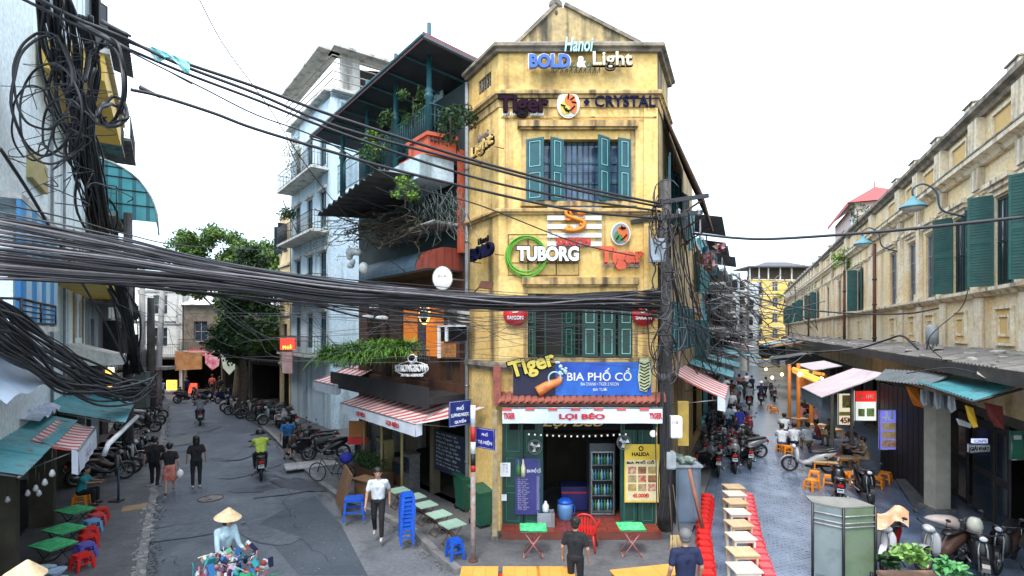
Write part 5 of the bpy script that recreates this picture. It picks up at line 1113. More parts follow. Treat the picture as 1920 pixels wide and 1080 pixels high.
bb = MB(FW.M); bb.box(-1.3,2.0,.003,.5,7.2,7.3); bb.build('bay_slab', wwall, T); bb = MB(FW.M); bb.box(-1.3,2.0,.003,.5,5.1,5.2); b = bb.build('bay_slab', wwall, T)
mb = MB(FW.M)
for k in range(8): mb.m = k % 2; a = -1.3+3.3*k/8; mb.box(a,a+.40,.44,.49,5.21,7.19)
mb.build('bay_panel', [mat('bay_blue', (.03,.22,.55), .4, (.05,.32,.62), 2), mat('bay_pale', (.40,.60,.74), .5)], b)
# ground floor recess with dark stall
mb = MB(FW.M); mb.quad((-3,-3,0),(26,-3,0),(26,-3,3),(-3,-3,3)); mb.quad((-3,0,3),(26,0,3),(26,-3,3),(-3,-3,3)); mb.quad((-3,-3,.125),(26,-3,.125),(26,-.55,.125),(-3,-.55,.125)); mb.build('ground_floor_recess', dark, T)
for k,u in enumerate((-2.8,1.2,5.2,9.2)): mb = MB(FW.M); mb.box(u,u+.35,-.5,-.02,.12,2.98); mb.build('pier', mat('yellow_pier', (.055,.05,.03), .9, (.035,.03,.022), 3), T)
# houses further along
def px_u(fr, px, w=0): return fr.uz(px, 500, w)[0]
tube_house(FW, 11.1, 15.2, 19, 'grey green house with balconies right behind the hanging cable bundle on the left', mat('grey_blue_wall', (.30,.36,.38), .9, (.22,.26,.27), 2, streak=((.1,.1,.1),.5,2)), 5, 6, conc, blackm, 1, balc=((1,.9),(2,.9),(3,.9)))
tube_house(FW, 15.3, 19.5, 17, 'narrow dark house with yellow balcony box on the left side of the street', mat('dark_grey_wall', (.13,.13,.14), .9, (.09,.09,.1), 2), 4, 6, conc, blackm, 1, balc=((0,1.1),(1,1.1),(3,1.1)), roof=('shed', roof_grey))
tube_house(FW, 19.6, 24, 13.5, 'white tube house with green canopy on the left side of the street', wwall, 4, 6, conc_l, blackm, 1, balc=((1,1.0),(2,1.0)))
tube_house(FW, 24.1, 30, 8.5, 'low grey house with steel frames near the bend on the left', conc, 2, 6, conc, blackm, 2, balc=((0,1.0),))
tube_house(FW, 30.1, 37, 7.5, 'far low brown house at the bend on the left side', mat('brown_shop', (.12,.09,.06)), 2, 6, conc, blackm, 2, balc=((0,.8),))
def box_at(px0, py0, px1, py1, fr, w0, w1, m, par, nm):
    u0, z1_ = fr.uz(px0, py0, w1); u1, z0_ = fr.uz(px1, py1, w1); mb = MB(fr.M); mb.box(min(u0,u1), max(u0,u1), w0, w1, min(z0_,z1_), max(z0_,z1_)); return mb.build(nm, m, par)
yb = mat('yellow_box', (.72,.48,.06), .6, (.60,.38,.05), 2)
s = thing('balcony_box', 'yellow rounded balcony box high on the left, beside the hanging cables', 'balcony', FW.hit(218,232,1.0)); mb = MB(); mb.world = True; u0_, z_ = FW.uz(196,210,1.2); u1_ = FW.uz(242,250,1.2)[0]; mb = MB(FW.M); z0_ = FW.uz(220,247,1.2)[1]; z1_ = FW.uz(220,208,1.2)[1]; u1_ = min(u1_, u0_+5)
mb.box(u0_,u1_,.1,1.2,z0_,z1_); mb.build('box', yb, s); mb = MB(FW.M); mb.box(u0_-.1,u1_+.1,.05,1.3,z1_,z1_+.12); mb.build('coping', wwall, s)
s = thing('balcony_box', 'yellow painted balcony panel lower down on the left, under the thick black cables', 'balcony', FW.hit(215,545,1.0)); box_at(190,530,243,557,FW,.1,1.1,yb,s,'panel')
# green curved canopy
s = thing('curved_canopy', 'green ribbed plastic canopy curving out of the left houses under the sky', 'canopy', FW.hit(230,380,1.0)); mb = MB(); mb.world = True
a0 = FW.hit(200,338,.1); uA, uB, zT = 11.6, 14.6, 11.5
n = 10
for i in range(n):
    for (x0_, x1_) in ((uA,uB),):
        A0, A1 = math.pi/2*i/n, math.pi/2*(i+1)/n; f = lambda a: (.1+2.0*math.sin(a), zT-2.2*(1-math.cos(a)))
        (wA,zA),(wB,zB) = f(A0), f(A1); mb.add([FW.P(x0_,wA,zA),FW.P(x1_,wA,zA),FW.P(x1_,wB,zB),FW.P(x0_,wB,zB)], [(0,1,2,3)], True)
mb.build('canopy_sheet', mat('teal_plastic', (.05,.32,.36), .35, (.08,.40,.42), 2, wave=((.02,.15,.18), .9, 'X', .8)), s)
mb = MB(); mb.world = True
for x in (uA, (uA+uB)/2, uB): mb.tube([FW.P(x,.1+2.0*math.sin(math.pi/2*i/n),zT-2.2*(1-math.cos(math.pi/2*i/n))-.03) for i in range(n+1)], .035, 5)
mb.build('rib', wwall, s)
mb = WB(); P_ = [FW.P(uA+.02,.1,zT-2.2)]+[FW.P(uA+.02,.1+2.0*math.sin(math.pi/2*i/n),zT-2.2*(1-math.cos(math.pi/2*i/n))) for i in range(n+1)]; mb.add(P_, [tuple(range(len(P_)))]); mb.build('end_panel', mat('teal_plastic', (.05,.32,.36)), s)
mb = WB()
for k in range(1,6): a_ = math.pi/2*k/6; mb.tube([FW.P(uA-.01,.1,zT-2.2*(1-math.cos(a_))), FW.P(uA-.01,.1+2.0*math.sin(a_),zT-2.2*(1-math.cos(a_)))], .02, 4)
mb.build('end_rail', blackm, s)
# caged balcony with pots
s = thing('caged_balcony', 'small black iron window cage holding red and yellow pots on the pale blue building', 'balcony', FW.P(1.2,.4,4.6))
cz0, cz1 = FW.uz(70,606,.5)[1], FW.uz(70,567,.5)[1]; cu0, cu1 = FW.uz(40,600,.5)[0], FW.uz(104,600,.5)[0]
mb = MB(); mb.world = True
for z in (cz0, cz1): mb.tube([FW.P(cu0,.02,z),FW.P(cu0,.5,z),FW.P(cu1,.5,z),FW.P(cu1,.02,z)], .022, 5)
for k in range(4): z = cz0+(cz1-cz0)*k/4; mb.tube([FW.P(cu0,.5,z),FW.P(cu1,.5,z)], .010, 4)
for u in (cu0,(cu0+cu1)/2,cu1): mb.tube([FW.P(u,.5,cz0),FW.P(u,.5,cz1)], .022, 5)
mb.build('cage', blackm, s); mb = MB(FW.M); mb.box(cu0,cu1,.02,.48,cz0-.02,cz0); mb.build('cage_floor', blackm, s)
for k,(f,m_) in enumerate(((.35,redL),(.55,redL),(.75,yb))): q = thing('flower_pot', ['first red pot in the iron window cage','second red pot in the iron window cage','yellow pot in the iron window cage'][k], 'pot', FW.P(cu0+(cu1-cu0)*f,.33,cz0)); mb = MB(); mb.lathe([(.06,0),(.08,.14),(.09,.16),(.07,.16)]); mb.build('pot', m_, q); mb = MB(); mb.leaves((0,0,.20),(.07,.07,.06),30,.06,random.Random(k)); mb.build('plant', leaf3, q)
# blue-white tarpaulin roof, corrugated roofs and striped awning of the left stalls
s = thing('tarpaulin_roof', 'blue and white tarpaulin lean-to roof on the far left edge', 'roof', FW.P(1,.6,3.9)); mb = MB(); mb.world = True
g = [[FW.P(-3.0+3.2*i/8, .05+.6*j/5, 4.8-.62*j/5+.04*math.sin(i*1.7+j)) for i in range(9)] for j in range(6)]
mb.add([v for r_ in g for v in r_], [(j*9+i, j*9+i+1, (j+1)*9+i+1, (j+1)*9+i) for j in range(5) for i in range(8)], True); mb.build('tarpaulin', mat('blue_tarp', (.30,.42,.58), .5, (.50,.58,.66), 1.5, bump=.5, bscale=3, stain=((.12,.22,.42), .3, 1.2)), s)
def sheet_roof(label, fr, u0, u1, w0, w1, z0, z1, m, n_sheets=1):
    s = thing('corrugated_roof', label, 'roof', fr.P((u0+u1)/2,(w0+w1)/2,z1))
    for k in range(n_sheets):
        a, b = u0+(u1-u0)*k/n_sheets, u0+(u1-u0)*(k+1)/n_sheets; mb = MB(); mb.world = True; dz = .012*(k % 2)
        corrugated(mb, fr.P(a-.03,w1,z1+dz), fr.P(b+.03,w1,z1+dz), fr.P(a-.03,w0,z0+dz), fr.P(b+.03,w0,z0+dz), .16, .018, .004); mb.build('roof_sheet', m, s)
    mb = MB(); mb.world = True
    for w_, z_ in ((w1-.06,z1-.03),(w0+.05,z0-.05)): mb.tube([fr.P(u0,w_,z_), fr.P(u1,w_,z_)], .025, 6)
    for u in (u0+.1, (u0+u1)/2, u1-.1): mb.tube([fr.P(u,w0,z0-.06), fr.P(u,w1-.05,z1-.05)], .02, 5)
    mb.build('frame', steel, s); return s
sheet_roof('large teal corrugated stall roof on the left, ending in a white gutter', FW, 3.55, 8.4, -.1, 1.55, 3.35, 2.85, grn_sh, 4)
s = thing('gutter', 'white sloping gutter along the far edge of the large teal roof', 'gutter', FW.P(8.4,1.6,2.7)); mb = MB(); mb.world = True; g0, g1 = at(203,833,11.4), at(257,781,15.4); mb.tube([g0, g1], .055, 8); mb.tube([g0, g0+Vector((-.1,0,-.25))], .05, 8); mb.build('gutter', white, s)
sheet_roof('smaller teal corrugated roof behind the red striped awning, left edge', FW, -2.0, 3.5, -.3, .65, 3.30, 2.98, grn_sh, 4)
awning('red and white striped awning of the left stall with a long pale valance', FW, .2, 3.1, .35, 1.02, 3.12, 2.86, .46, .16, [('LỢI BÉO', 1.3, 2.0, .3, .75, mat('lilac_print',(.45,.42,.6),.6))], edge=False)
# tangle of junk on the roofs
s = thing('junk_heap', 'heap of crumpled grey plastic sheet lying on the teal roof', 'plastic sheet', FW.P(2.9,.2,3.3)); mb = MB(); mb.world = True; rng = random.Random(8)
g = [[FW.P(1.4+2.4*i/9,-.25+.55*j/4,3.42-.05*j+.16*rng.random()) for i in range(10)] for j in range(5)]
mb.add([v for r_ in g for v in r_], [(j*10+i, j*10+i+1, (j+1)*10+i+1, (j+1)*10+i) for j in range(4) for i in range(9)]); mb.build('sheet', mat('crumpled_plastic', (.25,.30,.42), .4, (.45,.50,.58), 6), s)
# white lean-to awnings on the house beyond
s = thing('lean_to', 'dirty white lean-to canopy on the pale blue building above the teal roofs', 'canopy', FW.P(8.5,.6,4.5)); mb = MB(FW.M); mb.prism([(7.0,.02,4.75),(7.0,1.3,4.35),(7.0,1.3,4.1),(7.0,.02,4.1)], (2.0,0,0)) ; mb.build('canopy', wwall, s); mb = MB(FW.M); mb.prism([(9.1,.02,4.65),(9.1,1.5,4.0),(9.1,1.5,3.94),(9.1,.02,4.59)], (2.5,0,0)); mb.build('sloping_panel', conc_l, s); mb = MB(FW.M); mb.box(7.1,11,.02,.5,3.1,4.0); mb.build('stall_back', mat('stall_back', (.2,.18,.12), .9, (.05,.05,.05), 3), s)
# ================= market building on the right
pinkw0 = mat('pale_pink_wall', (.55,.45,.42), .9, (.48,.38,.36), 2)
T = thing('market_building', 'long cream and yellow colonial market building with green shutters, running down the right side', 'building', FM.P(36,-4,0))
U0, U1 = -6.0, 76.0
cor = lambda z0, z1, w: [(-.05,z0),(w*.4,z0),(w*.55,z0+(z1-z0)*.35),(w,z0+(z1-z0)*.55),(w,z1),(-.05,z1)]
zC = FM.uz(1750,300,.0)[1]
Ztop, Zcor, Zsill, Zbase = 11.25, 9.62, 6.15, 3.0
bays = []   # (u, kind)
pxs = [(1885,'open'),(1802,'open'),(1745,'plain'),(1711,'plain'),(1675,'plain'),(1612,'open'),(1574,'plain'),(1553,'plain'),(1533,'open')]
u_prev = None
for px, k in pxs: bays.append((FM.uz(px,460)[0], k))
u = bays[-1][0]
while u < U1-3: u += 2.35; bays.append((u, random.choice(('open','plain','plain'))))
bays = [(FM.uz(1885,460)[0]-2.3,'open')]+bays
ops = [(u-.52, u+.52, Zsill+.12, 8.55) for u, k in bays]
shops = []
u = -4.0
while u < 30: shops.append((u, u+2.6, .12, 2.75)); u += 3.1
mb = MB(FM.M); wall(mb, U0, U1, Zbase, Ztop-.3, .35, ops); mb.build('upper_wall', cream, T)
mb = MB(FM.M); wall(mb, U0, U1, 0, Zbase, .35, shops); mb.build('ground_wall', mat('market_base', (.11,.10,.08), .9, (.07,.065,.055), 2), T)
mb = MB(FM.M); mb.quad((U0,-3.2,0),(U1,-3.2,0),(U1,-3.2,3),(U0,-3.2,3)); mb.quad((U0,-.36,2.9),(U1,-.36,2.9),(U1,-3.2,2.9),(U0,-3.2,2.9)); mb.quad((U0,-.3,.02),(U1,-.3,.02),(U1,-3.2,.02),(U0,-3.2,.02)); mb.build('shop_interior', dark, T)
mb = MB(FM.M); mb.quad((U0,-.36,Ztop-.6),(U1,-.36,Ztop-.6),(U1,-9,Ztop-.4),(U0,-9,Ztop-.4)); mb.quad((U1,0,0),(U1,-9,0),(U1,-9,Ztop-.4),(U1,0,Ztop-.4)); mb.build('roof', conc, T)
L0, L1 = FM.P(U0,0,0).xy, FM.P(U1,0,0).xy
for prof, nm, m_ in ((cor(Ztop-.3,Ztop,.30),'coping',mould),(cor(Zcor,Zcor+.28,.34),'cornice',cream_trim),(cor(Zsill-.1,Zsill+.1,.26),'sill_course',cream_trim),(cor(Zcor-.75,Zcor-.62,.10),'frieze_band',cream_trim),(cor(4.0,4.25,.10),'plinth_band',cream_trim)):
    mb = MB(); mb.world = True; moulding(mb, [L0, L1], prof, -1); mb.build(nm, m_, T)
mb = MB(); mb.world = True; moulding(mb, [L0, L1], [(.0,Zcor+.285),(.36,Zcor+.285),(.36,Zcor+.33),(.0,Zcor+.33)], -1); mb.build('cornice_cap', mould, T)
# pilasters between bays, parapet piers, panels
pil = []
bs = sorted(b[0] for b in bays)
for i in range(len(bs)-1):
    if bs[i+1]-bs[i] > 1.9 or i % 2 == 0: pil.append((bs[i]+bs[i+1])/2)
def proto(name, boxes, m):
    mb = MB()
    for b in boxes: mb.box(*b)
    return mb.build(name, m, T)
def place(first, u, lst):
    o = first if not lst else first.copy()
    if lst: COL.objects.link(o)
    o.parent = T; o.matrix_basis = wmat(T).inverted() @ Matrix.Translation(FM.P(u,0,0)) @ FM.M.to_3x3().to_4x4(); lst.append(o)
p1 = proto('pilaster', [(-.20,.20,.003,.12,Zsill+.12,Zcor-.76),(-.24,.24,.003,.15,Zcor-.61,Zcor-.02),(-.26,.26,.003,.16,Zsill+.11,Zsill+.35)], cream_trim); L = []
for u in pil: place(p1, u, L)
p2 = proto('parapet_pier', [(-.30,.30,.003,.20,Zcor+.34,Ztop-.31),(-.30,.30,-.2,.28,Ztop+.005,Ztop+.12)], cream_trim); L = []
for u in pil[::2] if len(pil) > 40 else pil: place(p2, u, L)
p3 = proto('pier_cap', [(-.34,.34,-.25,.32,Ztop+.125,Ztop+.17)], mould); L = []
for u in pil: place(p3, u, L)
p4 = proto('dado_pier', [(-.22,.22,.003,.10,4.26,Zsill-.12)], cream_trim); L = []
for u in pil: place(p4, u, L)
ochre = mat('ochre_panel', (.62,.40,.13), .9, (.70,.50,.22), 2, stain=((.2,.16,.1),.25,2))
def frame_boxes(hu, z0, z1, e, w): return [(-hu,hu,.003,w,z0,z0+e),(-hu,hu,.003,w,z1-e,z1),(-hu,-hu+e,.003,w,z0+e,z1-e),(hu-e,hu,.003,w,z0+e,z1-e)]
p5 = proto('dado_panel', frame_boxes(.50,4.75,5.75,.07,.07)+frame_boxes(.30,4.98,5.52,.05,.05), cream_trim); L = []
for u, k in bays: place(p5, u, L)
p6 = proto('dado_field', [(-.42,.42,.002,.012,4.83,5.67)], ochre); L = []
for u, k in bays: place(p6, u, L)
p7 = proto('parapet_panel', frame_boxes(.62,Zcor+.5,Ztop-.45,.08,.07), cream_trim); L = []
for u, k in bays: place(p7, u, L)
p8 = proto('parapet_field', [(-.53,.53,.002,.014,Zcor+.59,Ztop-.54)], ochre); L = []
for u, k in bays: place(p8, u, L)
p9 = proto('window_head', [(-.72,.72,.003,.22,8.86,8.98),(-.64,.64,.003,.14,8.74,8.86),(-.56,.56,.003,.06,8.6,8.74)], cream_trim); L = []
for u, k in bays: place(p9, u, L)
for i, (u, k) in enumerate(bays):
    if u > 45 and k != 'open': continue
    if k == 'open':
        window(FM, T, u-.5, u+.5, Zsill+.14, 8.53, shut_g, w=-.055, nx=2, nz=2, bars=(u < 20))
        a1, a2 = (112,171) if i % 2 else (124,174)
        leaf_shutter(FM, T, u-.52, Zsill+.14, .52, 2.38, a2, False, shut_g, shut_g, w=.04, louvre=(u < 30)); leaf_shutter(FM, T, u+.52, Zsill+.14, .52, 2.38, a1, True, shut_g, shut_g, w=.04, louvre=(u < 30))
    else: window(FM, T, u-.5, u+.5, Zsill+.14, 8.53, galv, mat('dusty_glass', (.05,.055,.06), .3, (.10,.10,.10), 2), w=-.09, nx=2, nz=3)
# downpipes / rusty posts on the facade
for k, px in enumerate((1642,1585,1517,1479)):
    u_ = FM.uz(px,560,.25)[0]; s = thing('drainpipe', ['rusty red brown pole nearest on the market front','second rusty pole on the market front with ferns at its top','third rusty pole on the market front','farthest dark pole on the market front'][k], 'pole', FM.P(u_,.3,4.0), 0, 'rusty poles on the market front')
    mb = MB(); mb.tube([(0,0,0),(0,0,[5.3,4.9,4.6,3.6][k])], .075, 8); mb.build('pipe', rust, s)
    for z in (.8,2.4,3.6): mb = MB(); mb.lathe([(.10,-.04),(.10,.04)], (0,0,z), 10); mb.build('collar', blackm, s)
def lamp(px, py, w, lab):
    c = FM.hit(px, py, w); s = thing('wall_lamp', lab, 'lamp', c, math.atan2(FM.n.y, FM.n.x))
    d = w-.05
    mb = MB(); mb.tube(cr([(-d,0,-.5),(-d+.05,0,-.45),(-d*.55,0,-.2),(-d*.45,0,.35),(-d*.2,0,.62),(0,0,.5),(0,0,.25)], 6), .028, 6); mb.tube([(-d,0,-.75),(-d,0,.1)], .03, 6); mb.build('bracket', mat('lamp_iron', (.03,.06,.08), .5), s)
    mb = MB(); mb.lathe([(.05,.28),(.09,.18),(.30,.0),(.36,-.05),(.35,-.08)], n=18); mb.build('shade', mat('lamp_blue_shade', (.06,.20,.26), .5, (.09,.26,.32), 3), s)
    mb = MB(); mb.ell((0,0,-.08), .30,.30,.13, 16, 8); mb.build('globe', mat('lamp_bowl', (.55,.55,.50), .3), s); return s
lamp(1712,385,1.3,'blue shaded curved street lamp on the market front, nearest one'); lamp(1618,455,1.3,'blue shaded lamp further along the market front, under the red roofed turret')
# fern tufts growing out of the wall
def tuft(loc, r, n, lab, sz=.28, m=leaf3, nm='wall_plant', cat='plant', seed=1, droop=.5, thin=.16, bush=False, flat=1.0):
    s = thing(nm, lab, cat, loc); rng = random.Random(seed); mb = MB()
    if bush:
        for k in range(9): a = rng.uniform(0,6.28); mb.leaves((math.cos(a)*r*.45,math.sin(a)*r*.45,rng.uniform(-.3,.8)*r), (r*.35,r*.35,r*.35), n//3, sz*.32, rng)
        sm_ = MB(); sm_.tube([(0,0,-r*.7),(0,0,r*.5)], .025, 5); sm_.build('stem', bark, s)
    for k in range(0 if bush else n):
        a = rng.uniform(0,6.283); el = rng.uniform(.0,1.2); L = r*rng.uniform(.6,1.1); d = Vector((math.cos(a)*math.cos(el), math.sin(a)*math.cos(el), math.sin(el))); sd_ = Vector((-math.sin(a), math.cos(a), 0)); pr_ = Vector((rng.uniform(-1,1)*r*.6*flat if flat > 1 else 0,rng.uniform(-1,1)*r*.3 if flat > 1 else 0,0)); W_ = sz*thin
        for j in range(3):
            nx_ = pr_+d*L/3; d = (d+Vector((0,0,-droop*.55))).normalized(); w1_, w2_ = W_*(1-.25*j), W_*(1-.25*(j+1)) if j < 2 else .004
            mb.add([pr_-sd_*w1_, pr_+sd_*w1_, nx_+sd_*w2_, nx_-sd_*w2_], [(0,1,2,3)], True); pr_ = nx_
    mb.build('fronds', m, s); return s
tuft(FM.hit(1583,490,.35), 1.0, 120, 'fern tuft growing at the top of the second rusty pole', .55, leaf3, seed=3, bush=True); tuft(FM.hit(1608,405,.3), .7, 60, 'small green plant on the parapet of the market building', .4, leaf1, seed=4, bush=True); tuft(FM.hit(1460,558,.2), 1.2, 90, 'bushy plants at the far end of the market parapet', .8, leaf3, seed=5, bush=True)
# red-roofed turret behind the parapet
s = thing('turret', 'small house with bright red hipped roof standing behind the market parapet', 'building', FM.P(22,-3,0))
u0_, ze_ = FM.uz(1600,378,-.9); u1_ = FM.uz(1562,432,-.9)[0]; zr_ = FM.uz(1640,350,-2.8)[1]; ua_ = FM.uz(1640,350,-2.8)[0]
mb = MB(FM.M); mb.add([(u0_-.4,-.5,ze_-.1),(u0_-.4,-5.2,ze_-.1),(u1_,-5.2,ze_-.1),(u1_,-.5,ze_-.1),(ua_,-2.8,zr_),(u1_,-2.8,zr_)], [(0,3,5,4),(0,4,1),(1,4,5,2)]); mb.tube([(ua_,-2.8,zr_),(ua_,-2.8,zr_+.4)], .04, 5); mb.build('roof', roof_red, s)
mb = MB(FM.M); mb.box(u0_-.42,u1_,-.52,-.48,ze_-.35,ze_-.1); mb.build('eave_board', roof_red, s)
mb = MB(FM.M); mb.box(u0_,u1_-.3,-4.8,-1.0,5,ze_-.1); mb.build('wall', pinkw0, s); mb = MB(FM.M); mb.box(u0_+.4,u0_+1.3,-.995,-.97,ze_-1.5,ze_-.5); mb.build('window', glassd, s)
# lean-to grey roof along the market at first floor level
s = thing('lean_to_roof', 'long dirty grey lean-to roof running along the market front over the stalls', 'roof', FM.P(10,1.2,4.4))
gr = mat('grime_grey_roof', (.20,.19,.175), .9, (.12,.115,.11), 1.2, detail=8, bump=.6, bscale=8, stain=((.05,.05,.048), .45, 1.0))
u = -5.0; k = 0
while u < 62:
    mb = MB(); mb.world = True; dz = .02*(k % 3); corrugated(mb, FM.P(u,1.35,4.36+dz), FM.P(u+2.6,1.35,4.36+dz), FM.P(u,.14,4.62+dz), FM.P(u+2.6,.14,4.62+dz), .2, .02, .01); mb.build('roof_sheet', gr, s); u += 2.5; k += 1
mb = MB(FM.M); mb.box(-5,62,1.35,1.41,4.08,4.37); mb.build('fascia', mat('dark_fascia', (.035,.03,.028), .8, (.06,.055,.05), 3), s)
mb = MB(); mb.world = True; rng = random.Random(4)
for k in range(150):
    u = rng.uniform(-3,45); w_ = rng.uniform(.2,1.3); p = FM.P(u,w_,4.70-.22*w_); sz = rng.uniform(.04,.16); mb.obox(p, sz*2.2, sz, sz*.35, Matrix.Rotation(rng.uniform(0,6), 3, 'Z') @ Matrix.Rotation(rng.gauss(0,.3), 3, 'X'))
tag(mb.build('roof_debris', mat('debris', (.22,.20,.17), .9, (.42,.41,.38), 2), kind='stuff'), 'scattered bricks, rags and scraps lying on the grey lean-to roof', 'debris')
s = thing('water_tank', 'grey metal drum on a stand on the lean-to roof against the market wall', 'drum', FM.hit(1748,640,.5)); mb = MB(); mb.lathe([(.17,0),(.17,.55),(.1,.62),(.03,.63)], (0,0,-.1), 14); mb.build('drum', galv, s); mb = MB()
for a in (.0,2.1,4.2): mb.tube([(.13*math.cos(a),.13*math.sin(a),-.1),(.16*math.cos(a),.16*math.sin(a),-.45)], .02, 5)
mb.build('stand', blackm, s)
# stalls below
def flat_awn(label, P_, m_top, m_val, drop=.35, stripes=True):
    """P_: wall-near, wall-far, street-far, street-near world points"""
    c = sum(P_, Vector())/4; s = thing('stall_awning', label, 'awning', c); a, b, c2, d = P_
    mb = MB(); mb.world = True; n = max(6, int((a-b).length/.28))
    for i in range(n):
        mb.m = i % 2 if stripes else 0; f0, f1 = i/n, (i+1)/n
        mb.quad(a.lerp(b,f0), a.lerp(b,f1), d.lerp(c2,f1), d.lerp(c2,f0))
    mb.build('canopy_cloth', m_top if stripes else [m_top[0], m_top[0]], s)
    mb = MB(); mb.world = True; z_ = Vector((0,0,drop)); mb.quad(c2, d, d-z_, c2-z_); mb.build('valance', m_val, s)
    mb = MB(); mb.world = True; zz_ = Vector((0,0,-.03)); mb.tube([a+zz_, b+zz_, c2+zz_, d+zz_, a+zz_], .025, 5); mb.build('frame', steel, s); return s
pk = mat('faded_pink_cloth', (.58,.44,.46), .8, (.50,.36,.39), 2, stain=((.3,.22,.22),.25,2)); pk2 = mat('faded_white_cloth', (.60,.57,.60), .8, (.50,.48,.50), 2, stain=((.3,.28,.28),.25,2)); bv = mat('blue_grey_valance', (.30,.38,.42), .8, (.20,.25,.28), 6)
flat_awn('faded pink and white stall awning sticking out furthest over the right street', [at(1662,700,16.5), at(1600,690,22.0), at(1503,726,22.5), at(1541,745,17.5)], [pk, pk2], bv, .5)
flat_awn('smaller pale stall awning behind the pink one', [at(1580,686,26), at(1545,676,30), at(1492,683,30), at(1525,694,26)], [pk2, pk], bv, .7)
flat_awn('flat teal cloth canopy far down the right street', [at(1500,672,38), at(1470,666,42), at(1445,668,42), at(1462,675,38)], [mat('teal_cloth',(.16,.32,.30),.8), pk2], bv, .6, False)
s = thing('corrugated_roof', 'teal corrugated stall roof at the right edge, above the hanging shirts', 'roof', at(1820,725,11)); mb = MB(); mb.world = True
corrugated(mb, at(1722,716,13.0), at(1826,750,10.2), at(1800,702,14.2), at(1935,716,10.6), .16, .018, .005); mb.build('roof_sheet', grn_sh, s); mb = MB(); mb.world = True; mb.tube([at(1722,719,13.0), at(1826,754,10.2), at(1940,722,10.5)], .03, 6); mb.build('frame', blackm, s)
s = thing('tarpaulin', 'pale grey tarpaulin hanging over the roof edge at the right border', 'tarpaulin', at(1880,695,11)); mb = MB(); mb.world = True
g = [[at(1832+110*i/8, 688+8*math.sin(i*.6)+(28-abs(i-5)*3)*j/4, 11.6-.25*j) for i in range(9)] for j in range(5)]; mb.add([v for r_ in g for v in r_], [(j*9+i, j*9+i+1, (j+1)*9+i+1, (j+1)*9+i) for j in range(4) for i in range(8)], True); mb.build('sheet', mat('pale_tarp', (.42,.40,.36), .7, (.52,.50,.46), 2), s)
s = thing('grey_roof_sheet', 'dark grey roof sheet between the pink awning and the teal roof', 'roof', at(1680,710,14)); mb = MB(); mb.world = True; corrugated(mb, at(1640,712,15.5), at(1735,722,12.5), at(1660,692,17), at(1790,700,13), .2, .02, .01); mb.build('roof_sheet', mat('slate_sheet', (.10,.12,.13), .6, (.15,.17,.18), 2), s)
def post(px, py, zt_, m, lab, r=.07, nm='stall_post', sq=False):
    p = gp(px, py); s = thing(nm, lab, 'post', (p.x, p.y, 0)); mb = MB()
    if sq: mb.box(-r,r,-r,r,0,zt_)
    else: mb.tube([(0,0,0),(0,0,zt_)], r, 8)
    mb.build('post', m, s); mb = MB(); mb.box(-r*1.5,r*1.5,-r*1.5,r*1.5,0,.08); mb.build('foot', conc, s); return s
post(1757,955,3.6, mat('cream_post', (.50,.47,.38), .7, (.38,.36,.30), 3), 'thick cream square post at the dark right-hand stalls', .21, sq=True)
post(1560,848,3.1, mat('cream_post', (.50,.47,.38)), 'thin cream post behind the white advert board', .07); post(1597,868,3.2, conc, 'grey post beside the blue advert board', .06)
orc = mat('glow_orange_wood', (.60,.20,.03), .6, (.50,.15,.02), 3, emit=.12)  # light on the timber put in as a faint self-glow
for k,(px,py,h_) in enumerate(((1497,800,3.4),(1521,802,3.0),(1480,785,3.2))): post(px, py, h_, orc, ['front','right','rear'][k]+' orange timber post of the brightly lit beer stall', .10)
s = thing('stall_beam', 'self-glowing orange timber beam under the small pale awning of the beer stall', 'beam', at(1510,700,26)); mb = MB(); mb.world = True; mb.tube([at(1488,692,27), at(1536,712,24.5)], .12, 6); mb.tube([at(1488,697,27), at(1545,722,23.5)], .08, 6); mb.tube([at(1500,694,27), at(1545,702,27)], .08, 6); mb.build('beam', mat('glow_orange_wood2', (.75,.36,.06), .6, emit=.5), s)  # beam glows by itself, in place of light falling on it
s = thing('ceiling_board', 'self-glowing orange ceiling panel inside the far beer stall', 'ceiling', at(1535,712,27)); mb = MB(); mb.world = True; mb.prism([at(1500,702,28), at(1550,702,28), at(1550,728,28), at(1500,728,28)], (0,.1,0)); mb.build('panel', mat('amber_glow_panel', (.40,.12,.02), .7, (.18,.06,.02), 8, emit=.15), s)  # lit look put into the panel as a faint glow
for k,(a,b) in enumerate(((1500,700),(1521,704),(1540,709),(1456,682),(1466,700),(1436,690),(1448,706))):
    s = thing('bulb', ['bulb at the left end of the orange stall beam','bulb in the middle of the orange stall beam','bulb at the right end of the orange stall beam','yellow bulb far down the right street','low yellow bulb far down the right street','small warm bulb at the vanishing end of the market','small low bulb near the far stall roofs'][k], 'lamp', at(a,b+2,26 if k < 3 else 40)); mb = MB(); mb.ell((0,0,0),.10,.10,.12); mb.build('globe', mat('warm_bulb', (1,.72,.35), .4, emit=5), s); mb = MB(); mb.tube([(0,0,.1),(0,0,.35)], .01, 4); mb.build('cord', blackm, s)
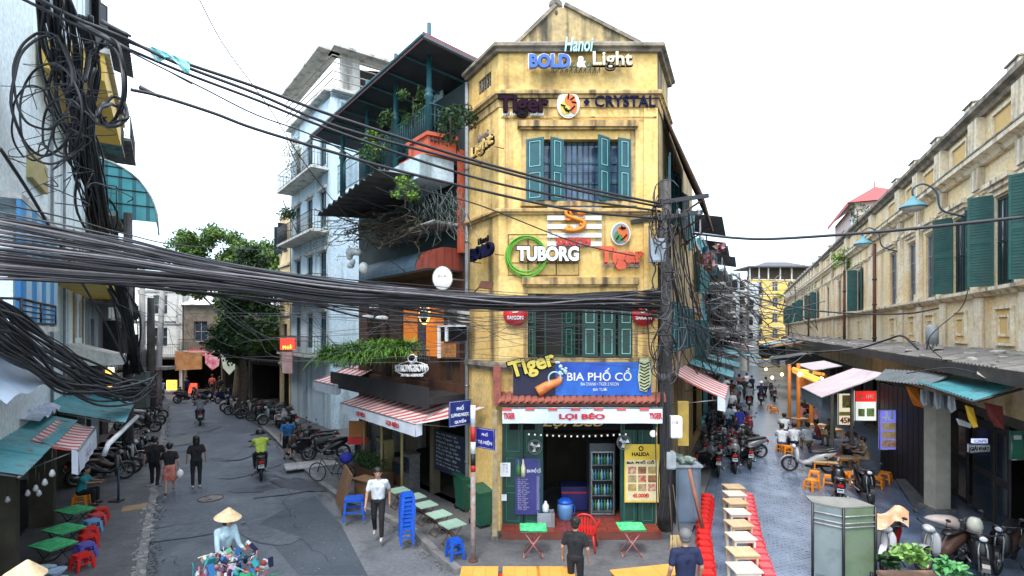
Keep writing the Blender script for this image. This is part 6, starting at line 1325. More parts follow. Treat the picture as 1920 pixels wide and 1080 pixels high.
def board(px0,py0,px1,py1,Y,m,lab,nm='advert_board',frame=True,dy=0.0):
    a, b = at(px0,py1,Y), at(px1,py0,Y+dy); s = thing(nm, lab, 'sign', ((a.x+b.x)/2,(a.y+b.y)/2,a.z)); X = Vector((b.x-a.x,b.y-a.y,0)); mb = MB(); mb.world = True
    mb.prism([a, a+X, a+X+Vector((0,0,b.z-a.z)), a+Vector((0,0,b.z-a.z))], Vector((0,.05,0))); mb.build('panel', m, s)
    if frame: mb = MB(); mb.world = True; q = [a, a+X, a+X+Vector((0,0,b.z-a.z)), a+Vector((0,0,b.z-a.z)), a]; mb.tube([v-Vector((0,.01,0)) for v in q], .02, 4); mb.build('frame', steel, s)
    def tx(body, f0, g0, f1, g1, mm, **k):
        H_ = Vector((0,0,b.z-a.z)); P = lambda f, g: a+X*f+H_*g-Vector((0,.006,0)); return text(body, P(f0,g0), P(f1,g0), P(f0,g1), mm, s, ext=.006, **k)
    def blk(f0, g0, f1, g1, mm, nm='picture'):
        H_ = Vector((0,0,b.z-a.z)); P = lambda f, g: a+X*f+H_*g; mb = MB(); mb.world = True; mb.prism([P(f0,g0), P(f1,g0), P(f1,g1), P(f0,g1)], Vector((0,-.012,0))); return mb.build(nm, mm, s)
    return s, tx, blk
lw = lambda n, c, e: mat(n, c, .5, emit=e)
s, tx, blk = board(1572,738,1601,797,20.5,lw('lit_cream_board',(.72,.66,.48),.35),'pale lit board with a dark bird-like picture and red prices, leftmost of three boards')
blk(.25,.55,.75,.95,mat('picture_dark',(.12,.10,.04),.5,(.5,.4,.1),10)); tx('45K',.1,.05,.9,.25,redL,bold=.04); blk(.05,.3,.95,.42,mat('picture_yellow',(.6,.5,.1),.5))
s, tx, blk = board(1603,733,1643,789,19.5,lw('lit_white_board',(.78,.82,.76),.35),'red topped white board with a green dish picture, middle of three boards')
blk(.0,.64,1,1,lw('lit_red_board',(.70,.03,.02),.4),'header'); tx('BIA HƠI',.15,.74,.85,.9,whL,bold=.03); blk(.15,.15,.45,.4,mat('picture_green',(.2,.4,.08),.5,(.5,.6,.3),12)); blk(.55,.15,.9,.42,mat('picture_green',(.2,.4,.08)))
s, tx, blk = board(1649,769,1685,843,17.5,lw('lit_blue_board',(.16,.16,.62),.35),'tall blue lit menu board with three food pictures, rightmost of three boards')
for k in range(3): blk(.12,.06+k*.22,.88,.24+k*.22,mat('picture_food%d'%k,[(.6,.2,.08),(.7,.4,.1),(.65,.45,.15)][k],.5,(.75,.65,.5),9))
tx('MENU',.12,.74,.6,.84,whL,bold=.03); blk(.3,.84,.42,.98,whL); blk(.6,.78,.72,.98,mat('ice_blue',(.45,.62,.66)))
s, tx, blk = board(1817,833,1856,848,12.8,whL,'small white sign with dark lettering in the dark doorway on the right'); tx('GIẢI KHÁT',.05,.2,.95,.8,blkL,bold=.03)
s, tx, blk = board(1824,823,1852,831,12.8,lw('lit_lilac',(.5,.55,.85),.5),'thin lilac lit sign above the small white one in the dark doorway',frame=False); tx('CAFE',.05,.1,.95,.9,whL,bold=.05)
s, tx, blk = board(1896,808,1919,862,11.6,mat('panel_green',(.02,.14,.07),.6,(.04,.2,.12),3),'dark green poster panel at the right border of the street'); blk(.2,.7,.8,.85,mat('faded_white_cloth',(.60,.57,.60)))
# doors and shutters of the dark right stalls
for k,(px0,px1) in enumerate(((1795,1812),(1822,1860),(1866,1890))):
    u0_, u1_ = sorted((FM.uz(px0,880,.08)[0], FM.uz(px1,880,.08)[0])); mb = MB(FM.M); mb.box(u0_,u1_,.02,.06,.1,2.7); s = mb.build('shop_door', mat('near_black_paint', (.016,.015,.018), .6, (.024,.022,.025), 4), None); mb2 = MB(FM.M); mb2.box(u0_+.08,u1_-.08,.06,.07,.2,1.2); mb2.box(u0_+.08,u1_-.08,.06,.07,1.4,2.5); mb2.build('door_panel', glassd, s); tag(s, ['narrow black shop door left of the small white sign','wide black shop door under the small white sign','black shop door at the right border'][k], 'door')
s = thing('partition', 'dark vertical board wall between the stalls left of the cream post', 'partition', gp(1720,935)); mb = MB(); mb.world = True; a, b = gp(1745,950), gp(1650,880)
pf = None
for k in range(10):
    p = a.lerp(b, k/10); q = a.lerp(b, (k+.9)/10); mb = MB(); mb.world = True; mb.prism([Vector((p.x,p.y,.02)), Vector((q.x,q.y,.02)), Vector((q.x,q.y,3.2)), Vector((p.x,p.y,3.2))], Vector((.06,.02,0))); mb.build('board', mat('near_black_paint', (.016,.015,.018)), s)
# ramp plates near the post
s = thing('ramp_plate', 'grey metal ramp plate lying on the kerb before the dark stalls', 'ramp', gp(1700,935)); mb = MB(); mb.world = True; q = [gp(x,y)+Vector((0,0,h_)) for x,y,h_ in ((1680,915,.3),(1712,915,.3),(1745,950,.02),(1718,958,.02))]; mb.add(q+[v-Vector((0,0,.03)) for v in q], [(0,1,2,3),(7,6,5,4),(0,4,5,1),(1,5,6,2),(2,6,7,3),(3,7,4,0)]); mb.build('plate', steel, s)
# hanging shirts and flags
def garment(pts, Y, m, lab, nm='hanging_cloth', cat='cloth'):
    s = thing(nm, lab, cat, at(sum(p[0] for p in pts)/len(pts), sum(p[1] for p in pts)/len(pts), Y)); mb = MB(); mb.world = True; mb.prism([at(x,y,Y+.05*math.sin(i*2)) for i,(x,y) in enumerate(pts)], (0,.04,0)); mb.build('cloth', m, s); return s
garment([(1700,724),(1720,728),(1733,765),(1715,760),(1708,745)],14.5,mat('orange_flag',(.75,.22,.02),.8),'orange cloth hanging at the left of the shirt row')
for k in range(5): x = 1728+k*13; garment([(x,730+k*3),(x+10,733+k*3),(x+13,756+k*3),(x+5,762+k*3),(x-1,752+k*3)],14-.35*k,CL['white'] if k % 2 == 0 else CL['grey'],['first','second','third','fourth','fifth'][k]+' shirt from the left hanging under the teal roof'+(', white' if k % 2 == 0 else ', grey'),'hanging_shirt','shirt')
garment([(1812,760),(1825,765),(1834,800),(1826,802),(1818,785)],11.2,mat('yellow_flag',(.80,.48,.03),.8),'yellow pennant hanging in front of the dark stall'); garment([(1848,755),(1880,762),(1883,805),(1868,800),(1855,780)],11.2,mat('dull_red_cloth',(.20,.03,.03),.8),'dull red cloth hanging at the right stall'); garment([(1795,785),(1822,795),(1820,803),(1800,797)],11.6,CL['white'],'white rag hanging beside the yellow pennant')
# ---------------- houses on the left side of the right street
ORD0 = ['nearest','second','third','fourth','fifth','sixth','farthest']
cyan = mat('cyan_wall', (.12,.42,.50), .9, (.20,.50,.56), 2, stain=((.2,.25,.25),.2,2)); pinkw = mat('pink_wall', (.50,.30,.34), .9, (.42,.25,.28), 2); ochrew = mat('ochre_wall', (.52,.34,.12), .9, (.40,.26,.10), 2, streak=((.12,.09,.06),.5,3)); wh2 = mat('haze_tinted_wall', (.50,.56,.58), .9, (.42,.48,.50), 1, streak=((.25,.28,.3),.3,2))  # wh2: distance haze put into the wall colour
defs = [(9.6,14.5,9.0,'ochre house with blue shutters just behind the corner house',ochrew,2,teal,((0,1.0),),None),
 (14.6,19.5,9.9,'turquoise upper storey house behind the ochre one, right street',cyan,3,teal,((1,1.1),(2,1.1)),('shed',roof_grey)),
 (19.6,24,9.4,'brown fronted house with pink flowers on its balcony',mat('brown_shop',(.12,.09,.06)),3,blackm,((1,1.3),(2,1.3)),('shed',roof_grey)),
 (24.1,29,9.9,'dirty white tall house on the left of the right street',wwall,4,blackm,((1,1.0),(2,1.0),(3,1.0)),('shed',roof_grey)),
 (29.1,35,10.4,'pink grey house further down the right street',pinkw,3,blackm,((1,1.0),),None),
 (35.1,42,10.6,'pale blue house further down the right street',lblue,4,blackm,((1,1.),(2,1.)),('shed',roof_grey)),
 (42.1,50,10.8,'grey house with balconies far down the right street',conc_l,4,blackm,((1,1.),),None),
 (50.1,60,11.8,'whitish house near the far end of the right street',wh2,4,blackm,((2,1.),),None),
 (60.1,72,12,'pale house at the far end of the right street',wwall,4,blackm,(),None),
 (72.1,86,12.5,'hazy pale house closing the left side of the right street',wh2,4,blackm,(),None)]
for k,(u0_,u1_,h_,lab,m_,fl,ms,bal,rf) in enumerate(defs): tube_house(FR, u0_, u1_, h_, lab, m_, fl, 7, conc_l, ms, 2, balc=bal, roof=rf, w0=(0,0,0,0,0,.3,.8,1.5,2.6,4.0)[k])
yh = mat('bright_yellow_wall', (.66,.44,.10), .9, (.66,.50,.16), 2)
FY = Fr((44,93), (1,.1), (0,-1))
tube_house(FY, -.5, 8.6, 14.6, 'bright yellow house with a roof terrace beyond the market building', yh, 4, 8, cream_trim, None, 3)
s = thing('roof_terrace', 'dark roofed terrace on top of the bright yellow far house', 'building', (49,95,15.2)); 
mb = MB(); mb.world = True; mb.box(43.2,56,93.5,100,16.9,17.15); mb.add([(45,94,17.16),(55,94,17.16),(55,100,17.16),(45,100,17.16),(48,97,18.3),(52,97,18.3)], [(0,1,5,4),(1,2,5),(2,3,4,5),(3,0,4)]); mb.build('roof', roof_grey, s)
mb = MB(); mb.world = True
for x in (43.8,45.5,47.2,49.4,51.5,55): mb.box(x-.1,x+.1,94.2,94.4,14.6,16.9)
mb.build('post', wwall, s); mb = WB(); mb.box(44.2,55.5,96,96.2,14.6,16.9); mb.build('back_wall', mat('brown_shop',(.12,.09,.06)), s)
FK = Fr((38,97), (1,0), (0,-1)); tube_house(FK, 3.5, 6.6, 12, 'narrow blue grey house stepping into the far end of the right street', wh2, 3, 7, conc, blackm, 1, balc=((0,1.5),(1,1.5))); tube_house(FK, 6.7, 14, 10.4, 'brown house with balconies in front of the bright yellow one', mat('brown_shop',(.12,.09,.06)), 3, 3, conc, blackm, 1, balc=((0,1.2),), roof=('shed', roof_grey))
FZ = Fr((34,118), (1,0), (0,-1))
for k,(a,b,h_,m_) in enumerate(((1,6.5,17.5,wh2),(6.6,12,19.5,wwall),(12.1,17,15.5,mat('hazy_green_wall',(.22,.42,.42),.9)),(17.1,24,16.5,wh2),(24.1,32,14.5,wwall))): tube_house(FZ, a, b, h_, ['hazy pale tower house at the vanishing point of the right street','hazy off-white block right of the palest tower','hazy green fronted block at the end of the right street','hazy bluish block behind the bright yellow house','distant white block behind the market roofline'][k], m_, 4, 8, conc_l, None, 2)  # distance haze put into the green and bluish wall colours
# overlapping small roofs far down the right street
tin = [grn_sh, roof_grey, mat('faded_pink_cloth', (.58,.44,.46)), mat('rusty_tin', (.22,.11,.07), .8, (.14,.08,.06), 3), mat('pale_tarp', (.42,.40,.36))]
rq = random.Random(77)
for k in range(14):
    side = k % 2; u_ = 22+k*3.6; fr_ = FR if side == 0 else FM; w_ = rq.uniform(2.0,3.2); z_ = rq.uniform(2.9,4.6)
    sheet_roof(ORD0[k//2]+' of the small overlapping sheet roofs far down the '+('left' if side == 0 else 'market')+' side of the right street', fr_, u_, u_+rq.uniform(2.5,4), .02 if side == 0 else 1.0, w_+(0 if side == 0 else 1.2), z_+.6, z_, tin[k % 5])
# small roofs and awnings sticking out on that side
awning('dusty striped awning on the right face of the corner house behind the pole', FR, 2.4, 6.4, .05, 1.5, 3.9, 3.2, .35, .3, edge=False)
for k,(u0_,w_,z_,m_) in enumerate(((7.5,1.6,3.4,grn_sh),(10.5,1.8,3.6,grn_sh),(15,1.5,3.3,roof_grey),(19,1.7,3.7,grn_sh),(24,1.6,3.4,roof_grey),(30,1.8,3.6,grn_sh))): sheet_roof(['first','second','third','fourth','fifth','sixth'][k]+' small sheet awning from the corner house, left side of the right street', FR, u0_, u0_+3, .02, w_, z_+.5, z_, m_, 2)
tuft(FR.hit(1334,488,1.0), .6, 200, 'pink flowering plant on a balcony behind the pole', .6, mat('pink_flower',(.42,.16,.25),.7,(.25,.22,.12),6), seed=9, bush=True)
s = thing('tin_eave', 'broken dark tile eave sticking out high on the right face of the corner house', 'eave', FR.P(3,.3,9.8)); mb = MB(); mb.world = True; corrugated(mb, FR.P(.8,1.0,8.6), FR.P(6,1.0,8.6), FR.P(.8,.05,10.9), FR.P(6,.05,10.9), .22, .03, .02); mb.build('eave_sheet', mat('old_brown_tile',(.12,.075,.05),.9,(.07,.05,.04),4,bump=.6), s); mb = MB(); mb.world = True
for u in (1.2,3,5): mb.tube([FR.P(u,.02,8.0),FR.P(u,.95,8.55)], .03, 5)
mb.build('bracket', wood_d, s)
# ================= poles and overhead cables
cab = mat('black_cable', (.010,.010,.013), .45, (.018,.018,.022), 6); cab2 = mat('grey_cable', (.05,.055,.065), .5, (.035,.035,.04), 6)
def pole(px, py, zt_, r, m, lab, nm='utility_pole', dx=0, Y=None):
    p = gp(px, py) if Y is None else Vector(((px-960)*Y/F_PX, Y, 0)); s = thing(nm, lab, 'pole', (p.x, p.y, 0)); mb = MB(); mb.tube([(0,0,0),(dx*.5,0,zt_*.5),(dx,0,zt_)], r*1.15, 12, r1=r*.85); mb.build('shaft', m, s); return s, p
s, pp_ = pole(1247,1002,8.9,.17, mat('dark_pole', (.06,.055,.05), .9, (.10,.095,.09), 3, streak=((.02,.02,.02),.5,6), bump=.4), 'thick dark utility pole wrapped in cables at the right corner of the corner house')
for z, a, b in ((8.35,-.15,1.05),(7.9,-.9,.9)): mb = MB(); mb.obox(((a+b)/2,-.12,z+.06), b-a, .08, .10, Matrix.Rotation(R(-8), 3, 'Y')); mb.build('crossarm', blackm, s)
for x in (-.5,.3,.8): mb = MB(); mb.lathe([(.03,0),(.06,.03),(.04,.08),(.06,.12),(.02,.17)], (x,-.12,8.0)); mb.build('insulator', galv, s)
def pole_box(px,py,Y,sx,sy,sz,m,lab):
    s = thing('meter_box', lab, 'meter box', at(px,py,Y)); mb = MB(); mb.box(-sx/2,sx/2,-sy/2,sy/2,-sz/2,sz/2); mb.build('box', m, s); mb = MB(); mb.box(-sx/2-.01,sx/2+.01,-sy/2-.015,-sy/2-.002,-sz/2+.03,sz/2-.03); mb.build('cover', m, s); return s
pole_box(1231,470,12.3,.34,.22,.56,mat('box_blue_grey',(.36,.42,.48),.5,(.28,.33,.38),3),'pale blue grey meter box high on the dark utility pole')
b1 = pole_box(1266,800,12.1,.24,.2,.50,white,'white meter box on the pole at awning height'); text('110', at(1261,795,11.95), at(1271,795,11.95), at(1261,789,11.95), navyL, b1, ext=.004); 
b2 = pole_box(1256,862,12.1,.20,.2,.40,galv,'grey meter box lower on the same pole')
s = thing('yellow_board', 'narrow yellow wooden board on the wall behind the pole, below the white meter box', 'board', at(1278,800,13.3)); mb = MB(); mb.world = True; a_ = at(1280,835,13.3); mb.box(a_.x-.14,a_.x+.14,13.25,13.32,a_.z,a_.z+1.15); mb.build('board', mat('yellow_board',(.45,.32,.06),.7,(.3,.2,.05),4), s)
# cabinet and planks leaning at the pole
s = thing('street_cabinet', 'blue grey street cabinet behind the pole with rags on top', 'cabinet', (4.55,13.5,0)); mb = MB(); mb.box(-.32,.32,-.3,.3,.1,1.6); mb.build('body', mat('cabinet_blue',(.14,.20,.27),.5,(.10,.14,.19),2,streak=((.06,.07,.08),.4,4)), s); mb = MB(); mb.box(-.27,.27,-.32,-.305,.2,1.5); mb.build('door', mat('cabinet_blue',(.14,.20,.27)), s); mb = MB(); mb.box(-.36,.36,-.34,.34,1.605,1.66); mb.build('lid', galv, s)
rng = random.Random(6); s = thing('rag_heap', 'heap of green and white rags on the street cabinet', 'rags', (4.5,13.4,1.66)); mb = MB()
for k in range(12): mb.ell((rng.uniform(-.25,.25),rng.uniform(-.2,.2),rng.uniform(.03,.15)), rng.uniform(.08,.16), rng.uniform(.08,.14), rng.uniform(.04,.09), 8, 5)
mb.build('rags', mat('pale_rags',(.30,.36,.34),.9,(.08,.14,.10),9), s)
s = thing('plank', 'reddish plank leaning against the street cabinet', 'plank', gp(1325,1010)); mb = MB(); mb.world = True; a_, b_ = gp(1322,1012), at(1292,880,12.4); mb.tube([a_+Vector((0,0,.02)), b_], .05, 4); mb.build('plank', mat('red_plank',(.30,.13,.09),.8), s)
s = thing('broom', 'pair of brooms leaning on the utility pole base', 'broom', gp(1258,1030)); mb = MB()
for k,x in enumerate((-.06,.12)): mb.tube([(x,-.3,.35),(x*.5,.05,1.5)], .015, 5)
mb.build('handle', bark, s); mb = MB()
for k in range(40): x = rng.uniform(-.16,.22); mb.tube([(x*.6,-.28,.45),(x,-.38,.02)], .008, 3)
mb.build('bristles', mat('straw',(.40,.30,.14),.9), s)
# red and white street sign pole
p = gp(887,1052,.12); s = thing('sign_pole', 'thin pole painted red and white with rust, carrying the blue street name plates', 'pole', (p.x,p.y,.12))
hs = H_CAM-.12-(760-HOR)*p.y/F_PX; zz_ = lambda py: H_CAM-.12-(py-HOR)*p.y/F_PX
cuts = [760,800,828,850,872,884,1052]; ms = [white, redL, white, blackm, redL, mat('peeling_pole', (.34,.20,.16), .9, (.40,.36,.33), 9, stain=((.18,.03,.02),.45,7))]
for i in range(6): mb = MB(); mb.lathe([(.055,zz_(cuts[i+1])),(.055,zz_(cuts[i])-.002)], n=12); mb.build('pole_section', ms[i], s)
mb = MB(); mb.lathe([(.10,0),(.10,.03),(.06,.04)]); mb.build('foot', rust, s)
def plate(px0,py0,px1,py1,Y0,Y1,l1,l2,lab,m):
    a, b = at(px0,py1,Y0), at(px1,py1,Y1); b.z = a.z; H_ = (py1-py0)*(Y0+Y1)/2/F_PX; t_ = sign('street_sign', lab, (a+b)/2, 'street name plates'); X = b-a; nrm_ = Vector((X.y,-X.x,0)).normalized(); nrm_ = nrm_ if nrm_.y < 0 else -nrm_
    mb = MB(); mb.world = True; mb.prism([a,b,b+Vector((0,0,H_)),a+Vector((0,0,H_))], -nrm_*.02); mb.build('plate', m, t_)
    mb = MB(); mb.world = True; e = .02; q = [a+X*.03+Vector((0,0,e)), a+X*.97+Vector((0,0,e)), a+X*.97+Vector((0,0,H_-e)), a+X*.03+Vector((0,0,H_-e)), a+X*.03+Vector((0,0,e))]; mb.tube([v+nrm_*.003 for v in q], .004, 4); mb.build('plate_border', whL, t_)
    P = lambda f,g: a+X*f+Vector((0,0,H_*g))+nrm_*.002
    text(l1, P(.34,.62), P(.66,.62), P(.34,.82), whL, t_, ext=.004, bold=.02); text(l2[0], P(.12,.18) if len(l2) == 1 else P(.1,.34), P(.88,.18) if len(l2) == 1 else P(.9,.34), P(.12,.44) if len(l2) == 1 else P(.1,.53), whL, t_, ext=.004, bold=.03)
    if len(l2) > 1: text(l2[1], P(.24,.1), P(.76,.1), P(.24,.28), whL, t_, ext=.004, bold=.03)
sb = mat('sign_navy', (.012,.025,.16), .4); sb2 = mat('sign_violet', (.025,.03,.30), .4)
plate(842,754,883,802,10.9,11.3,'PHỐ',('LƯƠNG NGỌC','QUYẾN'),'navy street name plate PHỐ LƯƠNG NGỌC QUYẾN left of the striped pole',sb)
plate(892,800,927,838,11.3,10.95,'PHỐ',('TẠ HIỆN',),'violet blue street name plate PHỐ TẠ HIỆN, lower on the right of the pole',sb2)
s = thing('weathered_post', 'peeling cream wooden post at the left corner of the yellow house', 'post', gp(928,1012,.12)); mb = MB(); mb.box(-.06,.06,-.05,.05,0,3.1); mb.build('post', mat('peeling_post',(.40,.32,.18),.9,(.25,.18,.1),6,stain=((.1,.07,.05),.3,6)), s); mb = MB(); mb.box(-.08,.08,-.07,.07,-.0,.1); mb.build('foot', conc, s)
# left poles
s, p_ = pole(283,792,7.0,.20, mat('dark_pole',(.06,.055,.05)), 'dark utility pole with grey box at the left kerb, far'); pb_ = pole_box(264,730,28.5,.9,.4,2.0,mat('box_green_grey',(.14,.18,.18),.6,(.10,.13,.13),3),'tall grey green electric box strapped to the far left pole')
s, p_ = pole(240,700,9.5,.16, mat('dark_pole',(.06,.055,.05)), 'dark cable-covered pole rising behind the teal stall roof on the left', Y=19.0)
for k,(a,b) in enumerate(((268,262),(298,284))):
    s = thing('transformer_pole', ['left','right'][k]+' pale concrete pole of the transformer stand at the left bend', 'pole', at(a,700,33)*1.0); s.location.z = 0; mb = MB(); x0_ = 0; x1_ = (b-a)*33/960; mb.tube([(0 if k == 0 else 0,0,0),(0,0,3.0),(x1_*-.6 if k else x1_*.3,0,9.2)], .19, 10, r1=.15); mb.build('shaft', conc_l, s)
s = thing('transformer', 'grey pole-mounted transformer with platform between the pale concrete poles', 'transformer', at(282,690,33)); mb = MB(); mb.box(-1.3,1.3,-.5,.5,-.1,.1); mb.build('platform', conc_l, s); mb = MB(); mb.box(-.5,.4,-.35,.35,.1,1.2); 
for k in range(6): mb.box(-.45+k*.14,-.42+k*.14,-.5,-.36,.2,1.1)
mb.build('tank', galv, s)
for k in range(3): mb = MB(); mb.lathe([(.03,0),(.07,.05),(.04,.1),(.07,.15),(.04,.2),(.02,.35)], (-.35+k*.3,0,1.2)); mb.build('bushing', white, s)
mb = MB(); mb.box(-1.6,1.6,-.06,.06,2.9,3.02); mb.build('crossarm', galv, s)

cab3 = mat('pale_dusty_cable', (.20,.19,.20), .7, (.12,.11,.12), 6)
rngc = random.Random(21)
def cable(pts, Y0, Y1, r, label=None, group=None, m=cab, jit=0.0, name='overhead_cable', n=6, sides=5):
    x0, x1 = pts[0][0], pts[-1][0]; L = [0]
    for a, b in zip(pts, pts[1:]): L.append(L[-1]+math.hypot(b[0]-a[0], b[1]-a[1]))
    P = []
    for (x, y), l in zip(pts, L):
        f = l/L[-1]; Y = 1/((1-f)/Y0+f/Y1); P.append(at(x+rngc.gauss(0,jit)*.3, y+rngc.gauss(0,jit), Y))
    P = cr(P, n); c = P[len(P)//2]; mb = MB(); mb.world = True; mb.tube(P, r, sides)
    if label is None: return mb
    o = MB(); o.v = [tuple(Vector(v)-c) for v in mb.v]; o.f, o.mi, o.sm = mb.f, mb.mi, mb.sm; ob = o.build(name, m); ob.location = c; tag(ob, label, 'cable', group); return ob
# wires crossing high from the upper left to the corner pole
G1 = 'high cables from the upper left to the corner pole'
high = [([(60,-8),(180,52),(330,112),(480,163),(640,222),(880,298),(1060,345),(1238,382)],.030,'topmost thick high cable'),
        ([(150,38),(230,70),(330,118),(480,175),(640,240),(880,305),(1060,352),(1238,388)],.028,'second high cable, just below the topmost'),
        ([(30,-8),(170,60),(330,130),(480,187),(640,250),(880,330),(1060,370),(1238,396)],.026,'third high cable from the top'),
        ([(150,45),(250,100),(380,165),(480,215),(600,260),(760,345),(900,385),(1080,455),(1190,480)],.014,'thin high wire sagging lowest across the yellow front'),
        ([(245,168),(300,180),(400,212),(480,242),(640,290),(740,318),(880,352),(1080,395),(1238,410)],.028,'fourth high cable, starting from a black joint')]
for pts, r, lab in high: cable(pts, 8.0, 12.2, r, lab, G1)
for k,(a,b,r) in enumerate((((150,45),(245,95),.07),((190,40),(245,68),.055),((262,163),(300,182),.055))):
    s = thing('cable_joint', ['fat black cable joint at the upper left, lower of two','slim black cable joint at the upper left, upper of two','black tapered joint where the fourth high cable starts'][k], 'cable joint', at(a[0],a[1],8.1)); mb = MB(); mb.world = True; P0, P1_ = at(*a,8.1), at(*b,8.2); mb.tube([P0, P0.lerp(P1_,.2), P0.lerp(P1_,.8), P1_], r*.7, 8, r1=r*.4); mb.build('sleeve', cab2, s)
s = thing('plastic_scrap', 'torn turquoise plastic sheet caught on the high cables', 'plastic sheet', at(318,112,8.4)); mb = MB(); mb.world = True; rng = random.Random(3)
g = [[at(282+74*i/8, 86+30*i/8+(16+8*math.sin(i*1.1))*(j/3), 8.4+.06*rng.random()) for i in range(9)] for j in range(4)]; mb.add([v for r_ in g for v in r_], [(j*9+i, j*9+i+1, (j+1)*9+i+1, (j+1)*9+i) for j in range(3) for i in range(8)]); mb.build('sheet', mat('turquoise_plastic', (.10,.42,.48), .35, (.35,.62,.64), 9), s)
# single wires
for pts, Y0, Y1, r, lab in (
  ([(370,-8),(420,85),(500,195),(560,290),(620,370),(700,460),(760,510)],9,14,.010,'thin dark wire dropping from the top edge left of centre'),
  ([(0,278),(60,370),(130,490),(200,610),(235,680)],6,14,.022,'black cable slanting down over the pale blue wall'),
  ([(-10,380),(130,410),(240,440),(360,462),(540,470)],6.5,18,.012,'grey wire above the thick bundle on the left'),
  ([(120,0),(125,60),(245,98),(360,158)],7.5,9,.010,'short thin wire beneath the fat joints'),
  ([(1300,438),(1375,446),(1450,448),(1620,437),(1770,423),(1930,406)],12.5,8.5,.032,'single thick cable crossing the sky over the right street'),
  ([(1360,540),(1440,565),(1510,580),(1600,588),(1700,588),(1760,578)],14,13,.022,'dark cable sagging across the market front'),
  ([(1440,655),(1520,660),(1600,655),(1660,638),(1692,630),(1722,655)],20,13.5,.03,'brown hose lying in a hump over the lean-to roof'),
  ([(1222,580),(1290,600),(1340,620),(1420,632),(1530,650)],12.4,22,.016,'pair of grey wires leaving the pole to the right'),
  ([(1222,590),(1300,612),(1360,640),(1450,650)],12.4,20,.012,'lower grey wire leaving the pole to the right'),
  ([(1790,690),(1740,640),(1800,580),(1815,545)],13.2,12.6,.012,'thin loose wire climbing the market dado'),
  ([(1700,700),(1780,690),(1860,705),(1925,700)],13,10,.014,'hose lying on the roof at the right edge')):
    cable(pts, Y0, Y1, r, lab, None, cab2 if 'grey' in lab else cab)
# the thick bundle
GB = 'strands of the thick black cable bundle'
SL = ['strand in the thick cable bundle sagging from the left edge to the corner pole']
for k in range(54):
    f = (k+.5)/54; f2 = min(1,max(0,f+rngc.gauss(0,.06)))
    y = lambda a, b: a+(b-a)*f
    pts = [(-20,y(396,520)),(120,y(424,528)),(240,y(450,534)),(360,y(480,538)),(480,y(502,550)),(640,y(526,568)),(780,543+f2*28),(880,551+f2*26),(1000,y(556,580)),(1120,y(552,578)+6*math.sin(k)),(1238,y(540,592))]
    sg = rngc.gauss(0,3.6); pts = [(x, yy+sg*math.sin(i*.7+k)) for i,(x,yy) in enumerate(pts)]
    Y0 = rngc.uniform(5.6,6.6); cable(pts, Y0, rngc.uniform(11.9,12.3), rngc.choice((.006,.009,.012,.016,.020)), SL[0], GB, (cab, cab2, cab, cab3, cab)[k % 5] if k % 3 else cab, jit=1.5, n=4)
# loose thin wires under the bundle
for k in range(22):
    x0 = rngc.uniform(200,900); pts = [(x0, rngc.uniform(540,580)), (x0+90, rngc.uniform(570,660)), (x0+220, rngc.uniform(580,680)), (1236, rngc.uniform(560,700))]
    cable(pts, rngc.uniform(9.5,12), 12.25, .005, 'thin loose wire sagging below the thick bundle before the yellow front', 'thin loose wires under the bundle', cab2)
for k in range(14):
    x0 = rngc.uniform(0,60); pts = [(x0-20, rngc.uniform(505,525)), (220, rngc.uniform(512,540)), (480, rngc.uniform(540,565)), (700, rngc.uniform(560,600)), (880, rngc.uniform(580,620))]
    cable(pts, 6.5, 13, rngc.choice((.008,.012,.02)), 'loose cable running just below the thick bundle on the left', 'loose cables below the bundle on the left', cab)
# bundle sweeping down on the far left
for k in range(34):
    f = rngc.random()*1.25-.1; pts = [(-15, 560+f*85), (50, 610+f*70), (120, 660+f*62), (190, 705+f*30), (250, 722+f*22+rngc.gauss(0,4)), (290, 728+rngc.gauss(0,8))]
    cable(pts, 6.8, 17, rngc.choice((.012,.018,.024,.028)), 'strand in the dark bundle sweeping down the far left towards the stall roofs', 'strands of the lower left bundle', cab if k % 4 else cab2, jit=9)
# cable mass falling from the top left
for k in range(44):
    f = k/43; x = 96+rngc.uniform(-30,35); pts = [(x,-12),(x+14+rngc.gauss(0,12),90),(130+rngc.gauss(0,22),190),(158+rngc.gauss(0,18),300),(180+rngc.gauss(0,14),400),(214+rngc.gauss(0,13),500),(238+rngc.gauss(0,9),600),(252+rngc.gauss(0,9),700)]
    cable(pts, 8.2, 17.5, rngc.choice((.010,.014,.020,.028)), 'strand of the heavy black cable drop hanging at the upper left', 'strands of the upper left cable drop', cab if k % 5 else cab2, jit=2)
for k in range(16):
    pts = [(160+rngc.gauss(0,9), 30),(175+rngc.gauss(0,7),130),(168+rngc.gauss(0,8),240),(178+rngc.gauss(0,8),330),(200+rngc.gauss(0,6),430)]
    cable(pts, 8.4, 12, rngc.choice((.02,.03)), 'strand of the heavy black cable drop hanging at the upper left', 'strands of the upper left cable drop', cab, jit=2)
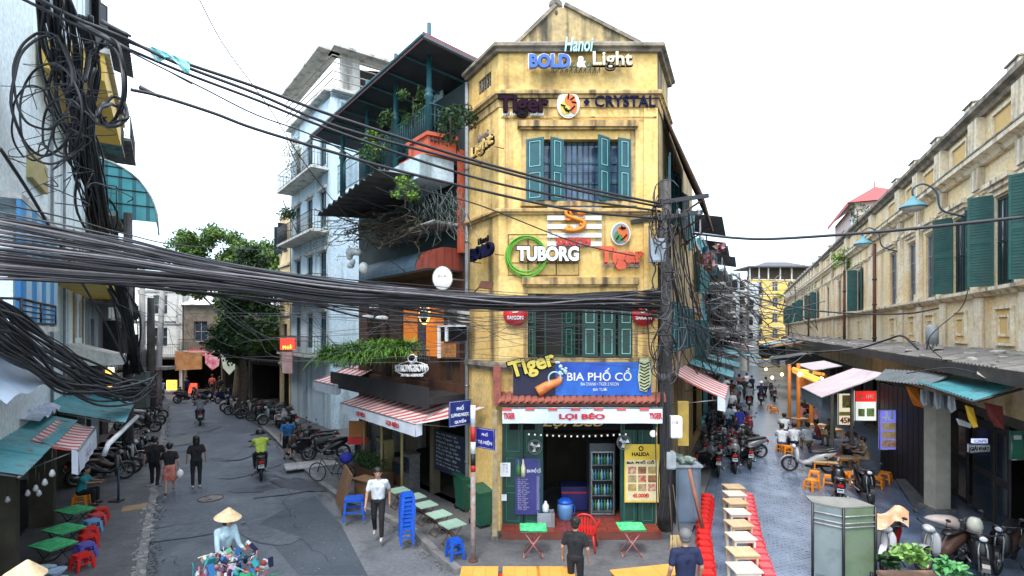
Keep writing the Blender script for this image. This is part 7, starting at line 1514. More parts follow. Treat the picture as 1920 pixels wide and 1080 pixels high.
# coils and loops
loops = [(85,180,62,110,.022),(80,150,55,90,.02),(95,215,60,95,.018),(120,240,40,55,.018),(128,255,28,35,.015),(60,230,38,70,.015),(210,215,24,20,.03),(212,208,27,26,.026),(195,160,38,75,.026),(205,150,30,80,.022)]
for k,(cx,cy,rx,ry,r) in enumerate(loops):
    P = [at(cx+rx*math.cos(a)+rngc.gauss(0,2), cy+ry*math.sin(a)+rngc.gauss(0,2), 8.3+.3*math.sin(a*1.5+k)) for a in [6.283*i/14*.97+.4*k for i in range(15)]]
    mb = MB(); mb.world = False; c = at(cx,cy,8.3); mb.tube([p-c for p in cr(P,3)], r, 6); o = mb.build('cable_loop', cab); o.location = c
    tag(o, ['biggest loop of spare cable at the upper left','second big cable loop, a little higher','third big loop hanging lower','tight coil in the middle of the cable drop','smallest tight coil of cable','loop nearest the left edge','lower loop in front of the yellow balcony','upper loop in front of the yellow balcony','tall thick loop beside the cable drop','narrow tall loop beside the cable drop'][k], 'cable')
for k in range(26):
    x, y = rngc.uniform(70,190), rngc.uniform(30,330); pts = [(x,y)]+[(x+rngc.gauss(0,16)*(j+1)*.6, y+j*rngc.uniform(8,22)) for j in range(1,5)]
    cable(pts, 8.2, 9, rngc.choice((.005,.007,.010)), 'curly loose wire end in the tangle at the upper left', 'curly wire ends at the upper left', cab2, jit=4)
# tangle on the corner pole
for k in range(46):
    cx, cy = 1244+rngc.gauss(0,9), rngc.uniform(380,690); rx, ry = rngc.uniform(10,26), rngc.uniform(14,60)
    if 430 < cy < 520: rx *= .5
    P = [at(cx+rx*math.cos(a)+rngc.gauss(0,3), cy+ry*math.sin(a)+rngc.gauss(0,3), 12.2-.2*math.sin(a+k)) for a in [6.283*i/9*rngc.uniform(.8,1)+k for i in range(8)]]
    mb = MB(); c = at(cx,cy,12.2); mb.tube([p-c for p in cr(P,3)], rngc.choice((.009,.013,.018)), 5); o = mb.build('cable_loop', cab2 if k % 2 else cab); o.location = c; o['group'] = 'cable loops on the corner pole'; tag(o, 'loop of tangled cable wound round the corner utility pole', 'cable', 'cable loops on the corner pole')
for k in range(16):
    x = 1252+rngc.uniform(0,55); pts = [(x, rngc.uniform(375,430)),(x+12+rngc.gauss(0,5),500),(x+25+rngc.gauss(0,9),580),(x+42+rngc.gauss(0,12),660),(x+60+rngc.gauss(0,14),700)]
    cable(pts, 12.2, rngc.uniform(15,24), rngc.choice((.008,.013,.02)), 'dark cable drooping from the corner pole down the right street', 'cables drooping from the corner pole', cab if k % 3 else cab2, jit=3)
for k in range(60):
    x0, y0 = rngc.uniform(1290,1400), rngc.uniform(500,640); pts = [(x0,y0),(x0+rngc.uniform(10,50),y0+rngc.uniform(10,40)),(x0+rngc.uniform(60,120),y0+rngc.uniform(0,60)),(x0+rngc.uniform(100,160),min(665,y0+rngc.uniform(20,80)))]
    cable(pts, rngc.uniform(15,22), rngc.uniform(24,45), rngc.choice((.010,.016,.022)), 'loose cable in the web of wires over the right street', 'web of wires over the right street', (cab2, cab, cab3)[k % 3], jit=4)
for k in range(10):
    x = 1236+rngc.uniform(-8,22); cable([(x,700),(x+rngc.gauss(0,5),800),(x+rngc.gauss(0,5),900),(x+rngc.gauss(0,6),985)], 12.1, 12.0, rngc.choice((.012,.02)), 'cable running down the lower part of the corner pole', 'cables down the corner pole', cab)
# ================= furniture
ORD = ['first','second','third','fourth','fifth','sixth','seventh','eighth','ninth','tenth','eleventh','twelfth','thirteenth','fourteenth','fifteenth','sixteenth','seventeenth','eighteenth','nineteenth','twentieth']
def stool(name, m, s=.28, h=.32, label='', group=None):
    t = thing(name, label, 'stool', (0,0,0), 0, group); a = s/2
    mb = MB(); mb.prism([(x*a*.86,y*a*.86,h-.015) for x,y in ((-1,-.86),(-.86,-1),(.86,-1),(1,-.86),(1,.86),(.86,1),(-.86,1),(-1,.86))], (0,0,.015)); mb.prism([(x*a*.93,y*a*.93,h-.06) for x,y in ((-1,-.75),(-.75,-1),(.75,-1),(1,-.75),(1,.75),(.75,1),(-.75,1),(-1,.75))], (0,0,.044)); mb.build('seat', m, t)
    for x in (-1,1):
        for y in (-1,1):
            mb = MB(); w = .032; tx, ty = x*a*.80, y*a*.80; bx, by = x*a, y*a
            mb.add([(tx-w,ty-w,h-.06),(tx+w,ty-w,h-.06),(tx+w,ty+w,h-.06),(tx-w,ty+w,h-.06),(bx-w*.7,by-w*.7,0),(bx+w*.7,by-w*.7,0),(bx+w*.7,by+w*.7,0),(bx-w*.7,by+w*.7,0)], [(0,1,2,3),(7,6,5,4),(0,4,5,1),(1,5,6,2),(2,6,7,3),(3,7,4,0)]); mb.build('leg', m, t)
    mb = MB(); e = .012; q = a*.90
    for y in (-q,q): mb.box(-q,q,y-e,y+e,h*.38,h*.46)
    for x in (-q,q): mb.box(x-e,x+e,-q+e,q-e,h*.38,h*.46)
    mb.build('stretcher', m, t)
    return t
def table(name, mt, sx, sy, h, label, folding=False, group=None, ml=None, cat='table'):
    t = thing(name, label, cat, (0,0,0), 0, group); n = 3
    for k in range(n): mb = MB(); a = -sx/2+sx*k/n; mb.box(a+.002,a+sx/n-.002,-sy/2,sy/2,h-.025,h); mb.build('plank', mt, t)
    if folding:
        for q in (-1,1):
            mb = MB(); y = q*sy*.36; mb.tube([(-sx*.38,y,h-.03),(sx*.38,y,0)], .012, 5); mb.tube([(sx*.38,y*.9,h-.03),(-sx*.38,y*.9,0)], .012, 5); mb.build('leg', ml or rust, t)
        mb = MB(); mb.tube([(-sx*.38,-sy*.36,.02),(-sx*.38,sy*.36,.02)], .012, 5); mb.tube([(sx*.38,-sy*.36,.02),(sx*.38,sy*.36,.02)], .012, 5); mb.tube([(0,-sy*.36,h/2),(0,sy*.36,h/2)], .012, 5); mb.build('stretcher', ml or rust, t)
    else:
        for x in (-1,1):
            for y in (-1,1): mb = MB(); mb.box(x*(sx/2-.05)-.022,x*(sx/2-.05)+.022,y*(sy/2-.05)-.022,y*(sy/2-.05)+.022,0,h-.027); mb.build('leg', ml or mt, t)
        mb = MB(); mb.box(-sx/2+.07,sx/2-.07,-sy/2+.03,-sy/2+.05,h-.09,h-.028); mb.box(-sx/2+.07,sx/2-.07,sy/2-.05,sy/2-.03,h-.09,h-.028); mb.build('apron', ml or mt, t)
    return t
def series(protos, pts, labels, group, hs=None, rots=None, zs=None):
    used = {}; out_ = []
    for i, p in enumerate(pts):
        pr_ = protos[i % len(protos)] if not callable(protos) else protos(i)
        o = pr_ if id(pr_) not in used else dup(used[id(pr_)]); used.setdefault(id(pr_), pr_)
        o.location = (p[0], p[1], p[2] if len(p) > 2 else 0.0); o.rotation_euler = (0,0,(rots[i] if rots else 0)); o['label'] = labels[i]; o['group'] = group; out_.append(o)
    return out_
def interp(pp, n):
    L = [0]
    for a, b in zip(pp, pp[1:]): L.append(L[-1]+(b-a).length)
    r_ = []
    for k in range(n):
        d = L[-1]*k/(n-1)
        for i in range(len(pp)-1):
            if d <= L[i+1]+1e-6: r_.append(pp[i].lerp(pp[i+1], (d-L[i])/max(L[i+1]-L[i],1e-6))); break
    return r_
rng = random.Random(12)
# two rows of red stools and the row of pale tables at the mouth of the right street
lp = [gp(*q, .32) for q in ((1325,1105),(1326,1060),(1320,1010),(1318,975),(1322,950),(1326,928))]
rp_ = [gp(*q, .32) for q in ((1450,1105),(1437,1066),(1421,1022),(1411,980),(1405,950),(1402,926))]
P_ = interp([Vector((p.x,p.y,.012)) for p in lp], 17)
series([stool('plastic_stool', red, .27)], P_, [ORD[i]+' bright red stool from the near end of the left row beside the pale tables' for i in range(17)], 'red stools left of the pale tables', rots=[rng.gauss(-.05,.07) for _ in P_])
P_ = interp([Vector((p.x,p.y,.012)) for p in rp_], 18)
series([stool('plastic_stool', pinkred, .27)], P_, [ORD[i]+' faded red stool from the near end of the right row beside the pale tables' for i in range(18)], 'faded red stools right of the pale tables', rots=[rng.gauss(-.05,.07) for _ in P_])
tp = [gp(*q, .5) for q in ((1392,1105),(1395,1064),(1392,1034),(1389,1005),(1385,981),(1382,959),(1379,940),(1377,925),(1375,912))]
series([table('low_table', wood, .54, .46, .5, ''), table('low_table', wood_w, .54, .46, .5, '')], [(p.x,p.y,.012) for p in tp], [ORD[i]+' low wooden table from the near end of the row between the red stools' for i in range(9)], 'low wooden tables in a row on the right street', rots=[rng.gauss(.03,.03) for _ in tp])
# orange topped tables at the bottom edge
tp = [at(900,1063,9.75), at(977,1063,9.75), at(1040,1063,9.75)]
series([table('low_table', wood_o, .70, .62, .5, '', ml=mat('red_paint',(.5,.05,.03),.5))], [(p.x,p.y-.28,.12) for p in tp], ['orange varnished table at the bottom edge, leftmost of three in front of the corner house','orange varnished table at the bottom edge, middle one of three','orange varnished table at the bottom edge, beside the woman in black'], 'orange tables at the bottom edge')
for k,x in enumerate((940,1013)): p = at(x,1066,9.6); s = thing('plastic_stool', ['red stool squeezed between the left and middle orange tables','red stool squeezed between the middle and right orange tables'][k], 'stool', (p.x,p.y-.1,.12)); mb = MB(); mb.box(-.05,.05,-.16,.16,.36,.42); mb.build('seat', red, s); mb = MB(); mb.box(-.05,.05,-.15,-.12,0,.36); mb.box(-.05,.05,.12,.15,0,.36); mb.build('leg', red, s)
s = table('bench', wood_o, 1.25, .42, .62, 'long orange topped bench with red front at the bottom edge, beside the man in navy', ml=mat('red_paint',(.5,.05,.03)), cat='bench'); p = at(1212,1066,9.3); s.location = (p.x,p.y,.12); s.rotation_euler = (0,0,R(12)); mb = MB(); mb.box(-.62,.62,-.25,-.215,.30,.61); mb.build('front_board', mat('red_paint',(.5,.05,.03)), s)
# green leaf-print tables on the step
leafc = mat('leaf_print_cloth', (.03,.42,.12), .5, (.12,.62,.30), 9, stain=((.5,.75,.6),.3,14))
def cloth_table(loc, lab, rz=0, sx=.55, sy=.45, h=.62, ml=None):
    s = table('folding_table', mat('table_under',(.08,.25,.12)), sx, sy, h, lab, True, ml=ml or mat('pink_red_steel',(.50,.16,.15),.5)); s.location = loc; s.rotation_euler = (0,0,rz); c = MB(); rr = random.Random(int(loc[0]*50)); g = [[(-sx/2-.02+(sx+.04)*i/8, -sy/2-.02+(sy+.04)*j/6, h+.006+.014*rr.random()) for i in range(9)] for j in range(7)]
    c.add([v for r_ in g for v in r_], [(j*9+i, j*9+i+1, (j+1)*9+i+1, (j+1)*9+i) for j in range(6) for i in range(8)]); c.build('cover', leafc, s); return s
p = at(1000,1002,11.3); cloth_table((p.x,11.4,.12), 'folding table with green leaf print and pink legs left before the beer shop step'); p = at(1186,1002,11.3); cloth_table((p.x,11.45,.12), 'folding table with green leaf print right before the beer shop step')
# red armchair seen from behind
s = thing('plastic_armchair', 'red plastic armchair with round slatted back on the beer shop step', 'chair', (at(1102,1030,11.5).x,11.75,.12), R(75)); mb = MB(); mb.prism([(-.2,-.2,.40),(.22,-.22,.42),(.22,.22,.42),(-.2,.2,.40)], (0,0,.03)); mb.build('seat', red, s)
for x in (-.19,.2):
    for y in (-.2,.2): mb = MB(); mb.tube([(x*.85,y*.85,.41),(x*1.15,y*1.15,0)], .022, 6); mb.build('leg', red, s)
mb = MB(); mb.tube(cr([(-.2,-.22,.42),(-.24,-.25,.65),(-.25,-.14,.84),(-.26,0,.88),(-.25,.14,.84),(-.24,.25,.65),(-.2,.22,.42)],4), .022, 6); mb.build('backrest_frame', red, s)
for y in (-.13,-.065,0,.065,.13): mb = MB(); mb.box(-.25,-.235,y-.018,y+.018,.43,.83-abs(y)*.3); mb.build('backrest_slat', red, s)
for q in (-1,1): mb = MB(); mb.tube(cr([(-.23,q*.25,.62),(.05,q*.29,.64),(.22,q*.27,.60),(.24,q*.25,.42)],4), .022, 6); mb.build('armrest', red, s)
# pale green folding tables on the left pavement, blue stools
pg = mat('pale_mint_top', (.34,.50,.40), .5, (.28,.42,.34), 4)
tp = [gp(*q, .62) for q in ((848,981),(823,963),(798,945),(777,930),(748,918))]
series([table('folding_table', pg, .50, .46, .5, '', True)], [(p.x,p.y,.12) for p in tp], [ORD[i]+' pale mint folding table from the near end of the row under the long awning' for i in range(5)], 'mint folding tables under the long awning', rots=[R(38)]*5)
bs_ = stool('plastic_stool', blue, .30, .42, 'single bright blue stool at the near end of the mint tables'); p = gp(853,1047,.12); bs_.location = (p.x,p.y,.12); bs_.rotation_euler = (0,0,.5)
p = gp(763,1018,.12)
for k in range(9): o = dup(bs_, (p.x+rng.gauss(0,.008), p.y+rng.gauss(0,.008), .12+.095*k), rng.gauss(.3,.1), ORD[k]+' blue stool from the ground in the tall stack on the left pavement', 'stacked blue stools')
bs_['group'] = 'stacked blue stools'; del bs_['group']
s = stool('plastic_table', blue, .52, .56, 'square bright blue plastic table beside the leaning boards on the left pavement'); s['category'] = 'table'; p = gp(664,972,.12); s.location = (p.x,p.y,.12); s.rotation_euler = (0,0,.25)
# left stalls: leaf tables and mixed stools
for k,(x,y) in enumerate(((100,1022),(120,993),(141,957))): p = gp(x,y,.55); cloth_table((p.x,p.y,.12), ['nearest green leaf-covered table of the left stall','middle green leaf-covered table of the left stall','farthest green leaf-covered table of the left stall'][k], R(-20), .72, .50, .45, blackm)
cols_ = [(red,'bright red'),(mat('violet_plastic',(.12,.10,.42),.4),'violet'),(red,'bright red'),(red,'bright red'),(mat('sky_plastic',(.14,.36,.62),.4),'light blue'),(pinkred,'faded pink red'),(red,'bright red')]
for k,(x,y) in enumerate(((154,1038),(160,1018),(164,1002),(167,988),(172,974),(180,963),(187,952))):
    p = gp(x,y,.44); s = stool('plastic_stool', cols_[k][0], .30, .32, f'{cols_[k][1]} stool, {ORD[k]} from the near end of the left stall row', 'mixed stools of the left stall'); s.location = (p.x,p.y,.12); s.rotation_euler = (0,0,rng.gauss(-.55,.1))
s = thing('enamel_basin_stack', 'pale blue heap of wrapped bowls on the floor at the bottom left corner', 'bowls', (gp(85,1078,.3).x, gp(85,1078,.3).y,.12)); mb = MB()
for k in range(9): mb.lathe([(.08,0),(.16,.09),(.165,.10),(.14,.09)], (rng.uniform(-.25,.25),rng.uniform(-.2,.2),rng.uniform(0,.2)), 12)
mb.build('bowls', mat('pale_blue_enamel',(.30,.45,.60),.4,(.5,.6,.7),6), s)
# lamps and posts of the left stall
for k,(x,y) in enumerate(((98,888),(84,905),(67,916),(73,925),(52,925),(14,937))):
    c = at(x,y,7.6+.35*(k if k < 3 else 3)); s = thing('bulb', ORD[k]+' white hanging bulb from the right under the left red striped awning', 'lamp', c, 0, 'white bulbs of the left stall'); mb = MB(); mb.lathe([(.005,-.055),(.034,-.03),(.038,0),(.02,.05),(.012,.06)], n=10); mb.build('globe', mat('bulb_off',(.34,.35,.36),.3), s); mb = MB(); mb.tube([(0,0,.05),(0,0,.35)],.006,4); mb.build('cord', blackm, s)
s = thing('counter', 'brown wooden stall counter at the left edge under the striped awning', 'counter', FW.P(-.9,-.4,.12)); mb = MB(FW.M); mb.box(-2.4,.7,-.9,-.5,.12,1.0); mb.build('front', wood_d, s); mb = MB(FW.M); mb.box(-2.45,.75,-.95,-.45,1.002,1.05); mb.build('top', wood_d, s)
for k in range(3): s = thing('hanging_board', ['left','middle','right'][k]+' dark panel hanging in the left stall recess', 'panel', FW.P(1.9+k*1.1,-.62,1.4)); mb = MB(FW.M); mb.box(1.55+k*1.1,2.35+k*1.1,-.66,-.61,.6,2.1); mb.build('panel', [mat('recess_navy',(.02,.04,.09),.6),mat('recess_teal',(.03,.08,.09),.6),mat('recess_brown',(.07,.045,.03),.7)][k], s)
# leaning boards, hedge and wood frames beside the blue table
s = thing('leaning_board', 'pair of brown wooden boards leaning beside the bright blue plastic table', 'board', gp(640,965,.12)); mb = WB(); a_, b_ = gp(640,962,.12), gp(628,935,.12)
mb.add([a_,b_,b_+Vector((.25,.1,1.0)),a_+Vector((.25,.1,1.0))]+[v+Vector((.03,.03,0)) for v in (a_,b_,b_+Vector((.25,.1,1.0)),a_+Vector((.25,.1,1.0)))], [(0,1,2,3),(7,6,5,4),(0,4,5,1),(1,5,6,2),(2,6,7,3),(3,7,4,0)]); mb.build('board', mat('mid_brown_wood',(.22,.12,.06),.7,(.15,.08,.04),5), s)
s = thing('wooden_counter', 'low brown counter behind the blue plastic table', 'counter', gp(680,950,.12)+Vector((0,.7,0)), R(-35)); mb = MB(); mb.box(-.45,.45,-.2,.2,0,.55); mb.build('front', mat('mid_brown_wood',(.22,.12,.06)), s); mb = MB(); mb.box(-.5,.5,-.25,.25,.552,.59); mb.build('top', mat('mid_brown_wood',(.22,.12,.06)), s)
c_ = gp(690,905,.12); s = thing('hedge', 'dark clipped artificial hedge strip on the low counter under the awning', 'plant', (c_.x,c_.y,.12), R(-38)); mb = MB(); mb.box(-1.1,1.1,-.16,.16,0,.5); mb.build('trough', wood_d, s); mb = MB(); mb.leaves((0,0,.75),(1.2,.26,.36),2600,.07,random.Random(4)); mb.build('foliage', leaf2, s)
for k,(x,y) in enumerate(((875,955),(905,985))): p = gp(x,y,.12); s = thing('wheelie_bin', ['farther dark green plastic bin by the wall under the awning','nearer dark green plastic bin behind the red and white pole'][k], 'bin', (p.x,p.y,.12), R(35)); mb = MB(); mb.add([(-.22,-.22,.08),(.22,-.22,.08),(.22,.22,.08),(-.22,.22,.08),(-.28,-.28,.9),(.28,-.28,.9),(.28,.28,.9),(-.28,.28,.9)], [(3,2,1,0),(4,5,6,7),(0,1,5,4),(1,2,6,5),(2,3,7,6),(3,0,4,7)]); mb.build('body', mat('bin_green',(.012,.09,.055),.5), s); mb = MB(); mb.prism([(-.3,-.3,.9),(.3,-.3,.9),(.3,.3,.98),(-.3,.3,.98)], (0,0,.04)); mb.build('lid', mat('bin_green',(.012,.09,.055)), s); mb = MB(); mb.lathe([(.08,-.03),(.08,.03)], (-.2,.24,.08), 10, (1,0,0)); mb.lathe([(.08,-.03),(.08,.03)], (.2,.24,.08), 10, (1,0,0)); mb.build('wheel', black, s)
# shop-front clutter along the left pavement
for k,(u,w_,h_,m_,lab) in enumerate(((2.9,.25,1.1,steel,'steel glass cabinet'),(3.4,.3,.8,wood_d,'dark wooden box'),(4.6,.3,1.3,mat('ochre_post',(.30,.24,.10)),'ochre shelf rack'),(6.3,.4,1.0,galv,'grey metal trolley'))):
    s = thing('shop_cabinet', lab+' standing against the shop wall under the long awning', 'cabinet', FB.P(u,w_,.12), math.atan2(FB.r.y,FB.r.x)); mb = MB(); mb.box(-.3,.3,-.18,.18,0,h_); mb.build('body', m_, s); mb = MB(); mb.box(-.25,.25,-.2,-.182,h_*.5,h_*.92); mb.build('front_glass', glassd, s); mb = MB(); mb.box(-.33,.33,-.2,.2,h_+.002,h_+.03); mb.build('top', steel, s)
# right street: orange stools and tables of the beer stalls
ost = None; pts = [(1527,903),(1522,920),(1645,915),(1660,905),(1555,912),(1466,848),(1476,852),(1598,905),(1452,775),(1446,770),(1580,905),(1617,908)]
labs = ['orange stool nearest the viewer at the right beer tables','orange stool beside the nearest one, by the scooter','orange stool behind the dark scooter on the right','orange stool rightmost by the wall','orange stool under the front low table','orange stool under the man in white, left one','orange stool under the seated row, second','orange stool between the two dark scooters','yellow orange stool far down by the orange posts','yellow orange stool farthest down the street','orange stool half hidden by the front scooter','orange stool close to the dark partition']
pts = [gp(x,y) for x,y in pts]; series([stool('plastic_stool', orange, .32, .36)], pts, labs, 'orange stools of the right beer stalls', rots=[rng.uniform(0,1.5) for _ in pts])
tp = [gp(1545,888,.0),gp(1585,880),gp(1600,855),gp(1500,800),gp(1560,822),gp(1530,812)]
series([table('low_table', wood, .8, .5, .46, '', ml=orange)], tp, [ORD[i]+' low wooden beer table from the viewer at the right-hand stalls' for i in range(6)], 'low beer tables at the right stalls', rots=[-.3,.1,.2,.4,.1,-.1])
# foreground counter with vegetables, lower right
s = thing('glass_counter', 'pale frosted glass stall cabinet with dark steel posts at the bottom right', 'cabinet', gp(1580,1095)); gm = mat('frosted_glass', (.20,.25,.25), .3, (.27,.32,.31), 2, stain=((.08,.10,.10),.5,3), alpha=.72)
Yg = 10.2; zt_ = 1.56
a_, b_ = at(1522,955,Yg+.35), at(1580,955,Yg); c2_ = at(1640,955,Yg+.1)
for nm_, p_, q_, m_ in (('glass_panel',a_,b_,gm),('side_glass',b_,c2_,mat('green_tinted_glass', (.15,.22,.12), .3, (.22,.28,.19), 3, stain=((.07,.09,.06),.5,3), alpha=.72))):
    mb = WB(); mb.prism([Vector((p_.x,p_.y,.15)), Vector((q_.x,q_.y,.15)), Vector((q_.x,q_.y,zt_)), Vector((p_.x,p_.y,zt_))], (.01,.03,0)); mb.build(nm_, m_, s)
for p_ in (a_, b_, c2_): mb = WB(); mb.tube([Vector((p_.x,p_.y-.03,.0)), Vector((p_.x,p_.y-.03,zt_+.03))], .028, 6); mb.build('steel_post', blackm, s)
for z_ in (1.2,1.28,1.42): mb = WB(); mb.tube([Vector((p_.x,p_.y-.03,z_)) for p_ in (a_,b_,c2_)], .014, 5); mb.build('rail', conc_l, s)
mb = WB(); mb.prism([Vector((a_.x,a_.y,zt_+.01)), Vector((b_.x,b_.y,zt_+.01)), Vector((c2_.x,c2_.y,zt_+.01)), Vector((c2_.x-.1,c2_.y+.5,zt_+.01)), Vector((a_.x+.1,a_.y+.4,zt_+.01))], (0,0,.03)); mb.build('counter_top', mat('stone_top',(.24,.24,.21),.5,(.17,.17,.15),4), s)
s = thing('vegetable_heap', 'heap of bright green leafy vegetables on the foreground cart, lower right', 'vegetables', at(1735,1050,9.7)); rr = random.Random(5)
for nm_, m_, cx, cy, rad, n_ in (('lettuce', mat('lettuce',(.16,.32,.05),.7,(.28,.46,.14),8), 1715,1042,(.36,.25,.24),420), ('greens', mat('greens',(.05,.24,.07),.6,(.12,.34,.12),8), 1785,1068,(.30,.25,.22),360), ('dark_herbs', leaf2, 1668,1055,(.16,.2,.16),240)):
    mb = WB()
    for k in range(n_//6): c_ = at(cx,cy,9.7)+Vector((rr.gauss(0,rad[0]*.4),rr.gauss(0,rad[1]*.4),rr.gauss(0,rad[2]*.35))); r_ = rr.uniform(.05,.11); a_ = rr.uniform(0,6.28); d_ = Vector((math.cos(a_),math.sin(a_),rr.uniform(.1,.9))).normalized(); s_ = d_.cross(Vector((0,0,1))).normalized(); up_ = s_.cross(d_); G = [[c_+d_*(r_*2*i/4-r_)+s_*(r_*.8*math.sin(math.pi*(i+.6)/5)*(j-2)/2)+up_*(abs(j-2)*.02+.012*rr.random()) for j in range(5)] for i in range(5)]; mb.add([v for q in G for v in q], [(i*5+j,i*5+j+1,(i+1)*5+j+1,(i+1)*5+j) for i in range(4) for j in range(4)], True)
    mb.build(nm_, m_, s, kind='stuff')
s = thing('vegetable_cart', 'dark cart body holding the green vegetables at the bottom right', 'cart', gp(1740,1110)); c_ = at(1735,1092,9.6); mb = MB(); mb.world = True; mb.box(c_.x-.50,c_.x+.60,c_.y-.1,c_.y+.6,c_.z-.12,c_.z-.05); mb.build('tray', mat('worn_tan_wood',(.34,.20,.13),.7,(.22,.12,.08),5), s)
for k in range(4): mb = WB(); x_ = c_.x-.55+(k%2)*1.2; y_ = c_.y+(k//2)*.65; mb.tube([(x_,y_,0.0),(x_,y_,c_.z-.12)], .03, 6); mb.build('leg', blackm, s)
# plants and trees
tuft(FB.hit(700,664,1.35), .8, 1300, 'bright fern planting spilling over the bar balcony, left half', .55, mat('fern_green',(.15,.32,.04),.6,(.07,.18,.025),3,spec=.3), 'balcony_fern', seed=12, thin=.055, droop=.95, flat=1.6)
tuft(FB.hit(652,672,1.35), .9, 1200, 'bright fern planting spilling over the far end of the bar balcony', .6, mat('fern_green',(.09,.20,.03)), 'balcony_fern', seed=13, thin=.055, droop=.95, flat=1.6); tuft(FB.hit(742,656,1.35), .6, 800, 'fern tuft near the round lit sign on the bar balcony', .5, mat('fern_green',(.09,.20,.03)), 'balcony_fern', seed=14, thin=.055, droop=.95, flat=1.6)
for k,(x,y,w_,r_,n_,m_) in enumerate(((775,205,1.0,.7,160,leaf1),(735,245,1.0,.7,150,leaf1),(712,270,1.1,.6,130,leaf3),(845,240,.9,.6,150,leaf2),(760,365,1.9,.5,90,leaf3),(860,250,.6,.7,140,leaf2),(700,290,1.2,.7,120,leaf1))): tuft(FB.hit(x,y,w_), r_, n_, ORD[k]+' potted plant tuft on the upper bar balcony, counted from the top', .35, m_, 'balcony_plant', seed=20+k, bush=True)
# dry vines and creeper on the bar building
rr = random.Random(31); s = thing('dry_vine', 'tangled dry vine with grey stems hanging across the bar front under the corrugated canopy', 'plant', FB.hit(730,420,1.3)); mb = WB(); lb_ = WB()
for k in range(64):
    x, y = rr.uniform(660,800), rr.uniform(395,435); P = [FB.hit(x,y,rr.uniform(.6,1.6))]
    for j in range(5): x += rr.gauss(-14,12); y += rr.gauss(5,6); P.append(FB.hit(x,y,rr.uniform(.9,1.5)))
    mb.tube(cr(P,2), rr.uniform(.006,.016), 4, False)
    lb_.leaves(P[-1], (.25,.25,.2), 9, .09, rr)
mb.build('stems', leafd, s, kind='stuff'); lb_.build('foliage', mat('vine_leaf',(.10,.13,.06),.7,(.16,.14,.08),4), s)
s = thing('creeper', 'grey green hanging creeper screen on the upper bar front beside the drainpipe', 'plant', FB.hit(835,400,.8)); mb = WB()
for k in range(90):
    x, y = rr.uniform(760,872), rr.uniform(345,400); P = [FB.hit(x,y,.8)]
    for j in range(4): x += rr.gauss(0,8); y += rr.uniform(6,22); P.append(FB.hit(x,y,rr.uniform(.6,1.1)))
    mb.tube(cr(P,2), .008, 4, False)
mb.build('stems', mat('grey_stem',(.10,.13,.12),.8), s, kind='stuff')
for k in range(2): s = thing('wall_weed', ['pale dry bush growing from the blue tower side','leafy bush on a tower balcony at the sky edge'][k], 'plant', at([548,540][k],[290,400][k],29)); mb = MB(); mb.leaves((0,0,0),(.8,.6,1.6) if k == 0 else (.7,.6,.5), 500, .14, random.Random(k)); mb.build('foliage', [mat('dry_leaf',(.36,.34,.24),.8),leaf2][k], s); mb = MB(); mb.tube([(.5,.2,-1.2),(0,0,0),(-.3,0,.8)], .03, 5); mb.build('stem', bark, s)
s = thing('plastic_bag_heap', 'white plastic bags caught in the vine below the blue band of the bar', 'bags', FB.hit(675,485,1.3)); mb = WB()
for k in range(8): mb.ell(FB.hit(rr.uniform(655,690),rr.uniform(470,505),1.4), rr.uniform(.08,.18),rr.uniform(.08,.18),rr.uniform(.08,.2), 8, 6)
mb.build('bags', white, s)
def tree(label, loc, h, r, n, m, seed, cl):
    s = thing('street_tree', label, 'tree', loc); g = random.Random(seed); mb = MB(); mb.tube(cr([(0,0,0),(.15,.1,h*.25),(-.1,0,h*.5),(.1,.1,h*.8)],4), .32, 9, r1=.10)
    lm = MB()
    for cx,cy,cz,cr_ in cl:
        mb.tube(cr([(0,0,h*.35),(cx*.4,cy*.4,(h*.35+cz)/2),(cx,cy,cz)],3), .12, 6, r1=.03)
        for q in range(9):
            a = Vector((g.gauss(0,1),g.gauss(0,1),g.gauss(0,.8))).normalized()*cr_*g.uniform(.5,1); lm.leaves((cx+a.x,cy+a.y,cz+a.z), (cr_*.6,cr_*.6,cr_*.45), n*2, .27, g)
    mb.build('trunk', bark, s); lm.build('crown', m, s, kind=None); return s
tm = mat('tree_leaf', (.06,.12,.025), .55, (.13,.22,.045), 1.3, spec=.3)
p = gp(470,745); tree('big leafy tree at the bend of the left street, beside the blue tower house', (p.x+.5,p.y-3,0), 13, 4, 130, tm, 3, [(-3.8,0,10.6,1.5),(-2.4,0,9.3,1.3),(-1.0,0,11.4,1.5),(1.0,0,10.4,1.7),(2.4,-1,8.6,1.8),(.4,-1,8.0,1.5),(1.8,-2,6.2,1.7),(2.8,-2,4.6,1.4),(.9,-1,4.6,1.1),(2.6,0,10.4,1.5),(3.9,-1,8.6,1.5),(-2.8,0,11.0,1.3),(0,0,9.6,1.6),(-3.2,0,8.4,1.0)])
p = gp(520,760); tree('darker tree mass close against the cream slice house', (p.x-.4,p.y-4,0), 9, 3, 110, leaf2, 8, [(0,0,7.6,1.6),(.4,-.5,5.6,1.7),(-.8,0,4.2,1.4),(.3,0,9.2,1.2)])
s = thing('washing', 'pink and white patterned cloth hanging across the end of the left street', 'cloth', at(400,675,38)); 
for k,(pts_,m_) in enumerate((([(384,662),(412,672),(410,686),(398,694),(385,682)],mat('pink_print',(.70,.10,.20),.8,(.8,.6,.6),3)),([(414,664),(449,662),(449,682),(430,703),(418,690)],mat('white_print',(.66,.70,.62),.8,(.5,.6,.5),3)))): mb = WB(); mb.prism([at(x,y,37.5) for x,y in pts_], (0,.05,0)); mb.build('cloth', m_, s)
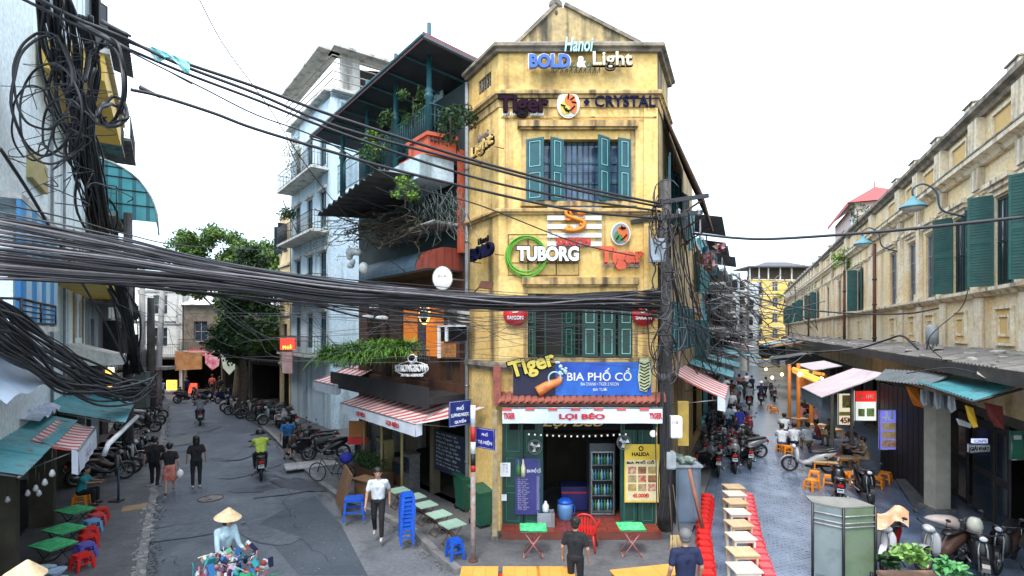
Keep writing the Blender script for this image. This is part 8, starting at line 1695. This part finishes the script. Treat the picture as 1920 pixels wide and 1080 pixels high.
s = thing('shop_sign', 'orange and red shop hoarding under the balcony at the end of the left street', 'sign', at(345,680,41)); mb = WB(); mb.prism([at(x,y,41.2) for x,y in ((328,658),(378,662),(378,692),(328,695))], (0,.1,0)); mb.build('board', mat('hoarding',(.35,.14,.05),.7,(.5,.25,.1),2), s)
for k,(px,py,Y,w_,h_,m_,lab) in enumerate(((190,718,24,.9,1.3,lw('amber_light',(.95,.45,.06),1.2),'glowing amber shop panel behind the teal stall roofs'),(206,712,25,.35,1.2,lw('cream_light',(.95,.85,.6),1.0),'narrow cream light beside the amber shop panel'),(262,735,30,1.0,1.0,lw('red_light',(.75,.08,.04),.6),'red glowing shop goods at the left bend'),(228,712,26,.7,.4,lw('amber_light2',(.85,.5,.2),.6),'small amber lit shelf at the left shops'))):
    s = thing('lit_panel', lab, 'light panel', at(px,py,Y)); mb = MB(); mb.box(-w_/2,w_/2,-.05,.05,-h_/2,h_/2); mb.build('panel', m_, s)
s = sign('shop_sign', 'red and yellow lit shop sign on the cream slice house', at(539,643,28)); mb = WB(); mb.prism([at(x,y,28) for x,y in ((525,634),(553,634),(553,656),(525,656))], (0,.1,0)); mb.build('board', lw('red_sign_lit',(.70,.05,.03),.6), s); text('PHỞ', at(530,655,27.9), at(548,655,27.9), at(530,646,27.9), lw('yellow_lit',(.8,.6,.1),.8), s, ext=.01, bold=.03)
s = thing('banner', 'pink vertical shop banner below the red and yellow lit sign', 'banner', at(535,680,28)); mb = WB(); mb.prism([at(x,y,28) for x,y in ((529,660),(548,660),(548,700),(529,700))], (0,.1,0)); mb.build('board', mat('pink_banner',(.55,.25,.24),.8,(.6,.5,.5),2), s)
for k,(u_,z_,m_) in enumerate(((6.5,3.1,roof_red),(9.3,3.4,grn_sh),(12,3.0,pk2),(15,3.0,roof_grey))): sheet_roof(ORD[k]+' small shop canopy from the left on the houses closing the left street', FX, u_, u_+2.3, .02, 1.9, z_+.5, z_, m_, 2)
for k,(px,py,m_) in enumerate(((322,722,'amber_light'),(360,728,'red_light'),(418,730,'amber_light2'),(450,735,'amber_light2'))): s = thing('lit_panel', ORD[k]+' small added warm glow panel from the left at the end of the left street', 'light panel', at(px,py,41.5)); mb = MB(); mb.box(-.4,.4,-.05,.05,-.4,.4); mb.build('panel', MATS[m_], s)  # added glow panels, put in to warm the street end
# cover slab and utility lids by the motorbikes
s = thing('concrete_slab', 'pale square slab lying on the left pavement beside the parked bicycle', 'slab', gp(583,872,.12)+Vector((0,0,.01)), .5); mb = MB(); mb.box(-.9,.9,-.5,.5,0,.04); mb.build('slab', conc_l, s)
# ================= motorbikes
def paint(n, c): return mat('paint_'+n, c, .3, tuple(x*.85 for x in c), 3)
PB = {'black': paint('black',(.010,.010,.012)), 'grey': paint('grey',(.14,.15,.16)), 'red': paint('red',(.30,.015,.02)), 'blue': paint('blue',(.02,.05,.18)), 'white': paint('white',(.55,.56,.58)), 'green': paint('green',(.02,.07,.045)), 'brown': paint('brown',(.07,.04,.03)), 'silver': paint('silver',(.34,.35,.36))}
BP = {}
def bike(px, py, heading, col, acc, label, style=0, z=0.0, loc=None, lean=0.0, group='parked motorbikes'):
    k = (col, acc, style)
    p = gp(px, py, z) if loc is None else Vector(loc)
    if k not in BP: BP[k] = o = motorbike(label, PB[col], PB[acc], style=style)
    else: o = dup(BP[k])
    o['label'] = label; o['group'] = group; o.location = (p.x, p.y, z); o.rotation_euler = (lean, 0, R(heading)); return o
away, tow = 65, 245       # along the right street
bike(1343,886,away+8,'black','black','black motorbike with pale number plate, nearest in the left cluster of the right street',1)
bike(1378,880,away+2,'black','grey','black and grey motorbike beside the nearest one, rear wheel towards the viewer')
bike(1340,862,away+15,'green','black','dark green motorbike behind the nearest black one'); bike(1372,856,away,'black','red','black and red motorbike in the middle of the right street cluster',1)
bike(1396,858,away+110,'grey','black','grey motorbike standing crosswise at the edge of the cluster')
bike(1335,840,away+5,'brown','black','brown motorbike against the wall side of the cluster'); bike(1355,828,away-5,'white','black','white motorbike in the second row of the cluster'); bike(1332,815,away+12,'blue','black','blue motorbike in the third row near the corner house wall'); bike(1350,800,away,'black','silver','silver fronted black motorbike in the fourth row'); bike(1345,785,away+8,'grey','grey','grey motorbike in the fifth row of the right street'); bike(1362,780,away,'red','black','dark red motorbike in the fifth row of the right street'); bike(1358,765,away,'black','black','black motorbike far down the left side of the right street',1); bike(1370,755,away,'blue','black','bluish motorbike farthest down the left side of the right street')
for k,(x,y,c,a) in enumerate(((1324,884,'black','grey'),(1398,872,'black','black'),(1322,858,'green','black'),(1388,842,'black','silver'),(1404,846,'grey','black'),(1384,818,'brown','black'),(1400,822,'black','red'),(1378,800,'black','white'),(1392,798,'blue','black'),(1370,792,'black','black'))): bike(x,y,away+(-18,12,6,-10,25,8,-14,5,18,-6)[k],c,a,ORD[k]+' extra motorbike packed into the right street cluster, '+c+' with '+a+' shield',k%2)
bike(1517,886,165,'silver','white','silver and white motorbike standing crosswise at the right beer tables',1)
bike(1573,940,60,'black','black','black motorbike with white plate, rear to the viewer, right side of the street',1); bike(1620,935,tow+5,'black','black','black motorbike facing the viewer in front of the dark partition')
bike(1452,752,away,'black','grey','dark motorbike parked by the far right stalls'); bike(1446,742,away,'brown','black','brown motorbike farthest by the right stalls')
# foreground bikes, bottom right
bike(1668,1058,225,'red','white','red and white scooter facing the viewer beside the frosted glass cabinet, lower right'); bike(1770,1066,200,'brown','silver','brown scooter with pale wrapped seat behind the green vegetables, lower right'); bike(1835,1078,235,'black','black','black scooter beside the vegetable cart at the lower right',1); bike(1886,1062,215,'brown','black','dark brown scooter half lost in the dark stall at the lower right')
s = thing('helmet', 'cream white helmet resting on the mirror of a scooter at the lower right', 'helmet', at(1828,985,10.9)); mb = MB(); mb.lathe([(.13,-.13),(.14,.0),(.12,.10),(.08,.16),(.01,.175)], n=16); mb.build('shell', mat('cream_helmet',(.50,.50,.42),.35), s); mb = MB(); mb.obox((.06,-.08,-.15), .18,.16,.02, Matrix.Rotation(.3,3,'Y')); mb.build('peak', mat('cream_helmet',(.50,.50,.42)), s)
s = thing('seat_cover', 'grey pink wrapped bundle lying on the seat of the brown scooter, lower right', 'bundle', at(1768,978,11.2)); mb = MB(); mb.loft([(-.40,0,.08,.03,.02),(-.25,0,.06,.12,.06),(0,0,.02,.19,.11),(.22,0,-.03,.18,.15),(.30,0,-.04,.08,.09)], 14); mb.build('bundle', mat('wrapped_cushion',(.40,.34,.32),.6,(.26,.21,.19),5,bump=.5,bscale=6), s)
s = thing('folded_cloth', 'cream and orange folded cloth lying over the red and white scooter, lower right', 'cloth', at(1672,965,11.1)); mb = WB(); g = [[at(1642+62*i/7, 950+30*j/5+6*math.sin(i*.9)+abs(i-4)*3, 11.3-.12*j+.04*math.sin(i*2+j)) for i in range(8)] for j in range(6)]; mb.add([v for r_ in g for v in r_], [(j*8+i, j*8+i+1, (j+1)*8+i+1, (j+1)*8+i) for j in range(5) for i in range(7)], True); mb.build('cloth', mat('cream_orange_cloth',(.62,.48,.32),.8,(.62,.24,.10),3), s)
# left street
for k,(x,y,h,c,a,st) in enumerate(((560,858,150,'black','brown',0),(590,850,170,'grey','black',1),(612,862,200,'black','black',0),(540,805,140,'black','silver',0),(520,800,120,'white','black',1),(575,838,150,'brown','brown',0),(600,842,165,'green','black',0))): bike(x,y,h,c,a,ORD[k]+' '+c+' motorbike of the group on the right pavement of the left street',st,.12)
for k in range(8): x = 440+k*11; bike(x,770+k*3.0+(k%2)*4,rng.uniform(190,235),('black','brown','grey','red','black','green')[k%6],('black','silver','black')[k%3],ORD[k]+' motorbike from the left in the dark row at the bend of the left street',k%2,0 if k < 4 else .12)
for k in range(6): x = 335+k*17; bike(x,752+(k%2)*3,rng.uniform(20,160),('white','black','red','grey','black','blue')[k],'black',ORD[k]+' motorbike from the left before the houses closing the left street')
for k,(x,y,h,c,a) in enumerate(((238,868,20,'black','black'),(222,880,35,'black','silver'),(250,852,10,'green','black'),(206,893,30,'brown','black'),(190,905,45,'black','grey'))): bike(x,y,h,c,a,ORD[k]+' dark motorbike from the street side, parked on the left pavement',k%2,.12)
for k,(x,y) in enumerate(((262,812),(272,800),(255,806),(280,790))): bike(x,y,20+k*10,('black','grey','black','white')[k],'black',ORD[k]+' motorbike of the small row behind the white gutter on the left',0,.12)
bike(375,795,122,'black','black','motorbike ridden away up the left street by the rider in grey',group='ridden motorbikes'); bike(488,893,118,'black','black','motorbike ridden by the rider in the lime vest',group='ridden motorbikes')
bike(1405,766,away,'red','red','red scooter ridden away down the right street',group='ridden motorbikes'); bike(1427,758,away,'black','black','dark motorbike ridden far down the right street',group='ridden motorbikes'); bike(1390,826,away,'black','blue','dark blue motorbike with a standing person beside the cluster'); bike(302,752,130,'black','black','motorbike ridden at the far left bend of the street',group='ridden motorbikes')
# bicycle
p = gp(622,905,.12); s = thing('bicycle', 'old bicycle with blue plastic bundle leaning by the hedge on the left pavement', 'bicycle', (p.x,p.y,.12), R(168))
for x in (.52,-.52): mb = MB(); mb.torus((x,0,.33), .30, .018, (0,1,0), 26, 6); w_ = mb.build('wheel', black, s); mb = MB(); mb.torus((x,0,.33), .28, .008, (0,1,0), 26, 4); [mb.tube([(x,0,.33),(x+.28*math.cos(a*.524),0,.33+.28*math.sin(a*.524))], .003, 3) for a in range(12)]; mb.build('rim', steel, w_)
mb = MB(); F_ = {'b':(0,0,.30),'s':(-.18,0,.75),'h':(.38,0,.78)}; [mb.tube([a,b], .015, 6) for a,b in ((F_['b'],F_['s']),(F_['b'],F_['h']),(F_['s'],F_['h']),(F_['s'],(-.52,0,.33)),(F_['b'],(-.52,0,.33)),(F_['h'],(.52,0,.33)))]; mb.build('frame', blackm, s)
mb = MB(); mb.tube([(.37,0,.78),(.34,0,.98)], .014, 6); mb.tube(cr([(.2,.28,.98),(.36,.22,1.0),(.36,-.22,1.0),(.2,-.28,.98)],4), .012, 6); mb.build('handlebar', steel, s); mb = MB(); mb.loft([(-.34,0,.82,.08,.03),(-.2,0,.83,.08,.03),(-.04,0,.83,.03,.02)]); mb.build('saddle', blackm, s); mb = MB(); mb.ell((-.52,0,.85),.22,.22,.2,10,7); mb.build('blue_bundle', CL['royal'], s); mb = MB(); mb.torus((0,.02,.30), .09, .008, (0,1,0), 16, 4); mb.tube([(.0,.05,.30),(.12,.08,.2)], .01, 5); mb.build('pedal_crank', steel, s)
# tricycle seat and railing by the left stall
p = gp(222,940,.12); s = thing('barrier_post', 'slim black barrier post with foot standing on the left pavement', 'post', (p.x,p.y,.12)); mb = MB(); mb.tube([(0,0,0),(0,0,.95)], .03, 8); mb.build('post', mat('post_navy',(.02,.04,.07),.5), s); mb = MB(); mb.box(-.22,.10,-.12,.12,0,.04); mb.build('foot', blackm, s)
# ================= people
PP = lambda x, y, z=0.0: gp(x, y, z)
def ped(x, y, heading, label, z=0.0, **k): p = PP(x, y, z); return person((p.x, p.y), R(heading), label, z0=z, **k)
ped(368,914,122,'woman in loose black clothes with long dark hair walking away up the left street',pose='stand',hair='long',fem=True,hgt=1.66,sleeve='short',shoes=shoe_l)
ped(290,915,115,'person in dark clothes walking beside the woman in the red skirt',z=.0,pose='walk',hgt=1.66); ped(318,925,118,'woman in dark top and red patterned skirt carrying a white bag',pose='walk',bottom='floral',legs='skirt',fem=True,hgt=1.56,bag=True,shoes=mat('red_shoe',(.35,.05,.04),.6),phase=-1)
ped(709,1008,-82,'young man in white T-shirt and black trousers walking towards the viewer',z=.12,pose='walk',top='white',bottom='black',hgt=1.66,vox=.0125,fingers=True,shoes=shoe_l)
p = Vector((at(1078,1000,9.5).x,9.45,0)); person((p.x,p.y), R(75), 'woman in black T-shirt with hair bun seen from behind at the bottom edge', z0=.12, pose='stand', hair='bun', fem=True, hgt=1.52, vox=.0125, fingers=True)
p = Vector((at(1285,1010,8.6).x,8.6,0)); person((p.x,p.y), R(95), 'grey-haired man in navy T-shirt seen from behind at the bottom edge', pose='stand', top='navy', bottom='denim', hair='grey', hgt=1.74, vox=.0125, fingers=True)
ped(539,862,118,'man in blue shirt and dark shorts walking away by the parked motorbikes',pose='walk',top='blue',bottom='black',legs='shorts',hgt=1.68)
def rider(bx, by, heading, label, z=0, **k): p = PP(bx, by, z); return person((p.x, p.y), R(heading), label, z0=z, pose='ride', **k)
rider(375,795,122,'rider in grey top with dark helmet riding away up the left street',top='grey',bottom='denim',hair='d',hat='helmet'); rider(488,893,118,'rider in lime yellow vest and dark helmet on the left street',top='lime',bottom='black',hair='d',hat='helmet',hgt=1.72)
rider(1405,766,65,'rider in white shirt on the red scooter in the right street',top='white',bottom='black',hair='w',hat='helmet'); rider(1427,758,65,'rider in navy with white helmet far down the right street',top='navy',bottom='black',hair='w',hat='helmet'); rider(302,752,130,'rider in pale blue at the far left bend',top='pale',bottom='denim',hair='d',hat='helmet')
ped(1388,828,110,'person in royal blue shirt bending over a dark blue motorbike',pose='stand',top='royal',bottom='royal',lean=.12,hgt=1.62); ped(1366,822,80,'person in white top standing in the motorbike cluster',pose='stand',top='pale',bottom='denim',hgt=1.64)
# vendor with conical hat and loaded bicycle
vp = PP(437,1085); vx, vy = at(424,990,10.05).x, 10.05
person((vx,vy-.1), R(-35), 'street vendor in conical straw hat and pale blue shirt leaning over her loaded bicycle', pose='stand', top='pale', bottom='black', hat='cone', fem=True, hgt=1.58, sleeve='long', lean=.14, vox=.0135, fingers=True, hands=((.22,.22,1.02),(.42,.20,1.0)))
s = thing('vendor_bicycle', 'vendor bicycle hidden under a heap of colourful small goods, bottom left of centre', 'bicycle', (vx+.45,vy-.6,0), R(-35))
for x in (-.5,.55): mb = MB(); mb.torus((x,0,.33), .30, .02, (0,1,0), 24, 6); mb.build('wheel', black, s)
mb = MB(); mb.tube([(-.5,0,.33),(-.1,0,.75),(.4,0,.8),(.55,0,.33)], .018, 6); mb.tube(cr([(.2,.28,1.0),(.4,.2,1.02),(.4,-.2,1.02),(.2,-.28,1.0)],4), .014, 6); mb.build('frame', blackm, s)
rr = random.Random(9); goods = [('teal_pack',CL['teal']),('pink_pack',CL['pink']),('blue_pack',CL['blue']),('white_pack',CL['white']),('red_pack',CL['red']),('navy_pack',CL['navy']),('green_pack',mat('pack_green',(.03,.32,.14),.5)),('cream_pack',mat('pack_cream',(.60,.56,.42),.7)),('lilac_pack',mat('pack_lilac',(.32,.26,.45),.6))]
pk_ = {}
for k in range(270):
    nm_, m_ = rr.choice(goods); x = rr.uniform(-.52,.62); y = rr.gauss(0,.22); z = .35+rr.random()**.7*(.68-.18*abs(x)); sz = rr.uniform(.035,.08)
    sh_ = k % 3; nm_ = nm_ if sh_ == 0 else nm_.replace('pack', 'box' if sh_ == 1 else 'strip')
    if nm_ not in pk_ and sh_ == 1: mb = MB(); mb.box(-1,1,-.6,.6,-.35,.35); pk_[nm_] = o = mb.build(nm_, m_, s)
    elif nm_ not in pk_ and sh_ == 2: mb = MB(); mb.tube([(-1.6,0,0),(-.6,.15,.1),(.6,-.1,0),(1.6,.1,-.1)], .16, 5); pk_[nm_] = o = mb.build(nm_, m_, s)
    elif nm_ not in pk_: mb = MB(); mb.loft([(-.8,0,0,.1,.1),(-.6,0,0,.5,.35),(.2,.05,0,.6,.42),(.9,0,.1,.25,.15)], 8); pk_[nm_] = o = mb.build(nm_, m_, s)
    else: o = pk_[nm_].copy(); COL.objects.link(o)
    o.location = (x,y,z); o.rotation_euler = (rr.uniform(0,6.3),rr.uniform(0,6.3),rr.uniform(0,6.3)); o.scale = (sz*1.3,sz,sz)
# seated people
def sitter(x, y, heading, label, z=0, base=.0, **k): p = PP(x, y, z); return person((p.x, p.y), R(heading), label, z0=z, pose='sit', **k)
sitter(152,948,20,'stallholder in teal shirt seated at the left stall, arms stretched out',z=.12,top='teal',bottom='black',hgt=1.6,hands=((.2,.2,.72),(.45,.12,.70)))
s = dup([o for o in bpy.data.objects if o.name.startswith('plastic_stool') and 'farthest down the street' in str(o.get('label'))][0]); p = PP(152,948,.12); s.location = (p.x,p.y,.12); s['label'] = 'low orange stool under the seated left stallholder'; del s['group']
for k,(x,y,t_,hd_) in enumerate(((1466,848,'white',60),(1490,846,'white',75),(1516,845,'white',80),(1536,838,'red',150),(1607,868,'grey',170),(1625,880,'khaki',160),(1600,850,'brown',200),(1470,822,'white',60),(1500,795,'pink',30),(1530,800,'pink',120),(1512,786,'brown',200),(1560,835,'olive',190))):
    sitter(x,y,hd_,['man in white shirt seated leftmost in the row of three drinkers','man in white shirt seated in the middle of the row of three drinkers','man in white shirt seated rightmost in the row of three drinkers','person in dark red sitting beside the three white shirts','man in grey seated under the white advert boards','man in khaki seated nearest the dark partition','person in brown seated behind the grey-shirted man','drinker in white seated one row behind the three','drinker in pink under the orange posts, left one','drinker in pink under the orange posts, right one','drinker in brown deep in the orange lit stall','man in olive seated facing the three white shirts'][k],top=t_,bottom=('denim','black','khaki')[k%3],hgt=1.66)
# crowd down the right street
for k,(x,y,t_,b_) in enumerate(((1352,812,'brown','black'),(1340,800,'black','denim'),(1358,790,'grey','black'),(1372,786,'white','denim'),(1350,776,'navy','black'),(1365,768,'red','black'),(1378,768,'grey','denim'),(1385,758,'pale','black'),(1372,756,'brown','denim'),(1395,750,'black','black'),(1362,748,'white','black'),(1386,742,'pink','denim'),(1410,742,'navy','black'),(1436,746,'grey','black'),(1400,736,'white','denim'))):
    ped(x,y,65+(180 if k % 3 == 0 else 0)+k*3,ORD[k]+' pedestrian of the crowd beyond the motorbikes, counted away from the viewer, in '+t_,pose='walk' if k % 2 else 'stand',top=t_,bottom=b_,hgt=1.58+.02*(k%6),vox=.032,phase=(-1)**k,group='pedestrians down the right street')
for k,(x,y,t_) in enumerate(((398,742,'red'),(412,748,'black'),(350,748,'navy'),(240,772,'grey'))): ped(x,y,90+k*40,['figure in red at the doorway closing the left street','dark figure at the far end of the left street','figure in navy by the far left motorbikes','figure in grey near the red lit goods'][k],pose='stand',top=t_,vox=.032)
p = at(12,1062,7.0); s = person((p.x+.15,7.0), R(-10), 'person in conical hat and orange shirt cut by the bottom left corner', pose='sit', top='red', bottom='black', hat='cone', hgt=1.55, z0=.12); s.location.z = max(.12, p.z-1.13); 
s2 = stool('plastic_stool', blue, .30, .30, 'blue stool under the conical hat wearer in the bottom left corner'); s2.location = (p.x+.15,7.0,.12)
bpy.context.view_layer.update()
